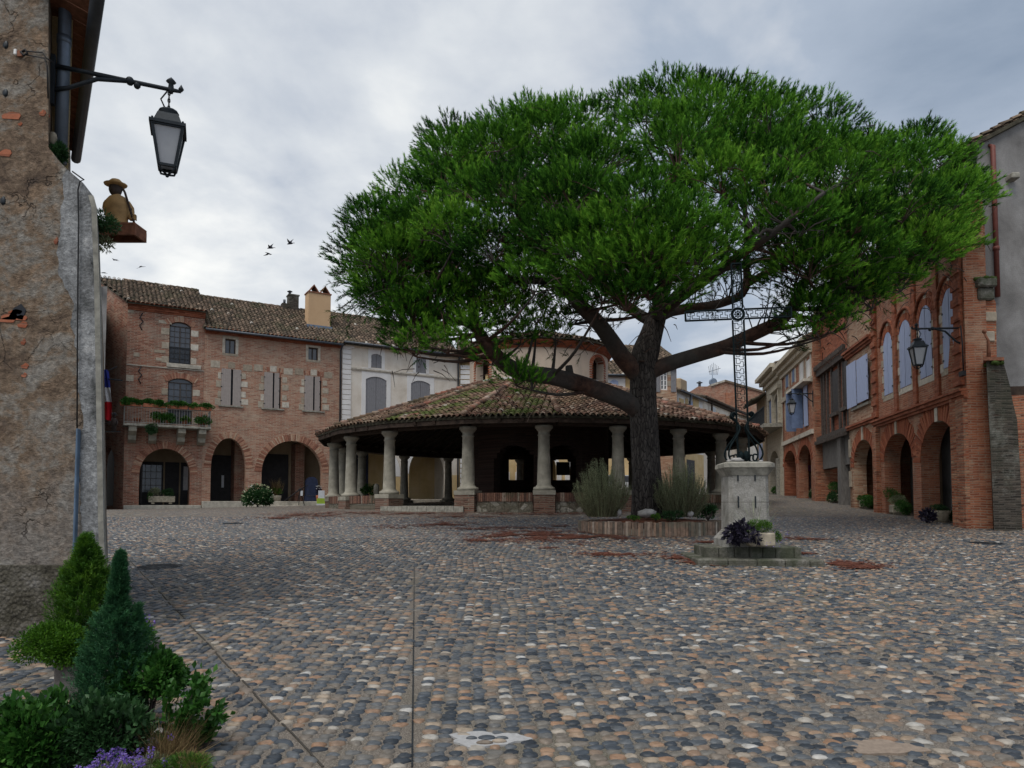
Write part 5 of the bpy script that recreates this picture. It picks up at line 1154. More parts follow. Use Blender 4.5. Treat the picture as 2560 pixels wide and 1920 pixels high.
MB().box(q[0], q[1], .1, .15, q[2], q[3]).build('window', M['glass_window'], E); MB().box(qd[0], qd[1], .1, .15, qd[2], qd[3]).build('shutter', M['shutter_deep'], E)
m_ = MB(); m_.box(q[0] - .5, q[1] + .5, -.25, 0, q[3] + .2, q[3] + .45); m_.box(q[0] - .4, q[0] - .05, -.15, 0, q[2], q[3] + .2); m_.box(q[1] + .05, q[1] + .4, -.15, 0, q[2], q[3] + .2); m_.build('window_surround', M['ashlar_cream'], E)
zf = q[2] - .1; m_ = MB(); m_.box(-.5, W3 - .1, -1.2, 0, zf - .25, zf); bb = m_.build('balcony', M['stone_rim'], E)
m_ = MB(); n = 22
for k in range(n + 1): x = -.45 + k * (W3 + .3) / n; m_.box(x - .02, x + .02, -1.18, -1.14, zf, zf + 1.1)
m_.box(-.5, W3 - .1, -1.2, -1.12, zf + 1.08, zf + 1.14); m_.build('railing', M['iron'], bb)
m_ = MB(); m_.box(ar3[1] + .05, ar3[1] + .5, -.2, 0, -2, ar3[2] + .3); m_.build('stone_pier', M['stone_rim'], E)
MB().box(.2, W3 - .4, 3, 3.3, -2, ar3[3] + .4).build('arcade_back_wall', M['brick_core'], E)
# ---- R-4 gable end, closes the street
s0 = F3.S(1893, 1120); F4 = F3.at(s0); E = F4.empty('plaster_house', 'narrow brown roofed house closing the street', 'house'); W4 = -s0
zt4 = F4.Z(1905, 995)
wall('front_wall', [(0, -2), (W4 - .01, -2), (W4 - .01, zt4), (0, zt4)], [], 0, .5, M['plaster_dim'], E); shell(E, 0, W4 - .01, 8, zt4, 4, zt4 + 1.8, 'plaster_dim', seed=54, right=False, eave=1.0)
q = F4.rect(1899, 1907, 1110, 1170); MB().box(q[0], q[1], -.06, 0, q[2], q[3]).build('shutter', M['shutter_blue'], E)
# street end house
pe = P(1560, 1200, 100); EF = Fac(pe.x, pe.y, 1, 0, gz(pe.x, pe.y)); E = simple_house(EF, 'plaster_house', 'pale house across the far end of the street behind the pedestal', 0, EF.S(1960, 1200), EF.Z(1900, 1085), EF.Z(1900, 1062), 'plaster_cream', seed=61)

# ================================================== street lanterns
def lantern_mesh(E, c, s, tilt=0):
    """hanging four sided lantern; c = point where the chain meets the arm; s = body height"""
    c = Vector(c); top = c.z - .42 * s
    m_ = MB(); sq = lambda r, z, k: (r, z)
    a0 = math.pi / 4
    m_.lathe([(.05 * s, .0), (.14 * s, -.03 * s), (.16 * s, -.06 * s), (.07 * s, -.11 * s), (.10 * s, -.14 * s)], (c.x, c.y, top + .12 * s), 12)
    m_.lathe([(.20 * s, .0), (.22 * s, -.02 * s), (.30 * s, -.19 * s), (.38 * s, -.19 * s), (.38 * s, -.24 * s), (.31 * s, -.24 * s)], (c.x, c.y, top), 4, smooth=False, a0=a0)
    r0, r1, z0, z1 = .315 * s, .17 * s, top - .24 * s, top - .86 * s
    for k in range(4):
        a = a0 + k * math.pi / 2; b_ = a + math.pi / 2
        p = [Vector((c.x + r * math.cos(q), c.y + r * math.sin(q), z)) for r, q, z in ((r0, a, z0), (r1, a, z1), (r0, b_, z0), (r1, b_, z1))]
        m_.bar(p[0], p[1], .045 * s); m_.bar(p[1], p[3], .04 * s); m_.bar(p[0], p[2], .05 * s)
        q0 = p[1]; m_.tube([q0, q0.lerp(Vector((c.x, c.y, z1)), .2) + Vector((0, 0, -.07 * s)), Vector((c.x, c.y, z1 - .12 * s))], .018 * s, 5)
        m_.ball((p[0].x, p[0].y, z0 + .08 * s), .018 * s, seg=6, rings=4)
    m_.ball((c.x, c.y, z1 - .13 * s), .03 * s, seg=7, rings=5)
    h = m_.build('lantern_head', M['iron'], E)
    for k in range(4):
        a = a0 + k * math.pi / 2; b_ = a + math.pi / 2; f = .97
        p = [Vector((c.x + r * f * math.cos(q), c.y + r * f * math.sin(q), z)) for r, q, z in ((r0, a, z0), (r1, a, z1), (r1, b_, z1), (r0, b_, z0))]
        g = MB(); g.add(p + [x.lerp(Vector((c.x, c.y, x.z)), .03) for x in p], [(0, 1, 2, 3), (7, 6, 5, 4)]); g.build('glass_pane', M['lamp_glass'], h)
    m_ = MB()
    n = 5; zt_, zb_ = c.z, top + .12 * s
    for k in range(n):
        zc = zt_ + (zb_ - zt_) * (k + .5) / n; r = (zt_ - zb_) / n * .62
        pts = [(c.x + (.35 * r * math.cos(t) if k % 2 == 0 else 0), c.y + (.35 * r * math.cos(t) if k % 2 else 0), zc + r * math.sin(t)) for t in np.linspace(0, 2 * math.pi, 9)]
        m_.tube(pts, .012 * s, 5, cap=False)
    m_.tube([(c.x - .02, c.y, zt_), (c.x - .12 * s, c.y, (zt_ + zb_) / 2), (c.x - .05 * s, c.y, zb_)], .013 * s, 5); m_.build('chain', M['cable'], E)
def street_lantern(root, tip, s, plate, label, slope=True):
    """root/tip world points; arm from wall plate to beyond the lantern"""
    root, tip = Vector(root), Vector(tip); d = (tip - root); L = math.hypot(d.x, d.y); rz = math.atan2(d.y, d.x)
    E = empty('street_lantern', root, rz, label, 'street lamp', 'iron street lanterns on wall brackets')
    tz = d.z; x1 = L
    m_ = MB(); r = .022 * s / .6
    m_.tube([(0, 0, 0), (x1 * .55, 0, tz * .60), (x1, 0, tz), (x1 + .1 * s, 0, tz * 1.04)], [r, r, r * .9, r * .7], 7)
    m_.tube([(0, 0, -plate * .62), (x1 * .12, 0, -plate * .5), (x1 * .35, 0, tz * .5 - plate * .12), (x1 * .62, 0, tz * .68)], r * .95, 7)
    m_.ball((x1 * .62, 0, tz * .68), r * 1.9, seg=7, rings=5); m_.ball((x1 * .68, 0, tz * .72 - .05 * s), r * 1.5, seg=7, rings=5)
    m_.lathe([(r * .9, -.06 * s), (r * 1.3, .0), (r, .10 * s), (r * 2.2, .13 * s), (r * 1.2, .17 * s), (.001, .21 * s)], (x1 * .97, 0, tz * .97), 8)
    m_.lathe([(.02 * s, 0), (.045 * s, .04 * s), (.001, .12 * s)], (x1 + .1 * s, 0, tz * 1.04), 6)
    m_.box(-.02, .02, -.03, .03, -plate, plate * .25)
    m_.build('bracket', M['iron'], E)
    lantern_mesh(E, (x1 * .955, 0, tz * .97 - .04 * s), s)
    return E
street_lantern(P(133, 163, 7.17), P(436, 226, 7.62), .67, .42, 'large foreground lantern hanging from the wall bracket of the corner building')
rt, tp = RF.w(RF.S(2407, 830), 0, 0), None
rt = RF.w(RF.S(2405, 820), -.02, RF.Z(2405, 820)); d_ = -RF.n
YL = 0
tp3 = Vector((rt.x, rt.y, 0)) + Vector((d_.x, d_.y, 0)) * 2.3; # find the arm length so that the tip shows at u=2300
for Lq in np.linspace(.5, 4, 200):
    q = Vector((rt.x, rt.y)) + Vector((d_.x, d_.y)) * Lq
    if 1280 + FPX * q.x / (q.y) < 2300: break
ray_ = ray(2305, 822); tz_ = EYE + ray_.z * q.y / ray_.y
street_lantern(rt, (q.x, q.y, tz_), .80, .75, 'lantern on the orange brick house in front of the arched blue shutters')
r2 = F.w(F.S(2036, 985) if False else 0, -.02, F.Z(2033, 984)); q = P(1976, 984, r2.y + .2)
street_lantern(r2, q, .80, .7, 'small far lantern in front of the open dark blue shutters')
# wires on the brick house
m_ = MB(); Fw, wr4 = WR; x = Fw.S(2418, 900); m_.tube([(x, -.14, Fw.Z(2418, 812)), (x + .05, -.13, Fw.Z(2420, 860)), (x + .06, -.13, Fw.Z(2420, 930))], .02, 5); m_.box(x - .08, x + .16, -.2, -.1, Fw.Z(2420, 940), Fw.Z(2420, 928))
m_.build('wall_cable', M['cable'], bpy.data.objects[[o.name for o in C.objects if o.get('label') == 'orange brick house with tall arched blue shutters above two street arches'][0]])

# ================================================== market hall
HD = 38.9; HX = (1347 - 1280) / FPX * HD; HR = .28 * HD; HE = .3017 * HD; HC = .0975 * HD; zcap = 4.70; zev = 5.02
hz = 1.30
hall = empty('market_hall', (HX, HD, hz), 0, 'round open market hall with a mossy tiled roof on stone columns', 'market hall')
NF = 20; A0 = -math.pi / 2 + R(1.5)      # facet boundaries at A0 + k*18deg ; angle measured in x,y plane
z0r, z1r = zev - hz, P(1347, 948, HD - HC).z - hz
def pol(r, a, z): return Vector((r * math.cos(a), r * math.sin(a), z))
m_ = MB()
for k in range(NF):
    a, b_ = A0 + k * 2 * math.pi / NF, A0 + (k + 1) * 2 * math.pi / NF
    m_.add([pol(HE, a, z0r - .02), pol(HE, b_, z0r - .02), pol(HC - .1, b_, z1r), pol(HC - .1, a, z1r), pol(HE, a, z0r - .10), pol(HE, b_, z0r - .10), pol(HC - .1, b_, z1r - .12), pol(HC - .1, a, z1r - .12)], [(0, 1, 2, 3), (7, 6, 5, 4), (0, 4, 5, 1)])
roof = m_.build('roof', M['tile_bed'], hall)
def facet_tiles(k, seed):
    a, b_ = A0 + k * 2 * math.pi / NF, A0 + (k + 1) * 2 * math.pi / NF
    p, q = pol(HE + .12, a, z0r - .03), pol(HE + .12, b_, z0r - .03); c, d = pol(HC, a, z1r + .02), pol(HC, b_, z1r + .02)
    E_ = (q - p); W = E_.length; E_.normalize(); S_ = ((c + d) / 2 - (p + q) / 2); L = S_.length; S_.normalize(); wt = (d - c).length
    cl = lambda t, l: np.abs(t - W / 2) < (W / 2 + (wt - W) / 2 * l / L) - .04
    return tile_field('facet_tiles', roof, M['hall_tiles_mossy' if k in (18, 19) else 'hall_tiles'], p, E_, S_, W, L, pitch=.245, step=.30, clip=cl, seed=seed)
for k in range(NF): facet_tiles(k, 100 + k)
m_ = MB()
for k in range(NF):
    a = A0 + k * 2 * math.pi / NF; n = 26
    for i in range(n):
        p0, p1 = pol(HE + .12, a, z0r + .0).lerp(pol(HC, a, z1r + .03), i / n), pol(HE + .12, a, z0r + .0).lerp(pol(HC, a, z1r + .03), (i + 1.1) / n)
        m_.tube([p0 + Vector((0, 0, .11)), p1 + Vector((0, 0, .085))], [.12, .09], 7)
m_.build('hip_tiles', M['hall_tiles'], roof)
# timber ring and rafters
m_ = MB()
for k in range(NF):
    a, b_ = A0 + k * 2 * math.pi / NF, A0 + (k + 1) * 2 * math.pi / NF
    m_.bar(pol(HR + .0, a, zcap - hz + .17), pol(HR + .0, b_, zcap - hz + .17), .42, .34)
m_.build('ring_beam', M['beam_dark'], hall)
m_ = MB()
for k in range(NF):
    a, b_ = A0 + k * 2 * math.pi / NF, A0 + (k + 1) * 2 * math.pi / NF
    m_.bar(pol(HE - .06, a, z0r - .20), pol(HE - .06, b_, z0r - .20), .07, .16)
m_.build('fascia_board', M['beam_dark'], hall)
m_ = MB()
for k in range(NF * 4):
    a = A0 + (k + .5) * 2 * math.pi / NF / 4; m_.bar(pol(HE - .1, a, z0r - .17), pol(HC - .1, a, z1r - .22), .12, .14)
m_.build('rafters', M['beam_dark'], hall)
# columns
def circ(u, near=True, r=HR):
    d = ray(u, 1150); dx, dy = d.x / d.y, 1.0
    A = dx * dx + 1; B = -2 * (dx * HX + HD); Cc = HX * HX + HD * HD - r * r; D = max(0, B * B - 4 * A * Cc)
    t = (-B - math.sqrt(D)) / (2 * A) if near else (-B + math.sqrt(D)) / (2 * A)
    return math.atan2(t - HD, dx * t - HX)
def column(a, zb):
    p = pol(HR, a, 0); m_ = MB(); h = zcap - hz; r0, r1 = .275, .225
    m_.lathe([(r0 + .14, 0), (r0 + .16, .05), (r0 + .14, .12), (r0 + .06, .14), (r0 + .05, .17), (r0, .22), (r0 - .005, .6), (r1 + .012, (h - zb) * .6), (r1, h - zb - .42), (r1 + .03, h - zb - .40), (r1 + .03, h - zb - .36), (r1, h - zb - .35), (r1, h - zb - .24), (r1 + .05, h - zb - .20), (r1 + .10, h - zb - .12), (r1 + .13, h - zb - .11), (r1 + .13, h - zb)], (p.x, p.y, zb), 18)
    return m_.build('column', M['stone_column'], hall)
front = [829, 878, 974, 1170, 1360, 1545, 1697, 1803]
fa = [circ(u) for u in front] + [circ(1856)]
zbs = [1.92, 1.94, 2.02, 2.14, 2.14, 2.14, 2.12, 2.08, 2.02]
for a, zb in zip(fa, zbs): column(a, zb - hz)
back = [857, 905, 1011, 1121, 1300, 1480, 1580, 1700, 1778]
for u in back: column(circ(u, False), 1.85 - hz)
m_ = MB()
for a, zb in zip(fa, zbs):
    ca, sa = math.cos(a), math.sin(a); m_.obox(pol(HR, a, zb - hz - .09), (ca * .44, sa * .44, 0), (-sa * .44, ca * .44, 0), (0, 0, .088))
for u in back:
    a = circ(u, False); ca, sa = math.cos(a), math.sin(a); m_.obox(pol(HR, a, 1.85 - hz - .1), (ca * .42, sa * .42, 0), (-sa * .42, ca * .42, 0), (0, 0, .098))
m_.build('column_base', M['stone_column'], hall)
for a, zb in zip(fa, zbs):
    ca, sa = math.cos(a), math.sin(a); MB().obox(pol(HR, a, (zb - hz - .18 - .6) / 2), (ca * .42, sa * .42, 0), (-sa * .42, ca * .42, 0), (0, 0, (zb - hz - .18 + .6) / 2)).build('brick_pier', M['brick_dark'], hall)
def low_wall(a0, a1, ztop):
    n = max(2, int(abs(a1 - a0) * HR / .5)); m1 = MB(); m2 = MB(); zt_ = ztop - hz
    for i in range(n):
        a, b_ = a0 + (a1 - a0) * i / n, a0 + (a1 - a0) * (i + 1) / n
        m1.bar(pol(HR, a, (zt_ - .34 - .6) / 2), pol(HR, b_, (zt_ - .34 - .6) / 2), .46, zt_ - .34 + .6)
    n2 = max(4, int(abs(a1 - a0) * HR / .085))
    for i in range(n2):
        a = a0 + (a1 - a0) * (i + .5) / n2; ca, sa = math.cos(a), math.sin(a); m2.obox(pol(HR, a, zt_ - .17 + random.uniform(-.008, .008)), (ca * random.uniform(.25, .265), sa * .26, 0), (-sa * .037, ca * .037, 0), (0, 0, .17))
    m1.build('rubble_wall', M['rubble'], hall); m2.build('brick_coping', M['coping_brick'], hall)
low_wall(fa[0], fa[2] - .04, 1.96); low_wall(fa[3] + .04, fa[4] - .04, 2.04); low_wall(fa[4] + .04, fa[5] - .04, 2.04); low_wall(fa[5] + .04, fa[6] - .04, 2.04); low_wall(fa[6] + .04, fa[8], 2.0)
m_ = MB(); n = 10
for i in range(n):
    a, b_ = fa[2] + (fa[3] - fa[2]) * i / n, fa[2] + (fa[3] - fa[2]) * (i + 1) / n; m_.bar(pol(HR + .1, a, .04), pol(HR + .1, b_, .04), .8, .34)
m_.build('entrance_step', M['stone_rim'], hall)
m_ = MB(); m_.lathe([(HR - .15, -.5), (HR - .15, .22), (.01, .22)], (0, 0, 0), 60, smooth=False); m_.build('hall_floor', M['stone_rim'], hall)
# core drum with arched openings
def ring_wall(name, r, th, z0, z1, ops, mat_, n=120, a_start=0):
    m_ = MB()
    for i in range(n):
        a, b_ = a_start + 2 * math.pi * i / n, a_start + 2 * math.pi * (i + 1) / n; am = (a + b_) / 2; spans = [(z0, z1)]
        for (oc, hw, zs, zsp, zc) in ops:
            d = (am - oc + math.pi) % (2 * math.pi) - math.pi
            if abs(d) < hw:
                zt_ = zsp + (zc - zsp) * math.sqrt(max(0, 1 - (d / hw) ** 2)); ns = []
                for s0_, s1_ in spans:
                    if zs > s0_: ns.append((s0_, zs))
                    if zt_ < s1_: ns.append((zt_, s1_))
                spans = ns
        for s0_, s1_ in spans:
            p = [pol(r, a, 0), pol(r, b_, 0), pol(r - th, b_, 0), pol(r - th, a, 0)]
            vs = [Vector((q.x, q.y, z)) for z in (s0_, s1_) for q in p]
            m_.add(vs, [(3, 2, 1, 0), (4, 5, 6, 7), (0, 1, 5, 4), (2, 3, 7, 6), (1, 2, 6, 5), (3, 0, 4, 7)])
    return m_.build(name, M[mat_], hall)
def circR(u, near): return circ(u, near, HC)
oc = []
for u in (1283, 1409):
    oc.append((circR(u, True), .30, .22 + .6, P(1347, 1165, HD - HC).z - hz, P(1347, 1112, HD - HC).z - hz)); oc.append((circR(u, False), .165, P(u, 1201, HD + HC - .2).z - hz, P(u, 1160, HD + HC - .2).z - hz, P(u, 1138, HD + HC - .2).z - hz))
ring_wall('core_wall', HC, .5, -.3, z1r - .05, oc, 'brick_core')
zd1 = P(1347, 866, HD - HC).z - hz
dro = []
aw = circR(1499, True); dz0, dzs, dzc = P(1499, 962, HD - 2.4).z - hz, P(1499, 912, HD - 2.4).z - hz, P(1499, 892, HD - 2.4).z - hz
for a in (aw, -math.pi - aw if False else math.pi - aw - math.pi * 2, -aw, math.pi + aw if False else -(math.pi - aw)):
    pass
hw = .155
angs = [aw, -math.pi - aw, -aw, aw + math.pi]
dro = [(a, hw, dz0, dzs, dzc) for a in angs]
dr = ring_wall('drum', HC, .4, z1r - .05, zd1, dro, 'plaster_drum', n=180)
m_ = MB()
for a in angs:
    def ringp(da, z, o): return pol(HC + o, a + da, z)
    prof = [(-hw, dz0 - .1), (-hw, dzs)] + [(-hw * math.cos(t), dzs + (dzc - dzs) * math.sin(t)) for t in np.linspace(0, math.pi, 15)[1:-1]] + [(hw, dzs), (hw, dz0 - .1)]
    for i in range(len(prof) - 1):
        (d0, y0), (d1, y1) = prof[i], prof[i + 1]; nst = max(1, int(math.hypot((d1 - d0) * HC, y1 - y0) / .12))
        for s in range(nst):
            f0, f1 = s / nst + .03, (s + 1) / nst - .03; pa = (d0 + (d1 - d0) * f0, y0 + (y1 - y0) * f0); pb = (d0 + (d1 - d0) * f1, y0 + (y1 - y0) * f1)
            ex = lambda p: (p[0] * 1.42, dzs + (p[1] - dzs) * 1.35 if p[1] > dzs else p[1])
            qa, qb = ex(pa), ex(pb)
            vs = [ringp(*pa, .03), ringp(*pb, .03), ringp(*qb, .03), ringp(*qa, .03), ringp(*pa, -.3), ringp(*pb, -.3), ringp(*qb, -.1), ringp(*qa, -.1)]
            m_.add(vs, [(0, 1, 2, 3), (7, 6, 5, 4), (0, 4, 5, 1), (3, 2, 6, 7)])
m_.build('arch_bricks', M['voussoir_orange'], dr)
m_ = MB(); m_.lathe([(HC, -.02), (HC + .10, .0), (HC + .10, .1), (HC + .18, .12), (HC + .18, .22), (HC + .27, .24), (HC + .27, .34), (HC - .3, .34)], (0, 0, zd1), 90); m_.build('brick_cornice', M['brick_flat'], dr)
m_ = MB(); m_.lathe([(HC - .02, .25), (HC + .22, .0), (HC + .3, .0)], (0, 0, z1r - .04), 60); m_.build('flashing', M['cement'], dr)
zr0 = zd1 + .36; zr1 = zr0 + 1.25
m_ = MB(); m_.lathe([(HC + .38, -.02), (HC + .38, .03), (.05, zr1 - zr0)], (0, 0, zr0), 40, smooth=False); tr = m_.build('drum_roof', M['tile_bed'], dr)
for k in range(10):
    a, b_ = k * 2 * math.pi / 10 - R(20), (k + 1) * 2 * math.pi / 10 - R(20); rr_ = HC + .46
    p, q = pol(rr_, a, zr0 + .05), pol(rr_, b_, zr0 + .05); ap = Vector((0, 0, zr1 + .05)); E_ = (q - p); W = E_.length; S_ = ap - (p + q) / 2; L = S_.length
    tile_field('drum_tiles', tr, M['roof_tiles'], p, E_, S_, W, L, clip=lambda t, l, W=W, L=L: np.abs(t - W / 2) < W / 2 * (1 - l / L), seed=200 + k)
# display boards seen through the core
for u, lb in ((1391, 'black display board inside the hall, right of the centre column'), (1272, 'black display board inside the hall, left of the centre column')):
    a = circR(u, False); E = empty('display_board', (HX + (HC + 1.6) * math.cos(a), HD + (HC + 1.6) * math.sin(a), hz + .22), 0, lb, 'display board', 'display boards in the hall')
    zz0, zz1 = P(u, 1188, E.location.y).z - E.location.z, P(u, 1155, E.location.y).z - E.location.z
    MB().box(-.42, .42, -.04, .04, zz0, zz1, b=.01).build('board', M['black_panel'], E); m_ = MB(); m_.tube([(.5, 0, 0), (.5, 0, zz0 + .2), (.42, 0, zz0 + .2)], .03, 6); m_.lathe([(.25, 0), (.25, .03), (.03, .05)], (.5, 0, 0), 10); m_.build('stand', M['cable'], E)
# ================================================== leaf helpers
def nrm(a): return a / np.maximum(np.linalg.norm(a, axis=1, keepdims=True), 1e-9)
def leaf_cloud(name, mat_, parent, C_, D, L, W, rn, g, fold=.25, loc=None):
    """diamond leaves: base C, direction D, length L, width W"""
    n = len(C_); D = nrm(D); up = g.normal(size=(n, 3)); X = nrm(np.cross(D, up)); Nn = np.cross(X, D)
    L = np.broadcast_to(L, (n,))[:, None]; W = np.broadcast_to(W, (n,))[:, None]
    V = np.stack([C_, C_ + D * L * .5 + X * W * .5 + Nn * W * fold, C_ + D * L, C_ + D * L * .5 - X * W * .5 + Nn * W * fold], 1).reshape(-1, 3)
    b = (np.arange(n) * 4)[:, None]; F = np.concatenate([b + np.array([0, 1, 2]), b + np.array([0, 2, 3])])
    return bulk(name, V, F, mat_, parent, np.repeat(rn, 4), loc=loc)
def needle_cloud(name, mat_, parent, C_, D, L, W, rn, g, loc=None):
    n = len(C_); D = nrm(D); X = nrm(np.cross(D, g.normal(size=(n, 3)))); L = np.broadcast_to(L, (n,))[:, None]; W = np.broadcast_to(W, (n,))[:, None]
    V = np.stack([C_ - X * W * .5, C_ + X * W * .5, C_ + D * L], 1).reshape(-1, 3); F = np.arange(n * 3).reshape(-1, 3)
    return bulk(name, V, F, mat_, parent, np.repeat(rn, 3), loc=loc)
def blob_pts(g, n, r, center=(0, 0, 0), shell=.5):
    d = nrm(g.normal(size=(n, 3))); q = (shell + (1 - shell) * g.random(n)) ** .6
    return np.array(center) + d * q[:, None] * np.array(r), d
def bush(name, parent, mat_, c, r, n, L, W, seed, lumps=9, upb=.35, loc=None, lumpy=.45, flat=False):
    """leafy bush of overlapping lumps"""
    g = np.random.default_rng(seed); Cs, Ds, Rs = [], [], []
    ld = nrm(g.normal(size=(lumps, 3))); ld[:, 2] = np.abs(ld[:, 2]) * 1.3 - .55
    for k in range(lumps):
        lc = np.array(c) + ld[k] * np.array(r) * .62; lr = np.array(r) * g.uniform(lumpy * .8, lumpy * 1.25); m = n // lumps
        p, d = blob_pts(g, m, lr, lc, .35); Cs.append(p); dd = d + (p - np.array(c)) / np.array(r) * .5 + np.array([0, 0, upb]) + g.normal(size=(m, 3)) * .45; Ds.append(dd)
        hh = (p - np.array(c)) / np.array(r); Rs.append(np.clip(.52 + .17 * g.normal(size=m) + g.uniform(-.15, .15), 0, 1))
    C_ = np.concatenate(Cs); keep = C_[:, 2] > c[2] - r[2] * .98; n2 = keep.sum()
    return leaf_cloud(name, mat_, parent, C_[keep], np.concatenate(Ds)[keep], L * g.uniform(.7, 1.25, n2), W * g.uniform(.7, 1.25, n2), np.concatenate(Rs)[keep], g, loc=loc)
def plumes(name, parent, mat_, h, prof, K, per, seed, L=.03, W=.005, base=0.0, axis=None, rise=1.0, spread=.010, loc=None):
    g = np.random.default_rng(seed); t = g.random(K) ** .85; a = g.random(K) * 6.283; r = np.interp(t, *prof) * g.uniform(.72, 1.12, K); ax = np.zeros((K, 2)) if axis is None else np.stack([np.interp(t, axis[0], axis[1]), np.interp(t, axis[0], axis[2])], 1)
    tip = np.stack([ax[:, 0] + np.cos(a) * r, ax[:, 1] + np.sin(a) * r, base + t * h + r * rise * .55 * (1 - t * .6)], 1); st = np.stack([ax[:, 0] + np.cos(a) * r * .25, ax[:, 1] + np.sin(a) * r * .25, base + np.maximum(t * h - r * rise * .45, 0)], 1)
    f = g.random((K, per)) ** .65; C_ = (st[:, None] + (tip - st)[:, None] * f[..., None]).reshape(-1, 3) + g.normal(size=(K * per, 3)) * spread; D = np.repeat(nrm(tip - st), per, 0) + g.normal(size=(K * per, 3)) * .45
    rn = np.clip(.30 + .25 * f.ravel() + np.repeat(g.uniform(-.12, .18, K), per) + g.normal(size=K * per) * .07, 0, 1)
    return leaf_cloud(name, mat_, parent, C_, D, L * g.uniform(.6, 1.3, K * per), W, rn, g, loc=loc)
def conifer(name, parent, mat_, h, r, n, seed, L=.05, W=.008, col=False, gap=.0, tip=1.0, base=0.0):
    nc = 90; gg = np.random.default_rng(seed + 500); cts = gg.random(nc) ** .8; cas = gg.random(nc) * 6.283
    g = np.random.default_rng(seed); t = g.random(n) ** .75; z = t * h
    ci = g.integers(0, nc, n); t = np.clip(cts[ci] + g.normal(size=n) * .05, 0, .995); z = t * h; a = cas[ci] + g.normal(size=n) * .22
    prof = r * np.interp(t, [0, .12, .35, .7, .9, 1], [.80, .97, 1.0, .55, .2, .03]) if tip < 1 else r * (1 - t)
    lump = .82 + .3 * gg.random(nc)[ci]; prof = np.maximum(prof, .008)
    q = (.45 + .55 * g.random(n) ** .6); x = prof * lump * q * np.cos(a); y = prof * lump * q * np.sin(a)
    C_ = np.stack([x, y, z + base], 1); D = np.stack([np.cos(a) * .7, np.sin(a) * .7, np.full(n, 1.1)], 1) + g.normal(size=(n, 3)) * .28
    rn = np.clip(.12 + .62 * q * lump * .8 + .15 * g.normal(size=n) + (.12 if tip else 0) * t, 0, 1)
    return leaf_cloud(name, mat_, parent, C_, D, L * g.uniform(.6, 1.3, n), W * g.uniform(.7, 1.3, n), rn, g)
# ================================================== the pine
tb = P(1622, 1284, 19.3); tbz = gz(tb.x, tb.y)
pine = empty('pine_tree', (tb.x, tb.y, tbz), 0, 'huge umbrella pine with a vivid green domed crown in a round brick planter', 'tree')
TO = Vector((tb.x, tb.y, tbz))
def PT(u, v, Y): return P(u, v, Y) - TO
BR = []           # branch polylines with radii, for attaching the boughs
def smooth_path(pts, n=4):
    out = []
    pts = [Vector(p) for p in pts]
    for i in range(len(pts) - 1):
        p0 = pts[max(0, i - 1)]; p1, p2 = pts[i], pts[i + 1]; p3 = pts[min(len(pts) - 1, i + 2)]
        for k in range(n):
            t = k / n; out.append(.5 * ((2 * p1) + (p2 - p0) * t + (2 * p0 - 5 * p1 + 4 * p2 - p3) * t * t + (3 * p1 - p0 - 3 * p2 + p3) * t ** 3))
    return out + [pts[-1]]
tr = MB(); tp_ = smooth_path([PT(1622, 1300, 19.3), PT(1619, 1270, 19.3), PT(1616, 1180, 19.3), PT(1612, 1080, 19.3), PT(1608, 1000, 19.3), PT(1608, 940, 19.3), PT(1612, 890, 19.3), PT(1630, 830, 19.3), PT(1648, 770, 19.3)])
tr.tube(tp_, list(np.interp(np.linspace(0, 1, len(tp_)), [0, .06, .25, .5, .65, .78, .85, 1], [.58, .46, .385, .36, .36, .37, .31, .24])), 20)
v_ = []
for i, p in enumerate(tr.v):
    q = Vector(p); a = math.atan2(q.y, q.x); j = 1 + .05 * math.sin(a * 7 + q.z * 2) + .05 * mnoise.noise(Vector((q.x * 4, q.y * 4, q.z * 1.2))); v_.append((p[0] * j, p[1] * j, p[2]) if q.z < 4 else p)
tr.v = v_; tr.build('trunk', M['bark'], pine)
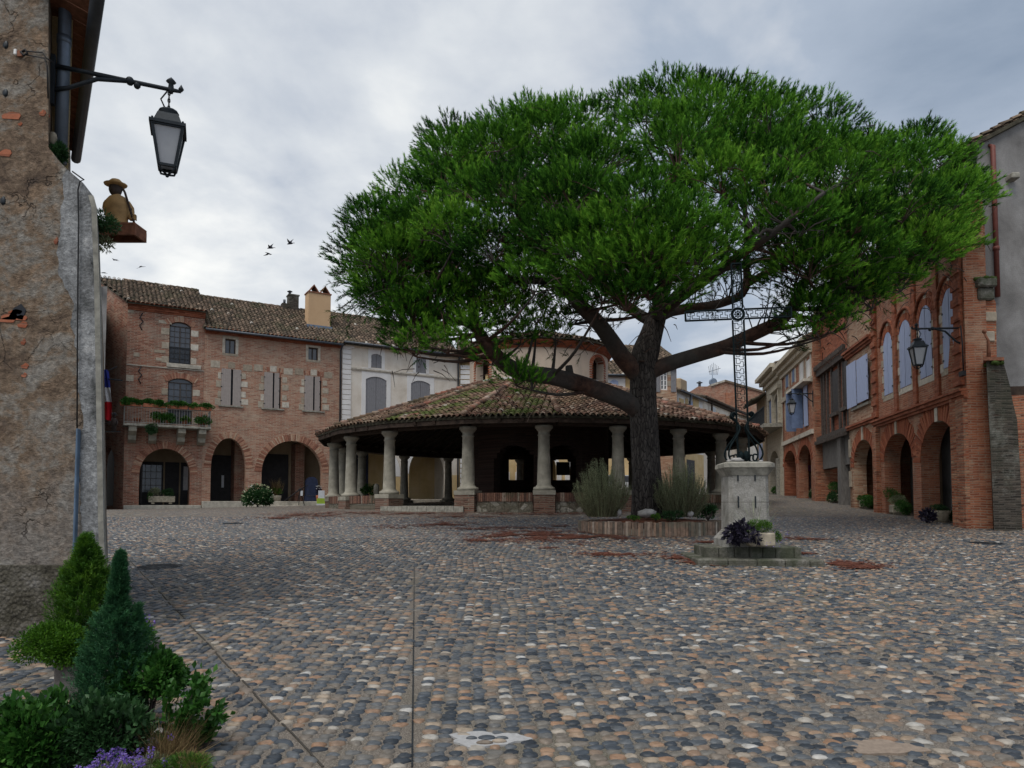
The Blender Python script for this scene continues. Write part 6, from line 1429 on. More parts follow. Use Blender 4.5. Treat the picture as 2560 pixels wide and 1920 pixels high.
limbs = [
    ([PT(1600, 1030, 19.3), PT(1560, 1000, 19.0), PT(1470, 968, 18.6), PT(1400, 950, 18.2), PT(1310, 930, 18.0), PT(1240, 885, 17.8), PT(1190, 820, 17.8), PT(1172, 750, 18.2), PT(1150, 690, 18.6), PT(1095, 640, 19)], [.26, .20, .05]),
    ([PT(1606, 950, 19.3), PT(1560, 895, 19.1), PT(1528, 850, 18.9), PT(1490, 800, 18.5), PT(1440, 750, 18), PT(1390, 695, 17.5), PT(1350, 630, 17), PT(1310, 560, 17), PT(1280, 470, 17.5)], [.27, .18, .06]),
    ([PT(1612, 940, 19.3), PT(1660, 915, 19.2), PT(1730, 893, 19.1), PT(1820, 865, 18.9), PT(1905, 825, 18.7), PT(1965, 790, 18.5), PT(2005, 720, 18.3), PT(2050, 640, 18.2), PT(2110, 570, 18.4)], [.22, .18, .06]),
    ([PT(1640, 800, 19.3), PT(1655, 740, 19.3), PT(1680, 660, 19.4), PT(1700, 560, 19.6), PT(1690, 430, 19.8), PT(1700, 300, 20)], [.22, .12, .04]),
    ([PT(1650, 790, 19.3), PT(1720, 770, 19.5), PT(1800, 760, 19.8), PT(1860, 720, 20), PT(1864, 620, 20.2), PT(1862, 500, 20.4), PT(1880, 380, 20.6)], [.15, .11, .04]),
    ([PT(1640, 810, 19.3), PT(1560, 760, 20), PT(1500, 690, 21), PT(1450, 600, 22), PT(1420, 500, 22.5)], [.17, .11, .04]),
    ([PT(1645, 800, 19.3), PT(1640, 740, 18), PT(1600, 680, 16.5), PT(1560, 600, 15.4), PT(1540, 500, 15)], [.15, .10, .04]),
    ([PT(1655, 780, 19.3), PT(1740, 720, 18), PT(1850, 640, 16.5), PT(1960, 560, 15.5), PT(2060, 480, 15.2)], [.15, .10, .04]),
    ([PT(1660, 770, 19.3), PT(1740, 700, 20.5), PT(1850, 660, 22), PT(1980, 640, 23.5), PT(2080, 620, 24)], [.15, .10, .04]),
    ([PT(1190, 820, 17.8), PT(1120, 790, 17.5), PT(1060, 750, 17.5), PT(990, 690, 18)], [.09, .06, .03]),
    ([PT(1400, 700, 17.6), PT(1300, 700, 19), PT(1200, 680, 20.5), PT(1100, 640, 21.5), PT(1010, 600, 21.5)], [.10, .07, .03]),
    ([PT(1965, 790, 18.5), PT(2040, 730, 18), PT(2140, 680, 17.8), PT(2240, 640, 18)], [.10, .07, .03]),
    ([PT(1860, 715, 20), PT(1960, 660, 21), PT(2080, 600, 21.5), PT(2200, 540, 21.5), PT(2300, 470, 21.5)], [.10, .07, .03]),
]
lm = []
for pts, rad in limbs:
    sp_ = smooth_path([Vector(p) for p in pts], 4); rr_ = np.interp(np.linspace(0, 1, len(sp_)), [0, .5, 1], rad)
    sp_ = [p + Vector((mnoise.noise(p * .9), mnoise.noise(p * .9 + Vector((5, 5, 5))), mnoise.noise(p * .9 + Vector((9, 1, 2))))) * .07 * (i > 1) for i, p in enumerate(sp_)]
    m_ = MB(); m_.tube(sp_, list(rr_), 12); m_.build('limb', M['bark_limb'], pine); BR += [(p, r) for p, r in zip(sp_[3:], rr_[3:])]
m_ = MB(); kp = PT(1425, 945, 18.25); m_.tube([kp, kp + Vector((-.03, 0, .32))], [.12, .09], 9); kp = PT(1604, 905, 18.95); m_.lathe([(.09, 0), (.10, .02), (.05, .03), (.001, .0)], (kp.x, kp.y - .02, kp.z), 9); m_.build('broken_stub', M['bark_limb'], pine)
# boughs: (u, v, depth, radius) traced around the outline and over the face, plus a filled dome behind
g = np.random.default_rng(42); BO = []
edge = [(870, 560, 19, .75), (880, 640, 19, .8), (880, 720, 18.5, .75), (905, 540, 19, .7), (950, 490, 19.5, .8), (1005, 500, 19, .9), (1020, 430, 20, .75), (1060, 370, 19.5, .8), (1110, 345, 20, .85), (1170, 310, 20, .85), (1230, 275, 20, .9), (1290, 262, 20, .85), (1360, 268, 20, .85), (1420, 262, 20, .85),
        (1475, 262, 19.5, .8), (1535, 235, 20, .85), (1600, 205, 20, .9), (1670, 195, 20, .9), (1730, 190, 20, .9), (1800, 200, 20, .9), (1870, 205, 20, .9), (1940, 215, 20, .85), (2000, 235, 20, .8), (2060, 260, 20, .9), (2115, 290, 20, .9), (2110, 360, 20, .8),
        (2160, 345, 20, .75), (2225, 310, 20, .6), (2260, 340, 20, .75), (2320, 335, 20, .85), (2370, 330, 20, .75), (2410, 370, 20, .8), (2440, 430, 20, .8), (2455, 490, 20, .75), (2440, 560, 19.5, .8), (2400, 620, 19, .85), (2350, 640, 18.5, .8), (2290, 680, 18, .75),
        (2230, 705, 17.8, .65), (2160, 745, 17.5, .65), (2090, 785, 17.3, .6), (2050, 790, 17.3, .6), (2120, 725, 17.5, .7), (2010, 760, 17.6, .5)]
for e in edge: BO.append((e[0] + (1660 - e[0]) * (.075 + .02 * g.normal()), e[1] + (720 - e[1]) * (.10 + .03 * g.normal() if e[1] < 620 else .04), e[2], e[3] * g.uniform(.85, 1.08)) if e[0] > 960 else (e[0] + 62, e[1] - 10, e[2], e[3] * .95))
face = [(960, 580, 17.5), (1000, 650, 17.3), (930, 660, 17.8), (1070, 560, 17), (1080, 470, 17.6), (1130, 400, 18), (1180, 480, 16.8), (1150, 600, 16.6), (1240, 400, 17.5), (1290, 520, 16), (1320, 340, 18), (1380, 420, 16.6), (1420, 330, 17.6),
        (1240, 640, 16.2), (1350, 600, 15.4), (1450, 520, 15.0), (1500, 400, 16), (1530, 600, 14.6), (1480, 680, 14.8), (1600, 520, 14.4), (1600, 330, 17), (1620, 660, 14.4), (1700, 420, 15.6), (1700, 560, 14.8), (1780, 300, 17.4), (1800, 460, 15.6), (1560, 730, 14.8), (1640, 740, 15),
        (1900, 320, 17.4), (1900, 480, 15.8), (1960, 400, 16.6), (2000, 560, 15.6), (2060, 380, 17.6), (2080, 480, 16.4), (2150, 430, 17.6), (2150, 560, 16.4), (2230, 420, 18), (2240, 520, 17), (2320, 430, 18.4), (2330, 540, 17.6), (2380, 500, 18.4), (2100, 650, 16.6), (2200, 650, 17), (2290, 640, 17.6), (2360, 600, 18.2), (2030, 680, 16.4), (2170, 710, 17.2),
        (1760, 640, 14.6), (1080, 690, 17.4), (1330, 690, 15.8), (1420, 610, 15), (970, 730, 17.8), (1040, 790, 17.6), (1110, 750, 17.8), (1180, 720, 17.8), (1240, 740, 17.8), (1010, 620, 17.6), (1500, 740, 15.2), (1570, 690, 14.6), (1470, 600, 14.8), (1640, 600, 14.4), (1680, 680, 14.8), (1400, 520, 15.4), (1250, 560, 16.4), (1960, 620, 16.6), (2060, 600, 16.8), (2100, 560, 16.8), (1900, 560, 15.6), (1850, 390, 16.6), (1700, 330, 17)]
for (u, v, Y) in face: BO.append((u + g.normal() * 14, v + g.normal() * 12, Y, g.uniform(.78, 1.02)))
low = [(1190, 800, 17.6, .6), (1260, 790, 17.8, .65), (1340, 795, 18, .6), (1410, 770, 18.2, .6), (1300, 850, 17.8, .45), (1390, 840, 18.2, .4), (1120, 820, 17.6, .6), (1040, 880, 17.5, .4), (940, 745, 18.3, .6), (990, 790, 18, .7), (1050, 830, 17.8, .6), (950, 700, 18, .6), (1090, 760, 17.6, .6), (1180, 840, 17.2, .6), (1060, 850, 17.3, .55), (1120, 870, 17.2, .5), (1230, 900, 17.2, .42), (1290, 950, 17.4, .5), (1330, 965, 17.5, .4), (1270, 830, 17.5, .5), (1010, 800, 17.6, .6), (960, 760, 18, .6), (1000, 860, 17.6, .4), (1100, 800, 18, .6), (1420, 800, 18.6, .45), (1340, 830, 18.4, .5), (1200, 760, 18.2, .7)]
BO += low
for e in ((2050, 835, 17.2, .4), (2110, 810, 17.1, .4), (2180, 760, 17.4, .45), (2250, 715, 17.6, .5), (2000, 830, 17.2, .32), (2150, 730, 17.4, .6), (2330, 650, 18.2, .5), (2240, 660, 17.6, .7)): BO.append(e)
def in_dome(k):
    cx_, cy_ = 4.2, 20.3; a = g.uniform(0, 6.283); rho = math.sqrt(g.uniform(.02, 1)); x = cx_ + rho * 8.0 * math.cos(a); y = cy_ + rho * 6.0 * math.sin(a); z = 8.6 + 4.3 * math.sqrt(max(0, 1 - rho ** 2 * .94)) - (.4 if y < cy_ else 0)
    return x, y, z, g.uniform(.85, 1.15)
boughs = [(P(u, v, Y) - TO, r) for u, v, Y, r in BO]
for (u, v, Y) in face:
    boughs.append((P(u + g.normal() * 30, v + g.normal() * 20 - 10, Y + 1.7) - TO, g.uniform(.8, 1.0)))
k = 0
while k < 70:
    x, y, z, r = in_dome(k); q = Vector((x, y, z))
    uu = 1280 + FPX * x / y; vv = 1260 - FPX * (z - EYE) / y
    top = np.interp(uu, [850, 905, 1000, 1060, 1180, 1420, 1500, 1640, 1800, 2000, 2130, 2200, 2300, 2420, 2480], [600, 500, 440, 380, 300, 250, 230, 190, 185, 215, 270, 330, 310, 360, 480])
    k += 1
    if vv < top + 95: continue
    boughs.append((q - TO, r))
print('boughs', len(boughs))
sh_c, sh_d, sh_r, sh_l = [], [], [], []
tw = MB()
for (c, r) in boughs:
    # supporting branch
    best = min(BR, key=lambda b_: (b_[0] - c).length + (2.0 if b_[0].z > c.z else 0))
    a = best[0]; mid = a.lerp(c, .5) + Vector((0, 0, -.10 * (c - a).length)); 
    if (c - a).length > .3: tw.tube(smooth_path([a, mid, c - Vector((0, 0, r * .3))], 4), [float(q_) for q_ in np.linspace(min(.06, best[1]), .018, 9)], 6, cap=False)
    n = int(165 * (r / .85) ** 2); d = nrm(g.normal(size=(n * 2, 3))); d = d[d[:, 2] > -.10][:n]; n = len(d)
    outw = np.array([c.x - 2.2, c.y - 1.0, 0]); outw = outw / max(1e-6, np.linalg.norm(outw)); q = g.uniform(.55, 1.0, n) ** .7
    p = np.array(c[:]) + d * q[:, None] * np.array([r * 1.04, r * 1.04, r * .80]) - np.array([0, 0, r * .12]); sh_c.append(p); dd = d * 1.0 + np.array([0, 0, .5]) + outw * .22 + g.normal(size=(n, 3)) * .22; sh_d.append(dd)
    sh_r.append(np.clip(.46 + g.uniform(-.26, .28) + .13 * g.normal(size=n), 0, 1)); sh_l.append(g.uniform(.20, .34, n))
    for t in range(7): e = Vector(p[g.integers(n)]); tw.tube([c - Vector((0, 0, r * .3)), c.lerp(e, .5) - Vector((0, 0, .06)), e], [.018, .012, .006], 4, cap=False)
S = np.concatenate(sh_c); D = nrm(np.concatenate(sh_d)); Rr = np.concatenate(sh_r); Ls = np.concatenate(sh_l); ns = len(S)
print('shoots', ns)
def shoots_to_needles(S, D, Rr, Ls, per, Ln, Wn, g):
    ns = len(S); S2 = np.repeat(S, per, 0); D2 = np.repeat(D, per, 0); L2 = np.repeat(Ls, per); t = g.random(ns * per) ** .8
    side = nrm(np.cross(D2, g.normal(size=(ns * per, 3)))); base = S2 + D2 * (t * L2)[:, None]
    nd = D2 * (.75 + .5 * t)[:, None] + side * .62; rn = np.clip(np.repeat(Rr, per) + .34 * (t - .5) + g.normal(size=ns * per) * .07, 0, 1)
    return base, nd, Ln * g.uniform(.75, 1.2, ns * per), Wn, rn
b_, nd, Ln, Wn, rn = shoots_to_needles(S, D, Rr, Ls, 28, .105, .018, g)
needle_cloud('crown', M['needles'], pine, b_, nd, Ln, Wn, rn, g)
# bare twiggy underside
for (c, r) in boughs:
    for t in range(5):
        a = c + Vector(g.normal(size=3)) * r * .5 - Vector((0, 0, r * .5)); e = a + Vector((g.normal() * .22, g.normal() * .22, g.uniform(-.35, .1))); tw.tube([a, a.lerp(e, .5) + Vector((0, 0, .05)), e], [.014, .010, .005], 4, cap=False)
S3, D3 = [], []
for k in range(900):
    bp, br_ = BR[g.integers(len(BR))]
    if bp.z < 4.9: continue
    a = g.uniform(0, 6.283); dr = Vector((math.cos(a), math.sin(a), g.uniform(-.15, .7))).normalized(); pts = [bp.copy()]
    for j in range(4): dr = (dr + Vector(g.normal(size=3)) * .32).normalized(); pts.append(pts[-1] + dr * g.uniform(.25, .5))
    if min((Vector(c_) - pts[-1]).length for c_, r__ in boughs) > .75 or pts[-1].z > 11.2: continue
    tw.tube(pts, [.022, .018, .014, .010, .005], 4, cap=False)
    for q_ in (pts[2], pts[3], pts[4], pts[4]): S3.append(q_[:]); D3.append((dr + Vector(g.normal(size=3)) * .5)[:])
for (u, v, Y, n_) in ((1000, 700, 18.5, 26), (1100, 720, 18.5, 30), (1200, 700, 19, 30), (1300, 740, 19, 26), (1400, 720, 19, 26), (1500, 770, 19, 22), (1250, 620, 19.5, 30), (1750, 720, 19.5, 26), (1850, 690, 19.5, 30), (1950, 640, 19.5, 30), (1980, 720, 19, 24), (1800, 620, 20, 26), (900, 730, 18.5, 26), (950, 760, 18.4, 26), (1050, 660, 19, 30), (1380, 640, 19.5, 30), (1700, 640, 20, 24), (1560, 700, 20, 26)):
    for _ in range(n_):
        e = P(u + g.normal() * 45, v + g.normal() * 32, Y + g.normal() * .7) - TO; bp = min(BR, key=lambda b_: (b_[0] - e).length)[0]; md = bp.lerp(e, .5) + Vector((0, 0, .08))
        tw.tube(smooth_path([bp, md, e], 3), [.020, .018, .016, .013, .010, .008, .006], 4, cap=False)
        for q_ in (e, bp.lerp(e, .8), bp.lerp(e, .9)): S3.append(q_[:]); D3.append(((e - bp).normalized() + Vector(g.normal(size=3)) * .6)[:])
tw.build('twigs', M['bark_limb'], pine)
S3, D3 = np.array(S3), nrm(np.array(D3)); b_, nd, Ln, Wn, rn = shoots_to_needles(S3, D3, np.full(len(S3), .14), np.full(len(S3), .26), 24, .115, .013, g)  # inner needles kept at a dark tone, crown shade put into the colour
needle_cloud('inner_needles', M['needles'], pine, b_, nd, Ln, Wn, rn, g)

# planter ring
pr = 1.95; pc = Vector((345 / FPX * 19.3, 19.3, 0)); pcz = gz(pc.x, pc.y)
E = empty('tree_planter', (pc.x, pc.y, pcz), 0, 'round raised bed edged with upright bricks around the pine', 'planter')
ph = P(1500, 1306, pc.y - pr).z - pcz
m_ = MB(); n = 165
for k in range(n):
    a = 2 * math.pi * (k + random.uniform(-.15, .15)) / n; ca, sa = math.cos(a), math.sin(a); zb = gz(pc.x + pr * ca, pc.y + pr * sa) - pcz - .1; h = ph + random.uniform(-.02, .015)
    m_.obox(((pr - .12) * ca, (pr - .12) * sa, (zb + h) / 2), (ca * (.12 + random.uniform(-.008, .008)), sa * .12, 0), (-sa * .033, ca * .033, 0), (0, 0, (h - zb) / 2))
m_.build('brick_edge', M['rim_brick'], E)
m_ = MB(); m_.lathe([(pr - .02, -.6), (pr - .02, .10), (pr - .2, .12)], (0, 0, 0), 60, smooth=True); m_.build('mortar_bed', M['stone_rim'], E)
m_ = MB(); m_.lathe([(pr - .22, ph - .07), (pr - .7, ph + .03), (.01, ph + .10)], (0, 0, 0), 40); m_.build('soil', M['soil'], E)
zs = pcz + ph
def stone(u, v, Y, r, label, jit=.5, m='rock', grp='stones in the tree bed'):
    p = P(u, v, Y); b = MB(); b.ball((0, 0, 0), r[0], r[1], r[2], 12, 8, jit=jit); T(b.build('rock', M[m], loc=(p.x, p.y, p.z)), label, 'rock', grp)
stone(1618, 1283, 18.2, (.24, .16, .11), 'large smooth grey stone lying at the foot of the pine trunk'); stone(1549, 1282, 18.4, (.06, .05, .09), 'small upright stone left of the pine trunk'); stone(1726, 1285, 18.3, (.09, .07, .08), 'grey stone in the bed right of the trunk')
def sage(u, v, Y, w, h, label, seed, name='sage_bush'):
    p = P(u, v, Y); g = np.random.default_rng(seed); E = empty(name, (p.x, p.y, p.z), 0, label, 'bush', 'grey green bushes in the tree bed')
    w *= 1.12; n = 430; a = g.random(n) * 6.283; rr_ = np.sqrt(g.random(n)); tip = np.stack([np.cos(a) * rr_ * w, np.sin(a) * rr_ * w * .8, h * (1.05 - .55 * rr_ ** 2) * g.uniform(.62, 1.0, n)], 1); st = np.stack([np.cos(a) * rr_ * w * .15, np.sin(a) * rr_ * w * .15, np.zeros(n)], 1)
    st[:, :2] *= 3.2
    mid = st + (tip - st) * .5 + np.concatenate([(tip - st)[:, :2] * .15, np.full((n, 1), .02 * h)], 1) + g.normal(size=(n, 3)) * .03; V, Fc, rn = [], [], []
    for s0_, s1_ in ((st, mid), (mid, tip)):
        x = nrm(np.cross(s1_ - s0_, g.normal(size=(n, 3)))) * .006; b0 = len(np.concatenate(V)) if V else 0; V.append(np.stack([s0_ - x, s0_ + x, s1_ + x * .6, s1_ - x * .6], 1).reshape(-1, 3)); Fc.append(np.arange(n * 4).reshape(-1, 4) + b0); rn.append(np.repeat(g.uniform(0, .5, n), 4))
    bulk('stems', np.concatenate(V), np.concatenate(Fc), M['leaf_sage'], E, np.concatenate(rn))
    per = 46; t = g.random((n, per)) ** .8; t = .08 + .92 * t; base = st[:, None] + (mid - st)[:, None] * np.minimum(t * 2, 1)[..., None] + (tip - mid)[:, None] * np.maximum(t * 2 - 1, 0)[..., None]; base = base.reshape(-1, 3); dd = np.repeat(nrm(tip - st), per, 0) * .8 + g.normal(size=(n * per, 3)) * .75; base = base + g.normal(size=base.shape) * .018
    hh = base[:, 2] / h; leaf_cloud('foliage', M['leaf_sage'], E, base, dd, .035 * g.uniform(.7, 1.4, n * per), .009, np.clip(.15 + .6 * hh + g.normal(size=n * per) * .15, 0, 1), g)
    return E
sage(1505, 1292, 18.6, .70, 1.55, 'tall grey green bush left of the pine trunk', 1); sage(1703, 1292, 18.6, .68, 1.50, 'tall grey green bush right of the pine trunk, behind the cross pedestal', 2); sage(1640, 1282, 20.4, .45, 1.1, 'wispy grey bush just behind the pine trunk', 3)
def plain_bush(u, v, Y, r, mat_, L, W, n, label, seed, name='leafy_bush', cat='bush', group=None, lumps=8, on_ground=False):
    p = G(u, v) if on_ground else P(u, v, Y); E = empty(name, (p.x, p.y, p.z), 0, label, cat, group); bush('foliage', E, M[mat_], (0, 0, r[2] * .9), r, n, L, W, seed, lumps)
    m_ = MB()
    for k in range(6): a = k * 1.05; m_.tube([(0, 0, -.02), (math.cos(a) * r[0] * .3, math.sin(a) * r[1] * .3, r[2] * .6), (math.cos(a) * r[0] * .55, math.sin(a) * r[1] * .5, r[2] * 1.1)], [.012, .009, .005], 5)
    m_.build('stems', M['timber'], E); return E
plain_bush(1682, 1300, 17.9, (.28, .2, .14), 'leaf_dark', .07, .02, 700, 'low dark green fern like plant at the front of the tree bed', 5, 'ground_plant', 'plant'); plain_bush(1770, 1300, 18.6, (.30, .25, .22), 'leaf_dark', .09, .035, 900, 'dark leafy plant in the tree bed beside the pedestal', 6, 'ground_plant', 'plant')
plain_bush(1585, 1300, 17.9, (.2, .15, .07), 'leaf_gold', .04, .015, 500, 'small yellowish plant at the front of the tree bed', 7, 'ground_plant', 'plant'); plain_bush(1640, 1300, 17.85, (.13, .1, .09), 'leaf_lime', .04, .015, 400, 'small light green plant beside the large smooth stone', 8, 'ground_plant', 'plant')

# ================================================== cross on its pedestal
Yp = 12.9; pp = P(1862, 1300, Yp); pz = gz(pp.x, pp.y)
ped = empty('cross_pedestal', (pp.x, pp.y, pz), R(-4), 'weathered stone pedestal with two mossy steps', 'pedestal')
ux = Yp / FPX     # metres per pixel
def zz(v, Y=None): return P(1862, v, Yp if Y is None else Y).z - pz
hw_ = 49 * ux
def octa(hx, hy, c): return [(-hx + c, -hy), (hx - c, -hy), (hx, -hy + c), (hx, hy - c), (hx - c, hy), (-hx + c, hy), (-hx, hy - c), (-hx, -hy + c)]
def oct_solid(m_, secs):
    """secs: list of (hx,hy,chamfer,z)"""
    vs = [(x, y, z) for hx, hy, c, z in secs for x, y in octa(hx, hy, c)]; fs = [tuple(range(8))[::-1], tuple((len(secs) - 1) * 8 + k for k in range(8))]
    for i in range(len(secs) - 1):
        for k in range(8): k2 = (k + 1) % 8; fs.append((i * 8 + k, i * 8 + k2, i * 8 + 8 + k2, i * 8 + 8 + k))
    return m_.add(vs, fs)
zst2, zst1, zcap_ = P(1862, 1368, Yp - .58).z - pz, P(1862, 1399, Yp - .98).z - pz, zz(1157)
m_ = MB(); oct_solid(m_, [(hw_ + .12, hw_ + .12, .08, zst2 - .01), (hw_ + .12, hw_ + .12, .08, zst2 + .12), (hw_ + .03, hw_ + .03, .07, zst2 + .24), (hw_, hw_, .065, zst2 + .28), (hw_ - .01, hw_ - .01, .065, zcap_ - .24)]); m_.build('shaft', M['ashlar_pale'], ped)
m_ = MB(); oct_solid(m_, [(hw_, hw_, .065, zcap_ - .245), (hw_ + .03, hw_ + .03, .065, zcap_ - .18), (hw_ + .06, hw_ + .06, .065, zcap_ - .13), (hw_ + .085, hw_ + .085, .065, zcap_ - .10), (hw_ + .08, hw_ + .08, .065, zcap_ - .03), (hw_ + .02, hw_ + .02, .065, zcap_)]); m_.build('cap', M['stone_rim'], ped)
m_ = MB()
for x in (-hw_ + .02 + .14, .07 * 0 + .10):
    for v in (1190, 1255, 1325):
        if x > 0 and v > 1300: continue
        m_.box(x - .012, x + .012, -hw_ - .004, -hw_ + .05, zz(v + 14), zz(v - 14))
m_.build('iron_cramp', M['iron'], ped)  # dark bars stand in for the shade in open vertical joint slits
m_ = MB()
s2w = 114 * ux; x0 = -s2w
while x0 < s2w - .05:
    w_ = random.uniform(.22, .36); x1 = min(s2w, x0 + w_)
    for ya, yb in ((-s2w * .62, 0), (.003, s2w * .62)): m_.box(x0 + .004, x1 - .004, ya - random.uniform(0, .015), yb, -.2, zst2 - random.uniform(0, .008), b=.012)
    x0 = x1
o = m_.build('upper_step', M['step_stone'], ped)
m_ = MB(); x0 = -s2w - .20
while x0 < s2w + .20:
    w_ = random.uniform(.4, .6); x1 = min(s2w + .24, x0 + w_); m_.box(x0 + .004, x1 - .004, -s2w * .62 - .42, s2w * .62 + .3, -.4, zst1 - random.uniform(0, .012), b=.02); x0 = x1
m_.build('lower_step', M['step_stone'], ped)
m_ = MB()
for dx, dy, r in ((-.26, -.3, .05), (-.20, -.33, .075), (-.14, -.3, .04), (-.33, -.28, .035), (.22, -.3, .03)): m_.ball((dx, dy, zcap_ + r * .4), r * 1.4, r, r * .6, 9, 6, jit=.4)
m_.build('pebble', M['rock'], ped)
# the cross
cb = Vector((pp.x, pp.y, pz + zcap_)); ln = math.tan(R(1.35))
cr = empty('wrought_iron_cross', cb, R(-4), 'tall openwork wrought iron cross with a Greek key pattern on the stone pedestal', 'cross'); cr.rotation_euler = (0, R(-1.35), R(-4))
hcross = (1152 - 648) * ux * 1.005; harm = (1152 - 775) * ux; wv = 12.0 * ux
def key(m_, a, b_, w_, depth, th=.010, n=10, up=False):
    """greek key band between a..b along one axis; vertical if up"""
    L = b_ - a; c = w_ * .62
    tf = (lambda s, t: (t, 0, s)) if up else (lambda s, t: (s, 0, t))
    for k in range(n):
        s0, s1 = a + L * k / n, a + L * (k + 1) / n; u_ = (s1 - s0)
        pts = [(s0, -c), (s0 + u_ * .5, -c), (s0 + u_ * .5, -c * .15), (s0 + u_ * .25, -c * .15), (s0 + u_ * .25, c), (s0 + u_ * .98, c), (s0 + u_ * .98, c * .1), (s0 + u_ * .74, c * .1), (s0 + u_ * .74, -c), (s1, -c)]
        for p, q in zip(pts, pts[1:]): m_.bar(tf(*p), tf(*q), th, th, up=(0, 1, 0))
        for s in (-1, 1): m_.bar(tf(s0 + u_ * .5, s * c), tf(s0 + u_ * .5, s * w_), th, th, up=(0, 1, 0))
def band(m_, a, b_, w_, up, th=.017):
    for s in (-1, 1):
        for dy in (-.03, .03):
            p, q = ((s * w_, dy, a), (s * w_, dy, b_)) if up else ((a, dy, s * w_), (b_, dy, s * w_))
            m_.bar(p, q, th, .018, up=(0, 1, 0))
m_ = MB(); wl_ = wv * 1.3
z_lo, z_mid0, z_mid1, z_top = .0, harm - wv * 1.2, harm + wv * 1.2, hcross
band(m_, z_lo, z_mid0, wv * 1.15, True); key(m_, .95, z_mid0, wv * 1.15, 0, n=13, up=True)
band(m_, z_mid1, z_top, wv, True); key(m_, z_mid1, z_top, wv, 0, n=5, up=True); m_.bar((-wv, 0, z_top), (wv, 0, z_top), .025, .07, up=(0, 1, 0))
m_.build('upright', M['iron_green'], cr)
m_ = MB(); aw_ = 131 * ux
for s in (-1, 1):
    o_ = MB(); a, b_ = sorted((s * wv * 1.2, s * aw_)); band(m_, a, b_, wv, False); key(m_, a, b_, wv, 0, n=5); m_.bar((s * aw_, 0, -wv), (s * aw_, 0, wv), .025, .07, up=(0, 1, 0))
o = m_.build('cross_arm', M['iron_green'], cr, (0, 0, harm))
m_ = MB()
for rr_ in (wv * 1.35, wv * 1.05): m_.tube([(rr_ * math.cos(t), 0, rr_ * math.sin(t)) for t in np.linspace(0, 2 * math.pi, 25)], .014, 6, cap=False)
for t in range(8): a = t * math.pi / 4; m_.ball((wv * .6 * math.cos(a), 0, wv * .6 * math.sin(a)), wv * .22, .02, wv * .22, 7, 5)
m_.ball((0, 0, 0), wv * .35, .03, wv * .35); m_.build('rosette', M['iron_green'], cr, (0, 0, harm))
m_ = MB()
for s in (-1, 1):
    for yy in (-1, 1):
        w0 = wv * 1.15
        m_.tube(smooth_path([(s * w0, yy * .02, .88), (s * (w0 + .06), yy * .05, .92), (s * (w0 + .10), yy * .06, .86), (s * (w0 + .05), yy * .05, .80), (s * w0 * 1.0, yy * .03, .74), (s * (w0 * .6), yy * .06, .62), (s * (w0 + .05), yy * .10, .45), (s * (w0 + .16), yy * .14, .30), (s * (w0 + .20), yy * .16, .14), (s * (w0 + .13), yy * .14, .02), (s * (w0 + .04), yy * .12, .04), (s * (w0 + .05), yy * .12, .14), (s * (w0 + .11), yy * .13, .13)], 3), .017, 6)
for s in (-1, 1): m_.ball((s * (wv * 1.15 + .07), 0, .88), .05, .05, .05); m_.ball((s * .05, 0, .12), .06, .06, .1)
m_.build('scroll_bracket', M['iron_green'], cr)
# pot at the foot of the cross
q = P(1880, 1365, Yp - hw_ - .32); pot = empty('flower_trough', (q.x, q.y, q.z), 0, 'cream stone flower trough on the cross steps with dark purple and light green plants', 'planter')
m_ = MB(); m_.box(-.06, .36, -.14, .14, 0, .225, b=.02); m_.build('trough', M['pot_stone'], pot)
bush('purple_foliage', pot, M['leaf_purple'], (-.18, -.04, .22), (.26, .2, .22), 420, .10, .06, 71, 7, upb=-.2); bush('trailing_foliage', pot, M['leaf_purple'], (-.02, -.2, .16), (.13, .05, .1), 60, .08, .05, 75, 3, upb=-.5)
bush('green_foliage', pot, M['leaf_lime'], (.14, 0, .33), (.24, .16, .14), 2200, .045, .008, 72, 8); bush('side_foliage', pot, M['leaf_gold'], (.38, -.05, .12), (.12, .12, .18), 700, .035, .01, 73, 5, upb=-.2)
g = np.random.default_rng(5); p_, d_ = blob_pts(g, 70, (.3, .2, .35), (.1, .05, .35)); d_[:, 2] = abs(d_[:, 2]) + 1; needle_cloud('dry_stalks', M['leaf_sage'], pot, p_, d_, .3, .006, g.random(70), g)
leaf_cloud('flowers', M['petal'], pot, *[x for x in blob_pts(g, 60, (.3, .15, .2), (.3, -.08, .18))], .02, .02, g.random(60), g)

# ================================================== corner building at the left
Yn = 6.95
def NL(u, v, off=0.0): p = P(u, v, Yn + off); return p
cbz = gz(-5, Yn); Eo = Vector((P(255, 1500, Yn).x, Yn, cbz))
E = empty('corner_building', Eo, 0, 'old corner building with crumbling brown render and a sloping buttress', 'house')
L2 = lambda u, v, off=0.0: (lambda p: (p.x - Eo.x, p.z - Eo.z))(P(u, v, Yn + off))
prof = [L2(255, 1600), L2(262, 1440), L2(257, 1300), L2(252, 1000), L2(247, 700), L2(243, 600), L2(240, 520), L2(232, 490), L2(205, 455), L2(170, 425), L2(150, 405), L2(121, 368), L2(121, 200), L2(121, -60), L2(119, -320)]
lx = L2(-700, 1000)[0]
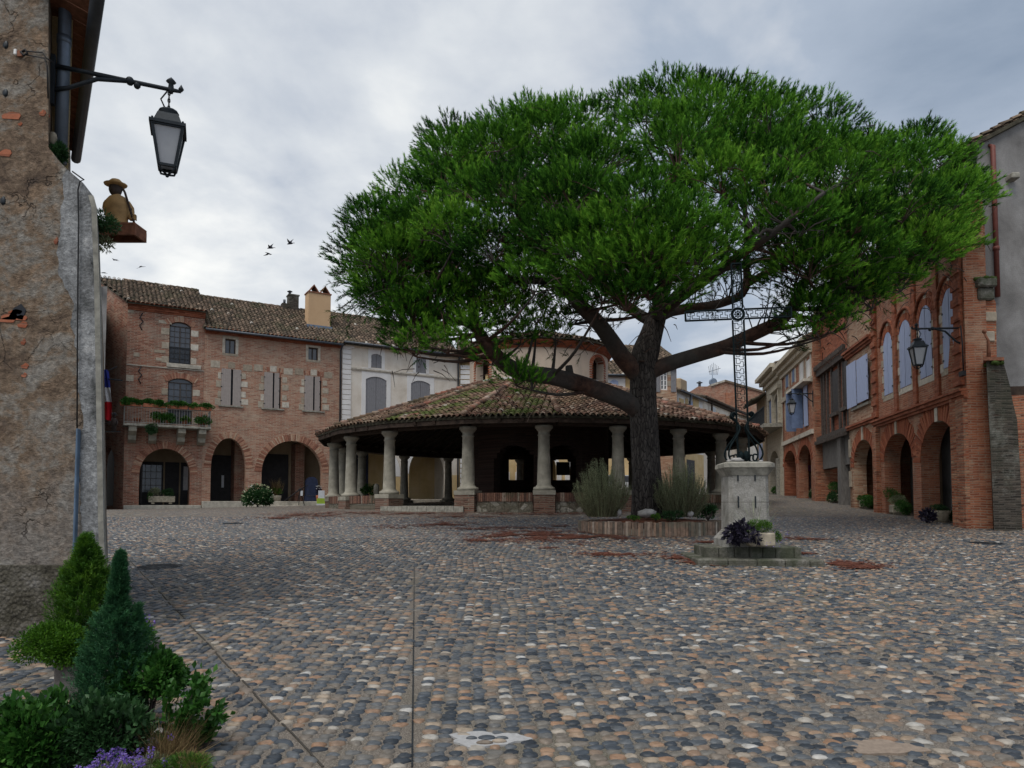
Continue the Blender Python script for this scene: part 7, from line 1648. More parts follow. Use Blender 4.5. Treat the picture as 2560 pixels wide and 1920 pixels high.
# facade split: plain plaster part and grey buttress strip as its own skin
main = [(lx, -.6)] + [(prof[0][0] - .0, -.6)] + prof[1:] + [(lx, prof[-1][1])]
sh4 = lambda p: Vector((p.x - .560 * max(0, p.y) * (1 if p.x > lx + .1 else 0), p.y, p.z))
MB().prism(main, 0, 3.7, tf=sh4).build('rendered_wall', M['old_render'], E)
edge_ = [(p[0], p[1]) for p in prof[:10]]
gp = [L2(205, 1500), L2(208, 1330), L2(200, 1150), L2(205, 1000), L2(192, 900), L2(185, 760), L2(150, 690), L2(148, 600), L2(155, 520), L2(160, 440)]
gl_ = [Vector(p) for p in gp]; jag = []
for p, q in zip(gl_, gl_[1:]):
    nn_ = max(2, int((q - p).length / .045))
    for k in range(nn_): w_ = p.lerp(q, k / nn_); jag.append((w_.x + .05 * mnoise.noise(Vector((0, w_.y * 3.1, 1))) + .03 * mnoise.noise(Vector((4, w_.y * 11, 1))) + random.uniform(-.006, .006), w_.y))
jag.append(tuple(gl_[-1]))
MB().prism([jag[0]] + [edge_[1]] + edge_[2:] + jag[::-1][:-1], -.016, .02).build('grey_render_strip', M['grey_render'], E)
m_ = MB(); ed = [(p[0], p[1]) for p in prof[1:8]]
for (x0, z0), (x1, z1) in zip(ed, ed[1:]): m_.add([(x0 - .03, -.03, z0), (x0 + .012, -.01, z0), (x0 + .012 - .33, .6, z0), (x1 - .03, -.03, z1), (x1 + .012, -.01, z1), (x1 + .012 - .33, .6, z1)], [(0, 1, 4, 3), (1, 2, 5, 4)])
m_.build('corner_edging', M['stone_rim'], E)
zpl = L2(100, 1412)[1]; MB().prism([(lx, -.6), (prof[0][0] - .02, -.6), (prof[0][0] - .12, zpl), (lx, zpl)], -.07, .1, tf=None).build('plinth', M['plinth_rough'], E)
m_ = MB()
for (u, v, w_, h) in ((30, 290, 46, 14), (108, 283, 16, 12), (15, 383, 30, 14), (142, 602, 10, 16), (25, 792, 40, 13), (52, 795, 34, 9), (20, 800, 38, 10), (58, 812, 24, 12), (60, 855, 12, 12), (64, 915, 18, 10), (62, 938, 14, 8), (52, 310, 10, 7), (40, 780, 34, 8)):
    a, c = L2(u - w_ / 2, v + h / 2), L2(u + w_ / 2, v - h / 2)
    m_.prism([(a[0], a[1]), (c[0] - .02, a[1] - .008), (c[0], (a[1] + c[1]) / 2), (c[0] - .01, c[1]), ((a[0] + c[0]) / 2, c[1] + .012), (a[0] + .02, c[1] - .004), (a[0] - .01, (a[1] + c[1]) / 2)], -.006, .06)
m_.build('exposed_brick', M['brick_flat'], E)
m_ = MB(); a, c = L2(22, 800), L2(66, 775); m_.prism([(a[0], a[1] + .03), (c[0] - .03, a[1]), (c[0], c[1]), (c[0] - .05, c[1] + .06), (a[0] + .05, c[1] + .02)], -.006, .03); m_.build('wall_hole', M['black_panel'], E)  # raised black patch stands in for the shade inside a hole
m_ = MB()
for u, v in ((15, 112), (14, 232), (8, 502)): a = L2(u, v); m_.ball((a[0], -.0, a[1]), .03, .012, .045, 7, 5, jit=.5)
a = L2(42, 134); m_.build('anchor_plate', M['iron'], E)
m_ = MB(); m_.box(L2(38, 134)[0], L2(46, 134)[0], -.03, 0, L2(40, 140)[1], L2(40, 126)[1], b=.006); m_.build('insulator', M['white_paint'], E)
m_ = MB(); m_.box(L2(46, 136)[0], L2(58, 136)[0], -.02, .02, L2(40, 143)[1], L2(40, 129)[1]); m_.build('brick_stub', M['rust'], E)
m_ = MB(); pts = [L2(60, 137), L2(70, 130), L2(75, 140), L2(66, 145)]; m_.tube([(p[0], -.04, p[1]) for p in pts] + [(pts[0][0], -.05, pts[0][1])], .012, 5); pts = [L2(66, 133), L2(112, 136), L2(121, 150), L2(137, 160)]; m_.tube([(p[0], -.03, p[1]) for p in pts], .007, 5); pts = [L2(66, 141), L2(116, 150), L2(123, 170), L2(125, 250)]; m_.tube([(p[0], -.03, p[1]) for p in pts], .007, 5)
pts = [L2(187, 433), L2(216, 454), L2(206, 458), L2(201, 480), L2(203, 560), L2(201, 700), L2(200, 850), L2(199, 1080)]; m_.tube([(p[0], -.04, p[1]) for p in pts], .0075, 5); m_.build('wall_cable', M['cable'], E)
m_ = MB(); a, c = L2(192, 1372), L2(206, 1073); m_.box(a[0], c[0], -.075, -.02, a[1] - .2, c[1], b=.006); m_.build('cable_duct', M['pipe_blue'], E)
# set-back upper wall with pipe and eaves
yb_ = .42
zT = L2(150, -330, yb_)[1]; wc = L2(178, 200, yb_)[0]
m_ = MB(); m_.prism([(L2(100, 0, yb_)[0], L2(100, 470, yb_)[1]), (wc, L2(178, 470, yb_)[1]), (wc, zT), (L2(100, 0, yb_)[0], zT)], yb_, 3.4, tf=lambda p: Vector((p.x - .676 * max(0, p.y - yb_), p.y, p.z))); m_.build('upper_wall', M['plaster_ochre'], E)
xq = L2(159, 200, yb_ - .08)[0]; m_ = MB(); m_.tube([(xq, yb_ - .09, L2(159, 418, yb_)[1]), (xq, yb_ - .09, zT)], .062, 14)
m_.tube([(xq, yb_ - .09, L2(159, 124, yb_)[1]), (xq, yb_ - .09, L2(159, 106, yb_)[1])], .07, 14); m_.build('downpipe', M['zinc'], E)
gd0, gd1 = P(190, 398, 10.1), P(246, -20, 6.78); dv = (gd1 - gd0); gd1 = gd0 + dv * 1.6
m_ = MB(); m_.tube([gd0 - Eo, gd1 - Eo], .065, 10); m_.build('gutter', M['zinc_dark'], E)
inn = Vector((-1, -.676, 0)).normalized(); m_ = MB(); ncount = 26
for k in range(ncount):
    a, b_ = gd0.lerp(gd1, k / ncount) - Eo, gd0.lerp(gd1, (k + .94) / ncount) - Eo; a = a + Vector((0, 0, .09)); b_ = b_ + Vector((0, 0, .09)); m_.add([a, b_, b_ + inn * .6 + Vector((0, 0, .16)), a + inn * .6 + Vector((0, 0, .16)), a + Vector((0, 0, .03)), b_ + Vector((0, 0, .03)), b_ + inn * .6 + Vector((0, 0, .19)), a + inn * .6 + Vector((0, 0, .19))], [(3, 2, 1, 0), (4, 5, 6, 7), (0, 1, 5, 4), (1, 2, 6, 5), (2, 3, 7, 6), (3, 0, 4, 7)])
m_.build('eave_soffit', M['rust'], E)
pm = L2(132, 346, .1); m_ = MB(); m_.ball((pm[0], .1, pm[1]), .045, .03, .07, 10, 7); m_.build('junction_cap', M['pot_stone'], E)
def weeds(u, v, off, r, n, label, seed, mat_='leaf_dark', L=.05, W=.012):
    p = P(u, v, Yn + off); E = empty('wall_weeds', p, 0, label, 'plant', 'weeds rooted in the corner building'); bush('foliage', E, M[mat_], (0, 0, 0), r, n, L, W, seed, 6)
weeds(140, 378, .12, (.09, .07, .10), 900, 'green weeds growing on the sloping shoulder of the buttress', 81); weeds(258, 565, .35, (.15, .12, .14), 1300, 'bushy weed growing from the wall beside the statue ledge', 82); weeds(262, 610, .45, (.10, .08, .08), 260, 'sparse twigs hanging under the bushy weed', 83, 'leaf_sage')
# statue on its ledge
st = P(300, 566, 8.6)
E = empty('clay_statue', st, R(6), 'ochre clay figure in a wide hat holding a dark staff on a wall ledge', 'statue')
u_ = 8.6 / FPX
m_ = MB(); prof_ = [(.12, 0), (.135, .04), (.13, .09), (.145, .16), (.15, .24), (.135, .31), (.10, .36), (.05, .385), (.035, .40)]
m_.lathe([(r, z) for r, z in prof_], (-.04, 0, 0), 18, sy=.8)
m_.tube(smooth_path([(.06, .0, .30), (.10, .06, .20), (.12, .02, .12), (.155, -.02, .10)], 3), [.05] * 3 + [.045] * 3 + [.035] * 4, 9)
m_.tube(smooth_path([(-.14, .0, .30), (-.19, .06, .2), (-.15, .12, .12)], 3), [.05] * 3 + [.04] * 4, 9)
for k in range(4): m_.tube([(.15 + k * .004, -.045, .085 + k * .017), (.19, -.035, .085 + k * .017), (.192, .0, .085 + k * .017)], .010, 6)
m_.tube([(.14, -.02, .12), (.165, .01, .145)], .011, 6)
m_.v = [(x * (1 + .10 * mnoise.noise(Vector((x * 14, y * 14, z * 9)))), y * (1 + .12 * mnoise.noise(Vector((x * 12, y * 12, z * 8 + 3)))), z) for x, y, z in m_.v]
m_.build('body', M['clay_figure'], E)
m_ = MB(); m_.ball((-.065, 0, .46), .075, .075, .085, 14, 9); m_.ball((.005, 0, .47), .02, .02, .03, 7, 5); m_.tube([(-.05, .0, .39), (-.06, 0, .43)], [.045, .05], 10); m_.ball((-.065, .072, .455), .014, .018, .02, 6, 5); m_.build('head', M['clay_dark'], E)
m_ = MB(); m_.lathe([(.001, .075), (.05, .07), (.075, .045), (.08, .01), (.115, -.002), (.135, .012), (.13, .0), (.08, -.012), (.02, -.012)], (-.065, 0, .515), 18, sy=.85); m_.build('hat', M['clay_figure'], E)
m_ = MB(); m_.tube([(.055, -.07, .44), (.075, -.065, .40), (.19, -.03, .0)], .014, 8); m_.ball((.135, -.045, .2), .02); m_.build('staff', M['clay_dark'], E)
Lg = empty('statue_ledge', P(300, 566, 8.6), 0, 'reddish boxed ledge carrying the clay statue', 'ledge')
xa, xb = (P(256, 590, 8.6).x - st.x), (P(352, 590, 8.6).x - st.x); zz1 = P(300, 566, 8.6).z - st.z - .0; zz0 = P(300, 597, 8.6).z - st.z
m_ = MB(); m_.box(xa - .25, xb, -.14, .14, zz1 - .035, zz1 - .002, b=.004); m_.box(xa - .25, xb - .0, -.14, -.11, zz0, zz1 - .036); m_.box(xa - .25, xb, .11, .14, zz0, zz1 - .036); m_.box(xb - .03, xb, -.109, .109, zz0, zz1 - .036); m_.build('ledge_box', M['rust'], Lg)
# flag, pole figure, wall lantern beyond the corner
fp = P(258, 945, 10.9); E = empty('tricolour_flag', fp, 0, 'French tricolour hanging limp beside the corner building', 'flag')
u_ = 10.4 / FPX
m_ = MB(); m_.tube([(-.25, 0, .02), (.30, 0, -.04)], .01, 6); m_.tube([(-.25, 0, -.02), (.2, .02, .18)], .008, 5); m_.build('pole', M['iron'], E)
def flagstrip(z0, z1, mt, lab):
    V = []; n = 7; nz = 5
    for j in range(nz + 1):
        zq = z0 + (z1 - z0) * j / nz; tt = (.13 - zq) / .82; w0 = .0 - .02 * tt; w1 = .06 + .10 * min(1, max(0, tt * 1.6)) - .03 * max(0, tt - .75) * 4
        for i in range(n + 1): x = w0 + (w1 - w0) * i / n; V.append((x, .03 * math.sin(i * 1.9 + zq * 6), zq - .05 * (i / n) * (tt > .8)))
    F_ = [(j * (n + 1) + i, j * (n + 1) + i + 1, (j + 1) * (n + 1) + i + 1, (j + 1) * (n + 1) + i) for j in range(nz) for i in range(n)]
    b = MB(); b.add(V + [(x, y + .004, z) for x, y, z in V], F_ + [tuple(q + len(V) for q in f[::-1]) for f in F_], True); o = b.build(lab, M[mt], E)
flagstrip(.13, -.15, 'flag_blue', 'blue_stripe'); flagstrip(-.15, -.37, 'flag_white', 'white_stripe'); flagstrip(-.37, -.62, 'flag_red', 'red_stripe')
fp = P(284, 1078, 11.0); E = empty('painted_figure', fp, 0, 'tiny painted figure in a hat standing on a bracket beyond the corner', 'figure')
m_ = MB(); m_.lathe([(.035, .0), (.03, .08), (.05, .10), (.055, .16), (.03, .2), (.015, .21)], (0, 0, 0), 10); m_.tube([(.04, 0, .18), (.065, -.02, .12), (.05, -.03, .09)], .012, 6); m_.tube([(-.04, 0, .18), (-.065, -.02, .12), (-.05, -.03, .09)], .012, 6); m_.ball((0, 0, .235), .026, seg=9, rings=7); m_.build('body', M['clay_dark'], E)
m_ = MB(); m_.lathe([(.055, .255), (.05, .262), (.03, .265), (.028, .29), (.001, .295)], (0, 0, 0), 10); m_.build('hat', M['cable'], E)
m_ = MB(); m_.tube([(-.32, 0, .09), (-.04, 0, .14)], .008, 5); m_.box(-.14, .09, -.04, .04, -.012, 0); m_.tube([(-.35, 0, -.01), (-.14, 0, -.006)], .008, 5); m_.build('bracket', M['iron'], E)
# house beyond the corner and its lantern
gy = P(225, 1000, 30); GH = Fac(P(120, 1000, 27).x, 27, -.1, 1); p2 = P(262, 1000, 33)
E = empty('grey_house', (P(-80, 1100, 38).x, 38, gz(-26, 38)), 0, 'narrow grey plastered house seen as a strip beyond the corner building', 'house')
xw = P(263, 900, 38).x - E.location.x; zt = P(255, 716, 38).z - E.location.z
MB().prism([(0, -1), (xw, -1), (xw, zt), (0, zt)], 0, 6, tf=lambda p: Vector((p.x - .62 * p.y, p.y, p.z))).build('wall', M['plaster_grey'], E); m_ = MB(); roof_slab(m_, Vector((-.3, -.4, zt + .02)), (1, 0, 0), (-.62, 1, .12), xw + .2, 6); rf = m_.build('roof', M['tile_bed'], E); tile_field('roof_tiles', rf, M['roof_tiles'], (-.3, -.4, zt + .03), (1, 0, 0), (-.62, 1, .12), xw + .2, 6, seed=91)
MB().box(xw - 3, xw - .5, -.03, .1, 1.5, 3).build('shutter', M['shutter_grey'], E)
rt = Vector((P(240, 802, 37.97).x, 37.97, P(240, 802, 37.97).z)); street_lantern(rt, rt + Vector((.02, -1.3, .0)), .95, .7, 'lantern just showing past the edge of the corner building')
# ================================================== foreground plants, lower left
def garden(name, u, v, label, cat='plant', Y=None):
    p = G(u, v) if Y is None else Vector((P(u, v, Y).x, Y, gz(P(u, v, Y).x, Y))); return empty(name, p, 0, label, cat)
# stone trough with golden conifer and small leaved shrub
q = G(190, 1745); ty = q.y + .22; tx0, tx1 = P(130, 1700, q.y).x, P(330, 1700, q.y).x
E = empty('stone_trough', ((tx0 + tx1) / 2, ty, gz(q.x, ty)), R(3), 'rough stone trough with a golden green conifer and a low bright shrub', 'planter')
hwt = (tx1 - tx0) / 2; th = .33
m_ = MB(); m_.box(-hwt, hwt, -.22, .22, 0, th, b=.018); m_.build('trough', M['trough_stone'], E)
MB().box(-hwt + .05, hwt - .05, -.18, .18, th, th + .012).build('soil', M['soil'], E)
cxp = P(200, 1500, ty).x - E.location.x; hcon = P(200, 1340, ty + .08).z - E.location.z - th
plumes('golden_conifer', E, M['leaf_gold'], hcon, ([0, .1, .3, .55, .8, .95, 1], [.20, .235, .235, .165, .085, .03, .01]), 420, 90, 3, L=.030, W=.006, base=th, loc=(cxp, .08, 0))
MB().tube([(cxp, 0, th), (cxp, 0, th + .4)], [.02, .01], 7).build('conifer_stem', M['timber'], E)
bush('low_shrub', E, M['leaf_lime'], (P(180, 1600, ty).x - E.location.x, -.20, th + .03), (.27, .18, .17), 13000, .022, .012, 4, 26); bush('flower_foliage', E, M['leaf_mid'], (hwt - .1, -.02, th + .04), (.2, .16, .14), 2600, .03, .012, 14, 8)
g = np.random.default_rng(9); p_, d_ = blob_pts(g, 150, (.20, .16, .13), (hwt - .14, -.06, th + .12)); leaf_cloud('flowers', M['petal'], E, p_, d_ + [0, 0, .5], .018, .018, g.random(150), g)
# tall dark conifer
q = G(268, 1800); E = empty('dark_conifer', (P(280, 1700, 4.45).x, 4.45, gz(-2.4, 4.45)), 0, 'slender blue green conifer standing tall in the foreground', 'tree')
def upright(E, pts, r0, n, seed, mat_):
    """feathery shoots around polyline"""
    g = np.random.default_rng(seed); pts = np.array(pts); t = g.random(n) * (len(pts) - 1); i = np.minimum(t.astype(int), len(pts) - 2); f = (t - i)[:, None]; c = pts[i] * (1 - f) + pts[i + 1] * f; tt = t / (len(pts) - 1)
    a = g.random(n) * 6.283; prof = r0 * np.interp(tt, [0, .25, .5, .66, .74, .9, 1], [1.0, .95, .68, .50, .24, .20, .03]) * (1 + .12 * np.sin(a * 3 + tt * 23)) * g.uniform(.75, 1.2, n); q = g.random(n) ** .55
    C_ = c + np.stack([np.cos(a), np.sin(a), np.zeros(n)], 1) * (prof * q)[:, None]; D = np.stack([np.cos(a) * .6, np.sin(a) * .6, np.full(n, 1.0)], 1) + g.normal(size=(n, 3)) * .25
    return needle_cloud('foliage', M[mat_], E, C_, D, .045 * g.uniform(.7, 1.3, n), .0045, np.clip(.15 + .55 * q + g.normal(size=n) * .14, 0, 1), g)
ztop = P(296, 1382, 4.45).z - E.location.z
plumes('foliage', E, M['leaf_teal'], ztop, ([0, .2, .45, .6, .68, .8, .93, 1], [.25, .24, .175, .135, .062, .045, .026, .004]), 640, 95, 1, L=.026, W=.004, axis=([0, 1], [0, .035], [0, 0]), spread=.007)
plumes('side_leader', E, M['leaf_teal'], .66, ([0, .5, .9, 1], [.07, .06, .03, .01]), 90, 80, 2, L=.026, W=.004, base=.12, axis=([0, 1], [.06, .15], [0, 0]), spread=.007)
plumes('side_leader', E, M['leaf_teal'], .45, ([0, .5, .9, 1], [.09, .08, .05, .01]), 90, 80, 3, L=.026, W=.004, base=.06, axis=([0, 1], [-.08, -.16], [0, 0]), spread=.007)
MB().tube([(0, 0, -.02), (0, 0, ztop * .5), (.03, 0, ztop * .9)], [.02, .014, .004], 7).build('stem', M['timber'], E)
# broad leafy shrubs
def shrub(name, u, v, Y, label, r, n, seed, mat_='leaf_mid', L=.05, W=.028, lumps=12, z=None, group=None):
    p = P(u, v, Y); x = p.x; E = empty(name, (x, Y, gz(x, Y)), 0, label, 'bush', group); zc = p.z - E.location.z
    bush('foliage', E, M[mat_], (0, 0, zc), r, n, L, W, seed, lumps, lumpy=.42)
    m_ = MB()
    for k in range(9): a = k * .7; e = (math.cos(a) * r[0] * .6, math.sin(a) * r[1] * .6, zc + r[2] * .3); m_.tube([(0, 0, -.02), (e[0] * .3, e[1] * .3, zc * .5), e], [.012, .008, .004], 5)
    m_.build('stems', M['timber'], E); return E
E = shrub('leafy_shrub', 372, 1690, 4.5, 'dense round shrub with bright green lobed leaves right of the dark conifer', (.23, .22, .21), 5200, 11, 'leaf_mid', .042, .026, 16)
def sprays(E, tips, seed, mat_='leaf_mid'):
    g = np.random.default_rng(seed); m_ = MB(); C_, D_ = [], []
    for s, e in tips:
        s, e = Vector(s), Vector(e); mid = s.lerp(e, .5) + Vector((0, 0, -.03)); pth = smooth_path([s, mid, e], 5); m_.tube(pth, list(np.linspace(.006, .002, len(pth))), 5)
        for i, p in enumerate(pth[2:]):
            k = 10 if i > 3 else 5
            for _ in range(k): C_.append((p + Vector(g.normal(size=3)) * .012)[:]); d = (e - s).normalized() + Vector(g.normal(size=3)) * .8 + Vector((0, 0, .3)); D_.append(d[:])
        for _ in range(34): C_.append((e + Vector(g.normal(size=3)) * .028)[:]); D_.append((Vector(g.normal(size=3)) * .7 + (e - s).normalized() + Vector((0, 0, .5)))[:])
    m_.build('stems', M['timber'], E); n = len(C_); leaf_cloud('leaf_sprays', M[mat_], E, np.array(C_), np.array(D_), .05 * g.uniform(.7, 1.2, n), .030, np.clip(.5 + g.normal(size=n) * .17, 0, 1), g)
E = empty('spreading_shrub', (P(455, 1830, 4.2).x, 4.2, gz(-2, 4.2)), 0, 'shrub with long leafy sprays reaching out over the cobbles', 'bush'); o = E.location
pts = [((400, 1850), (497, 1702)), ((400, 1850), (535, 1785)), ((420, 1850), (515, 1835)), ((400, 1850), (478, 1745)), ((395, 1850), (450, 1800)), ((410, 1850), (480, 1830)), ((395, 1850), (425, 1740)), ((400, 1850), (520, 1810)), ((405, 1855), (500, 1760)), ((400, 1850), (505, 1725)), ((405, 1855), (455, 1850)), ((395, 1850), (540, 1800)), ((400, 1850), (490, 1850))]
sprays(E, [(P(a[0], a[1] + 30, 4.2 + random.uniform(-.1, .1)) - o, P(b[0], b[1], 4.2 + random.uniform(-.2, .1)) - o) for a, b in pts], 4)
E = shrub('leafy_shrub', 60, 1850, 3.9, 'dark leafy shrub filling the lower left corner', (.30, .25, .24), 5200, 21, 'leaf_mid', .05, .03, 16)
o = E.location; sprays(E, [(P(a, 1900, 3.9) - o, P(b, c, 3.85) - o) for a, b, c in ((100, 75, 1775), (120, 140, 1745), (110, 155, 1790), (30, 15, 1770), (90, 100, 1800), (50, 40, 1790), (140, 165, 1830))], 5)
E = shrub('leafy_shrub', 262, 1830, 3.95, 'dull green shrub around the foot of the dark conifer', (.28, .2, .21), 9000, 31, 'leaf_dark', .030, .013, 30)
o = E.location; sprays(E, [(P(a, 1900, 3.95) - o, P(b, c, 3.85) - o) for a, b, c in ((250, 190, 1790), (260, 230, 1760), (270, 300, 1770), (280, 340, 1800), (250, 205, 1830), (270, 265, 1790), (260, 150, 1810))], 15, 'leaf_dark')
# dry grass and purple flowers
E = empty('dry_grass', (P(420, 1850, 3.95).x, 3.95, gz(-2, 3.95)), 0, 'tuft of dry straw coloured grass at the shrub edge', 'grass'); g = np.random.default_rng(33); n = 420
a = g.uniform(0, 6.28, n); tip = np.stack([.26 * np.cos(a) * g.random(n) + .06, .18 * np.sin(a), .10 + .22 * g.random(n)], 1); needle_cloud('blades', M['straw'], E, np.stack([g.normal(size=n) * .05, g.normal(size=n) * .05, np.zeros(n)], 1), tip, np.linalg.norm(tip, axis=1), .0045, g.random(n), g)
def flowers(u0, u1, v0, v1, Y, n, label, seed, gcol='leaf_sage'):
    c = P((u0 + u1) / 2, (v0 + v1) / 2, Y); E = empty('purple_flowers', (c.x, Y, gz(c.x, Y)), 0, label, 'flowers'); g = np.random.default_rng(seed); zc = c.z - E.location.z; hw = (u1 - u0) / 2 * Y / FPX; hh = (v1 - v0) / 2 * Y / FPX; m_ = MB(); V, D = [], []
    for k in range(n):
        x, y, z = g.normal() * hw * .45, g.normal() * .10, zc + hh * g.uniform(-1, 1) * (1 - abs(g.normal()) * .2); m_.tube([(x * .6, y * .6, 0), (x * .9, y, z * .6), (x, y, z)], .0022, 4, cap=False)
        for _ in range(26): d = Vector(g.normal(size=3)).normalized(); V.append((x + d.x * .010, y + d.y * .010, z + d.z * .009)); D.append(d[:])
    m_.build('stalks', M[gcol], E); leaf_cloud('flower_heads', M['petal'], E, np.array(V), np.array(D), .012, .009, g.random(len(V)), g); bush('foliage', E, M['leaf_sage'], (0, 0, zc * .55), (hw, .15, zc * .5), 900, .03, .005, seed, 6)
flowers(200, 335, 1888, 1950, 3.65, 52, 'clump of purple flowers at the bottom edge of the picture', 6); flowers(320, 420, 1860, 1925, 3.75, 12, 'scattered purple flowers beside the dry grass', 7)
E = shrub('heather_clump', 460, 1910, 3.75, 'low brownish green clump at the bottom of the border', (.16, .12, .07), 3200, 51, 'leaf_gold', .03, .003, 8); bush('dry_sprigs', E, M['straw'], (0.02, 0, .06), (.15, .12, .07), 1200, .035, .003, 52, 8)

# ================================================== balcony plants
F, bs0, bs1, bz, rz_ = BAL
n = 0
spots = [(315, 'small plant pot on the left corner of the balcony rail', 1), (338, 'terracotta box with a green plant on the balcony rail near its left end', 0), (371, 'green plant in a terracotta box on the balcony rail, second from the left', 0), (400, 'trailing green plant on the balcony rail left of the window', 1), (432, 'thick green plant on the balcony rail in front of the window', 0), (455, 'bright green plant on the balcony rail at the right side of the window', 0), (486, 'terracotta box with sparse leaves on the balcony rail right of the window', 1), (515, 'terracotta box with a full plant on the right corner of the balcony rail', 0)]
for i, (u, lab, f) in enumerate(spots):
    x = F.S(u, 1010, -1.0); p = F.w(x, -1.0, rz_ + .04); E = empty('flower_box', p, F.rz, lab, 'flower box', 'flower boxes on the balcony rail')
    m_ = MB(); m_.prism([(-.28, 0), (.28, 0), (.33, .2), (-.33, .2)], -.1, .1); m_.build('box', M['terracotta'], E); bush('foliage', E, M['leaf_mid'], (0, 0, .24), (.42 if not f else .3, .24, .24), 900, .09, .06, 300 + i, 7)
low_ = [(343, 1058, 'small terracotta pot on the balcony floor at the left'), (395, 1060, 'leafy plant trailing through the balcony railing left of the centre'), (418, 1062, 'bright green plant behind the balcony railing at the centre'), (462, 1060, 'orange pot with flowers behind the balcony railing'), (506, 1065, 'tall leafy plant behind the balcony railing at the right')]
for i, (u, v, lab) in enumerate(low_):
    x = F.S(u, v, -.8); p = F.w(x, -.78, bz); E = empty('potted_plant', p, F.rz, lab, 'potted plant', 'pots on the balcony floor'); m_ = MB(); m_.lathe([(.12, 0), (.18, .28), (.2, .28), (.2, .32), (.16, .32), (.15, .26), (.01, .26)], seg=12); m_.build('pot', M['terracotta'], E)
    if i: bush('foliage', E, M['leaf_mid' if i != 3 else 'leaf_gold'], (0, -.1, .4), (.5, .3, .38) if i != 3 else (.25, .2, .2), 1500, .09, .05, 330 + i, 9)
E = empty('trailing_plant', F.w(F.S(380, 1080, -1.1), -1.12, bz - .35), F.rz, 'dark plant trailing below the balcony slab', 'plant'); bush('foliage', E, M['leaf_dark'], (0, 0, 0), (.38, .12, .42), 1500, .08, .04, 350, 8, upb=-.6)
# trough under the first arch
def planter(name, p, size, pot, fol, label, group, rz=0, seed=1, shape='box', cat='planter'):
    E = empty(name, p, rz, label, cat, group); w_, d_, h_ = size; m_ = MB()
    if shape == 'box':
        m_.box(-w_ / 2, w_ / 2, -d_ / 2, d_ / 2, .06, h_, b=.02)
        for x in (-w_ * .33, w_ * .33): m_.box(x - .08, x + .08, -d_ * .4, d_ * .4, -.05, .059)
    else: m_.lathe([(w_ * .3, -.03), (w_ * .38, .04), (w_ * .5, h_ * .7), (w_ * .54, h_), (w_ * .46, h_), (w_ * .44, h_ * .85), (.01, h_ * .85)], seg=16)
    m_.build('pot', M[pot], E)
    for k, (mt, c, r, n, L, W) in enumerate(fol): bush('foliage', E, M[mt], c, r, n, L, W, seed * 10 + k, 8)
    return E
p = LF.w(LF.S(404, 1255, .5), .5, LF.Z(404, 1258, .5)); planter('stone_planter', p, (1.4, .4, .42), 'pot_stone', [('leaf_sage', (-.35, 0, .65), (.35, .25, .35), 900, .09, .02), ('leaf_dark', (.35, 0, .6), (.4, .25, .28), 900, .08, .03), ('leaf_mid', (-.6, -.1, .4), (.2, .2, .3), 400, .07, .03)], 'cream stone trough of plants under the arch below the balcony', 'planters along the arcades', LF.rz, 40)
# round bush before the arches
p = G(644, 1268); E = empty('round_bush', p, 0, 'rounded variegated bush in front of the brick house arches', 'bush'); s_ = p.y / FPX
bush('foliage', E, M['leaf_dark'], (0, 0, 26 * s_), (38 * s_, .7, 31 * s_), 7000, .12, .07, 61, 26, lumpy=.38); g = np.random.default_rng(3); p_, d_ = blob_pts(g, 160, (36 * s_, .7, 28 * s_), (0, 0, 28 * s_), .95); leaf_cloud('pale_leaves', M['leaf_sage'], E, p_, d_, .13, .08, g.uniform(.6, 1, 160), g)
p_, d_ = blob_pts(g, 46, (36 * s_, .7, 28 * s_), (0, 0, 28 * s_), .98); leaf_cloud('flowers', M['petal_white'], E, p_, d_, .08, .07, g.random(46), g); MB().tube([(0, 0, -.05), (0, 0, .5)], .05, 7).build('stem', M['timber'], E)
p = G(680, 1266); p = Vector((p.x, p.y + .8, gz(p.x, p.y + .8))); E = planter('stone_planter', p, (.6, .5, .7), 'pot_stone', [('leaf_lime', (0, 0, .95), (.5, .35, .3), 700, .1, .03)], 'stone pot with bright green plant and dry brown stems behind the rounded bush', 'planters along the arcades', 0, 41, 'round')
g = np.random.default_rng(8); needle_cloud('dry_stems', M['straw'], E, np.tile([[0, 0, .8]], (160, 1)) + g.normal(size=(160, 3)) * .1, np.stack([g.normal(size=160) * .35, g.normal(size=160) * .2, np.ones(160)], 1), 1.0 * g.uniform(.6, 1.1, 160), .03, g.random(160), g)
# easel-like stand, blue column board and bin in the third arch
Fb = FB; fl = Fb.Z(571, 1253, -.3)
x = Fb.S(750, 1250, -.4); E = empty('telescope_stand', Fb.w(x, -.4, fl - .25), FB.rz, 'slanting black telescope like tube on a tripod in the widest arch', 'stand')
m_ = MB()
for a in (0, 2.1, 4.2): m_.tube([(0, 0, .95), (.28 * math.cos(a), .28 * math.sin(a), 0)], .022, 6)
m_.build('tripod', M['cable'], E); m_ = MB(); m_.tube([(-.95, 0, .28), (-.1, 0, .95), (.5, 0, 1.3)], [.05, .035, .02], 8); m_.ball((0, 0, 1.0), .09); m_.build('tube', M['cable'], E); MB().box(.02, .16, -.06, .0, .6, .92, b=.01).build('white_tag', M['paper'], E)
x = Fb.S(778, 1245, .9); E = empty('blue_cabinet', Fb.w(x, .9, fl), FB.rz, 'round topped dark blue cabinet standing in the widest arch', 'cabinet'); m_ = MB(); m_.prism([(-.42, 0), (.42, 0), (.42, .35)] + [(.36, .36), (.36, 1.25)] + arc(-.36, .36, 1.25, 1.62, 10)[1:] + [(-.36, .36), (-.42, .35)], -.25, .25); m_.build('body', M['door_blue'], E); MB().box(-.38, .38, -.27, -.255, .36, .39).build('trim', M['zinc_dark'], E)
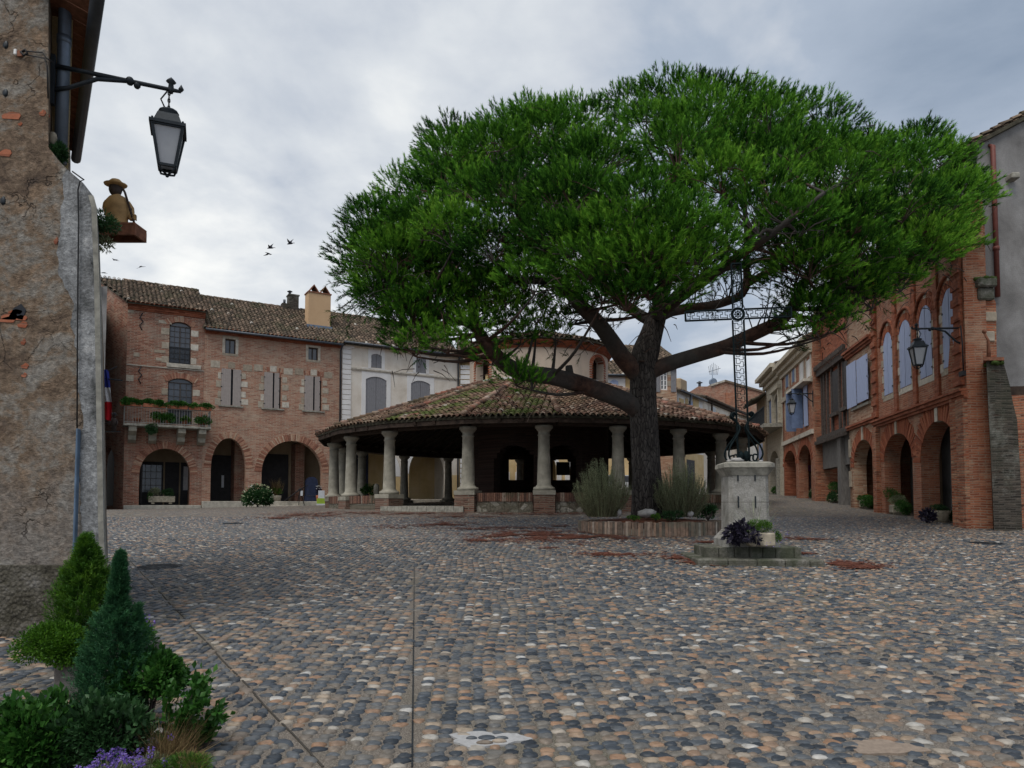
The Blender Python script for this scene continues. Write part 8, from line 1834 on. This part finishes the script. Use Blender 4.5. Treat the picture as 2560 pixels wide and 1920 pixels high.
x = Fb.S(803, 1250, -.35); E = empty('sign_stand', Fb.w(x, -.35, fl - .25), FB.rz, 'small white and lime green notice stand at the right side of the widest arch', 'sign'); MB().box(-.2, .2, -.06, -.03, .45, .95, b=.005).build('white_panel', M['paper'], E); MB().box(-.3, .26, -.09, -.06, .1, .44, b=.005).build('green_panel', M['lime'], E); m_ = MB(); m_.box(-.3, .26, -.12, 0, .0, .1); m_.build('base', M['paper'], E)
x = Fb.S(797, 1240, .2); E = planter('flower_pot', Fb.w(x, .2, fl - .1), (.35, .35, .5), 'terracotta', [('leaf_purple', (0, 0, .75), (.25, .2, .3), 250, .1, .05)], 'dark potted plant with white flowers behind the notice stand', None, 0, 43, 'round', 'potted plant'); g = np.random.default_rng(2); p_, d_ = blob_pts(g, 24, (.2, .15, .12), (0, 0, 1.0)); leaf_cloud('flowers', M['petal_white'], E, p_, d_, .06, .06, g.random(24), g)
# bollard and plant inside the hall's left side
p = P(941, 1239, 33.2); E = empty('stone_bollard', (p.x, p.y, p.z), 0, 'short rounded stone bollard on the hall wall', 'bollard'); MB().lathe([(.13, 0), (.13, .42), (.11, .5), (.06, .55), (.001, .56)], seg=14).build('post', M['stone_column'], E)
plain_bush(921, 1238, 40, (.5, .4, .35), 'leaf_mid', .12, .05, 700, 'green plant seen between the left columns of the hall', 62)
# ================================================== planters along the right row
def gp(u, v): return G(u, v)
grp = 'planters along the right hand arcades'
planter('stone_planter', gp(2352, 1305), (.55, .5, .36), 'pot_stone', [('leaf_dark', (-.1, 0, .42), (.3, .25, .14), 900, .05, .02), ('leaf_dark', (.42, -.1, .16), (.34, .3, .24), 1600, .06, .03)], 'pale stone pot under the nearest big arch of the orange house', grp, 0, 44, 'round')
plain_bush(2318, 1308, 0, (.24, .2, .24), 'leaf_purple', .12, .06, 420, 'dark purple leaved plant beside the pale stone pot', 63, 'purple_plant', 'plant', on_ground=True)
planter('stone_planter', gp(2245, 1286), (.95, .5, .36), 'pot_stone', [('leaf_sage', (-.25, 0, .5), (.4, .3, .22), 1500, .07, .02), ('leaf_lime', (.3, 0, .58), (.28, .25, .22), 900, .07, .03), ('leaf_mid', (-.75, -.05, .25), (.3, .3, .35), 1500, .07, .02), ('leaf_mid', (.25, .2, .75), (.45, .3, .3), 900, .08, .015)], 'long stone trough with mixed green plants under the second arch', grp, 1.2, 45)
planter('stone_planter', gp(2164, 1271), (.85, .45, .36), 'pot_stone', [('leaf_mid', (-.1, 0, .45), (.5, .3, .14), 900, .07, .02), ('leaf_mid', (-.75, -.1, .3), (.32, .3, .36), 1400, .08, .025), ('petal_orange', (.2, 0, .55), (.25, .2, .06), 80, .05, .04)], 'stone trough with orange flowers at the arch of the pale brick house', grp, 1.1, 46)
planter('stone_planter', gp(2093, 1256), (1.0, .5, .42), 'pot_stone', [('leaf_mid', (-.1, 0, .75), (.6, .4, .38), 1400, .1, .02), ('leaf_dark', (-1.0, -.1, .28), (.35, .3, .34), 1000, .08, .04), ('leaf_dark', (.6, 0, .4), (.2, .2, .3), 400, .08, .04)], 'stone trough with a tall feathery plant before the timbered house', grp, .9, 47)
planter('stone_planter', gp(2050, 1248), (.7, .5, .35), 'pot_stone', [('leaf_sage', (0, 0, .5), (.6, .4, .25), 1100, .12, .04), ('leaf_dark', (-.65, -.1, .25), (.3, .25, .3), 700, .08, .04)], 'stone pot with pale spreading leaves under the dark cone shaped shrub', grp, .5, 48)
def cone(u, v, h, r, label, seed, mat_, n=3500):
    p = gp(u, v); E = empty('cone_shrub', p, 0, label, 'shrub', 'clipped cone shrubs along the right hand row'); s = p.y / FPX
    conifer('foliage', E, M[mat_], h * s, r * s, n, seed, L=.11, W=.05, tip=.6); MB().tube([(0, 0, -.05), (0, 0, h * s * .5)], .04, 6).build('stem', M['timber'], E)
cone(2050, 1244, 58, 12, 'narrow dark cone shaped shrub beside the flank of the ornate brick house', 71, 'leaf_dark'); cone(1967, 1235, 38, 11, 'rounded green cone shrub between the far arches', 72, 'leaf_mid')
plain_bush(1950, 1236, 0, (.5, .4, .4), 'leaf_mid', .12, .05, 1100, 'dark green clipped bush left of the rounded cone shrub', 73, on_ground=True); plain_bush(1928, 1231, 0, (.7, .4, .55), 'leaf_mid', .14, .05, 1200, 'far green bush next to the pedestal', 74, on_ground=True)
# road sign
p = gp(2026, 1245); E = empty('road_sign', p, 0, 'thin pole with a small pinkish road sign at the corner of the ornate brick house', 'road sign'); s = p.y / FPX; m_ = MB(); m_.tube([(0, 0, 0), (0, 0, 82 * s)], .035, 8); m_.build('pole', M['zinc'], E); MB().lathe([(.001, 0), (.2, 0), (.2, .02), (.001, .02)], seg=16).build('sign_plate', M['sign_purple'], E, (0, -.04, 74 * s)).rotation_euler = (R(90), 0, R(25))
# parked cars
def car(p, rz, label):
    E = empty('parked_car', p, rz, label, 'car', 'parked cars'); m_ = MB()
    m_.prism([(-2.0, .3), (2.0, .3), (2.05, .75), (1.2, .9), (.6, 1.45), (-1.5, 1.48), (-2.0, .95)], -.82, .82); m_.build('body', M['car_white'], E)
    g_ = MB(); g_.prism([(.62, .95), (1.1, .93), (.56, 1.38), (-1.4, 1.4), (-1.75, .98)], -.83, .83); g_.build('windows', M['glass_window'], E)
    g_ = MB(); g_.add([(1.22, -.68, .92), (1.22, .68, .92), (.64, .62, 1.42), (.64, -.62, 1.42)], [(0, 1, 2, 3)]); g_.build('windscreen', M['glass_window'], E)
    for x in (-1.25, 1.3):
        for y in (-.78, .78):
            o = MB().lathe([(.001, -.1), (.31, -.1), (.33, 0), (.31, .1), (.001, .1)], seg=16).build('wheel', M['cable'], E, (x, y, .32)); o.rotation_euler = (R(90), 0, 0)
    for y in (-.6, .6): MB().ball((2.03, y, .68), .05, .14, .07).build('headlight', M['lamp_glass'], E)
bs = RF.at(RF.S(2034, 1050)); pc_ = bs.w(bs.S(2085, 1200, 4.2), 4.2, 0); car((pc_.x, pc_.y, gz(pc_.x, pc_.y)), bs.rz + math.pi / 2 + math.pi, 'white car parked in the recess under the timbered house')
p = P(1564, 1215, 52.5); car((p.x, 52.5, gz(p.x, 52.5)), 0, 'white car parked behind the hall, seen between trunk and column')
# ================================================== birds
def bird(u, v, Y, span, label, up, rz, tilt=0.0):
    E = empty('flying_bird', P(u, v, Y), rz, label, 'bird', 'birds flying in the open sky'); m_ = MB(); m_.tube([(-.5 * span * .55, 0, 0), (-.1 * span, 0, .0), (.18 * span, 0, .01), (.30 * span, 0, 0)], [.01 * span, .06 * span, .055 * span, .012 * span], 8)
    for s in (-1, 1):
        a = up[0 if s < 0 else 1]; q1 = Vector((.02 * span, s * .22 * span * math.cos(a), .22 * span * math.sin(a))); q2 = q1 + Vector((-.10 * span, s * .26 * span * math.cos(a * .7), .26 * span * math.sin(a * .7)))
        r_ = [Vector((.10 * span, 0, 0)), Vector((-.10 * span, 0, 0)), q1 + Vector((-.11 * span, 0, 0)), q2, q1 + Vector((.07 * span, 0, 0))]
        m_.add(r_ + [x + Vector((0, 0, -.012 * span)) for x in r_], [(0, 1, 2, 3, 4), (9, 8, 7, 6, 5)] + [(i, 5 + i, 5 + (i + 1) % 5, (i + 1) % 5) for i in range(5)])
    m_.add([Vector((-.22 * span, 0, 0)), Vector((-.36 * span, .06 * span, 0)), Vector((-.36 * span, -.06 * span, 0)), Vector((-.22 * span, 0, -.01 * span)), Vector((-.36 * span, .06 * span, -.01 * span)), Vector((-.36 * span, -.06 * span, -.01 * span))], [(0, 1, 2), (5, 4, 3), (1, 4, 5, 2)])
    m_.build('body', M['bird'], E); E.rotation_euler = (tilt, 0, rz)
bird(677, 620, 32, .62, 'dark bird with raised wings, upper one of the left pair in the sky', (1.3, .25), 2.9); bird(671, 634, 32, .55, 'dark bird with drooping wings, lower one of the left pair in the sky', (-.35, -.35), 1.2)
bird(726, 609, 32, .66, 'dark bird with one wing raised high, between the pair and the tree', (1.25, .55), 2.7); bird(825, 644, 34, .45, 'small dark bird just left of the tree crown', (.8, .2), 2.9); bird(833, 579, 34, .42, 'small dark bird close to the top left edge of the tree crown', (.9, -.5), 1.9)
bird(288, 650, 34, .45, 'thin dark bird gliding below the statue ledge', (.1, .1), 2.8); bird(351, 667, 32, .48, 'dark bird with swept wings above the left house roof', (.3, -.7), 2.4); bird(259, 682, 34, .42, 'dark bird at the edge of the corner building', (.1, -.3), 2.8)
# ================================================== separate pieces become parts of their own
def split_islands(o, newname):
    me = o.data; nv = len(me.vertices); par = list(range(nv))
    def find(i):
        while par[i] != i: par[i] = par[par[i]]; i = par[i]
        return i
    for e in me.edges:
        a, b = find(e.vertices[0]), find(e.vertices[1])
        if a != b: par[a] = b
    groups = {}
    for p in me.polygons: groups.setdefault(find(p.vertices[0]), []).append(p)
    if len(groups) < 2 or len(groups) > 60: o.name = newname; return
    rn = [a.value for a in me.attributes['rnd'].data] if 'rnd' in me.attributes else [0.5] * nv
    for gi, ps in enumerate(groups.values()):
        idx = {}; vs, fs = [], []
        for p in ps:
            f = []
            for v in p.vertices:
                if v not in idx: idx[v] = len(vs); vs.append(me.vertices[v].co[:])
                f.append(idx[v])
            fs.append(f)
        m2 = bpy.data.meshes.new(newname); m2.from_pydata(vs, [], fs); m2.materials.append(me.materials[0]); m2.polygons.foreach_set('use_smooth', [p.use_smooth for p in ps])
        a = m2.attributes.new('rnd', 'FLOAT', 'POINT'); a.data.foreach_set('value', [rn[k] for k in idx]); m2.update()
        c = bpy.data.objects.new(newname, m2); C.objects.link(c); c.parent = o.parent; c.location = o.location; c.rotation_euler = o.rotation_euler
    bpy.data.objects.remove(o)
SPLIT = {'quoin_stones': 'quoin_stone', 'inner_pier': 'inner_pier', 'exposed_brick': 'exposed_brick', 'window_surround': 'window_surround', 'pane': 'pane', 'sill': 'sill', 'corbel': 'corbel', 'keystone': 'keystone', 'stone_block': 'stone_block',
         'door': 'door', 'pier_base': 'pier_base', 'curtain': 'curtain', 'iron_cramp': 'iron_cramp', 'wall_tie': 'wall_tie', 'wall_panel': 'wall_panel', 'column_base': 'column_base', 'brick_pier': 'brick_pier', 'pilaster': 'pilaster', 'beam': 'beam', 'string_course': 'string_course', 'pebble': 'pebble', 'stone_band': 'stone_band', 'chimney_pot': 'chimney_pot'}
for o in [o for o in C.objects if o.type == 'MESH' and o.parent is not None and len(o.children) == 0]:
    b_ = o.name.split('.')[0]
    if b_ in SPLIT: split_islands(o, SPLIT[b_])
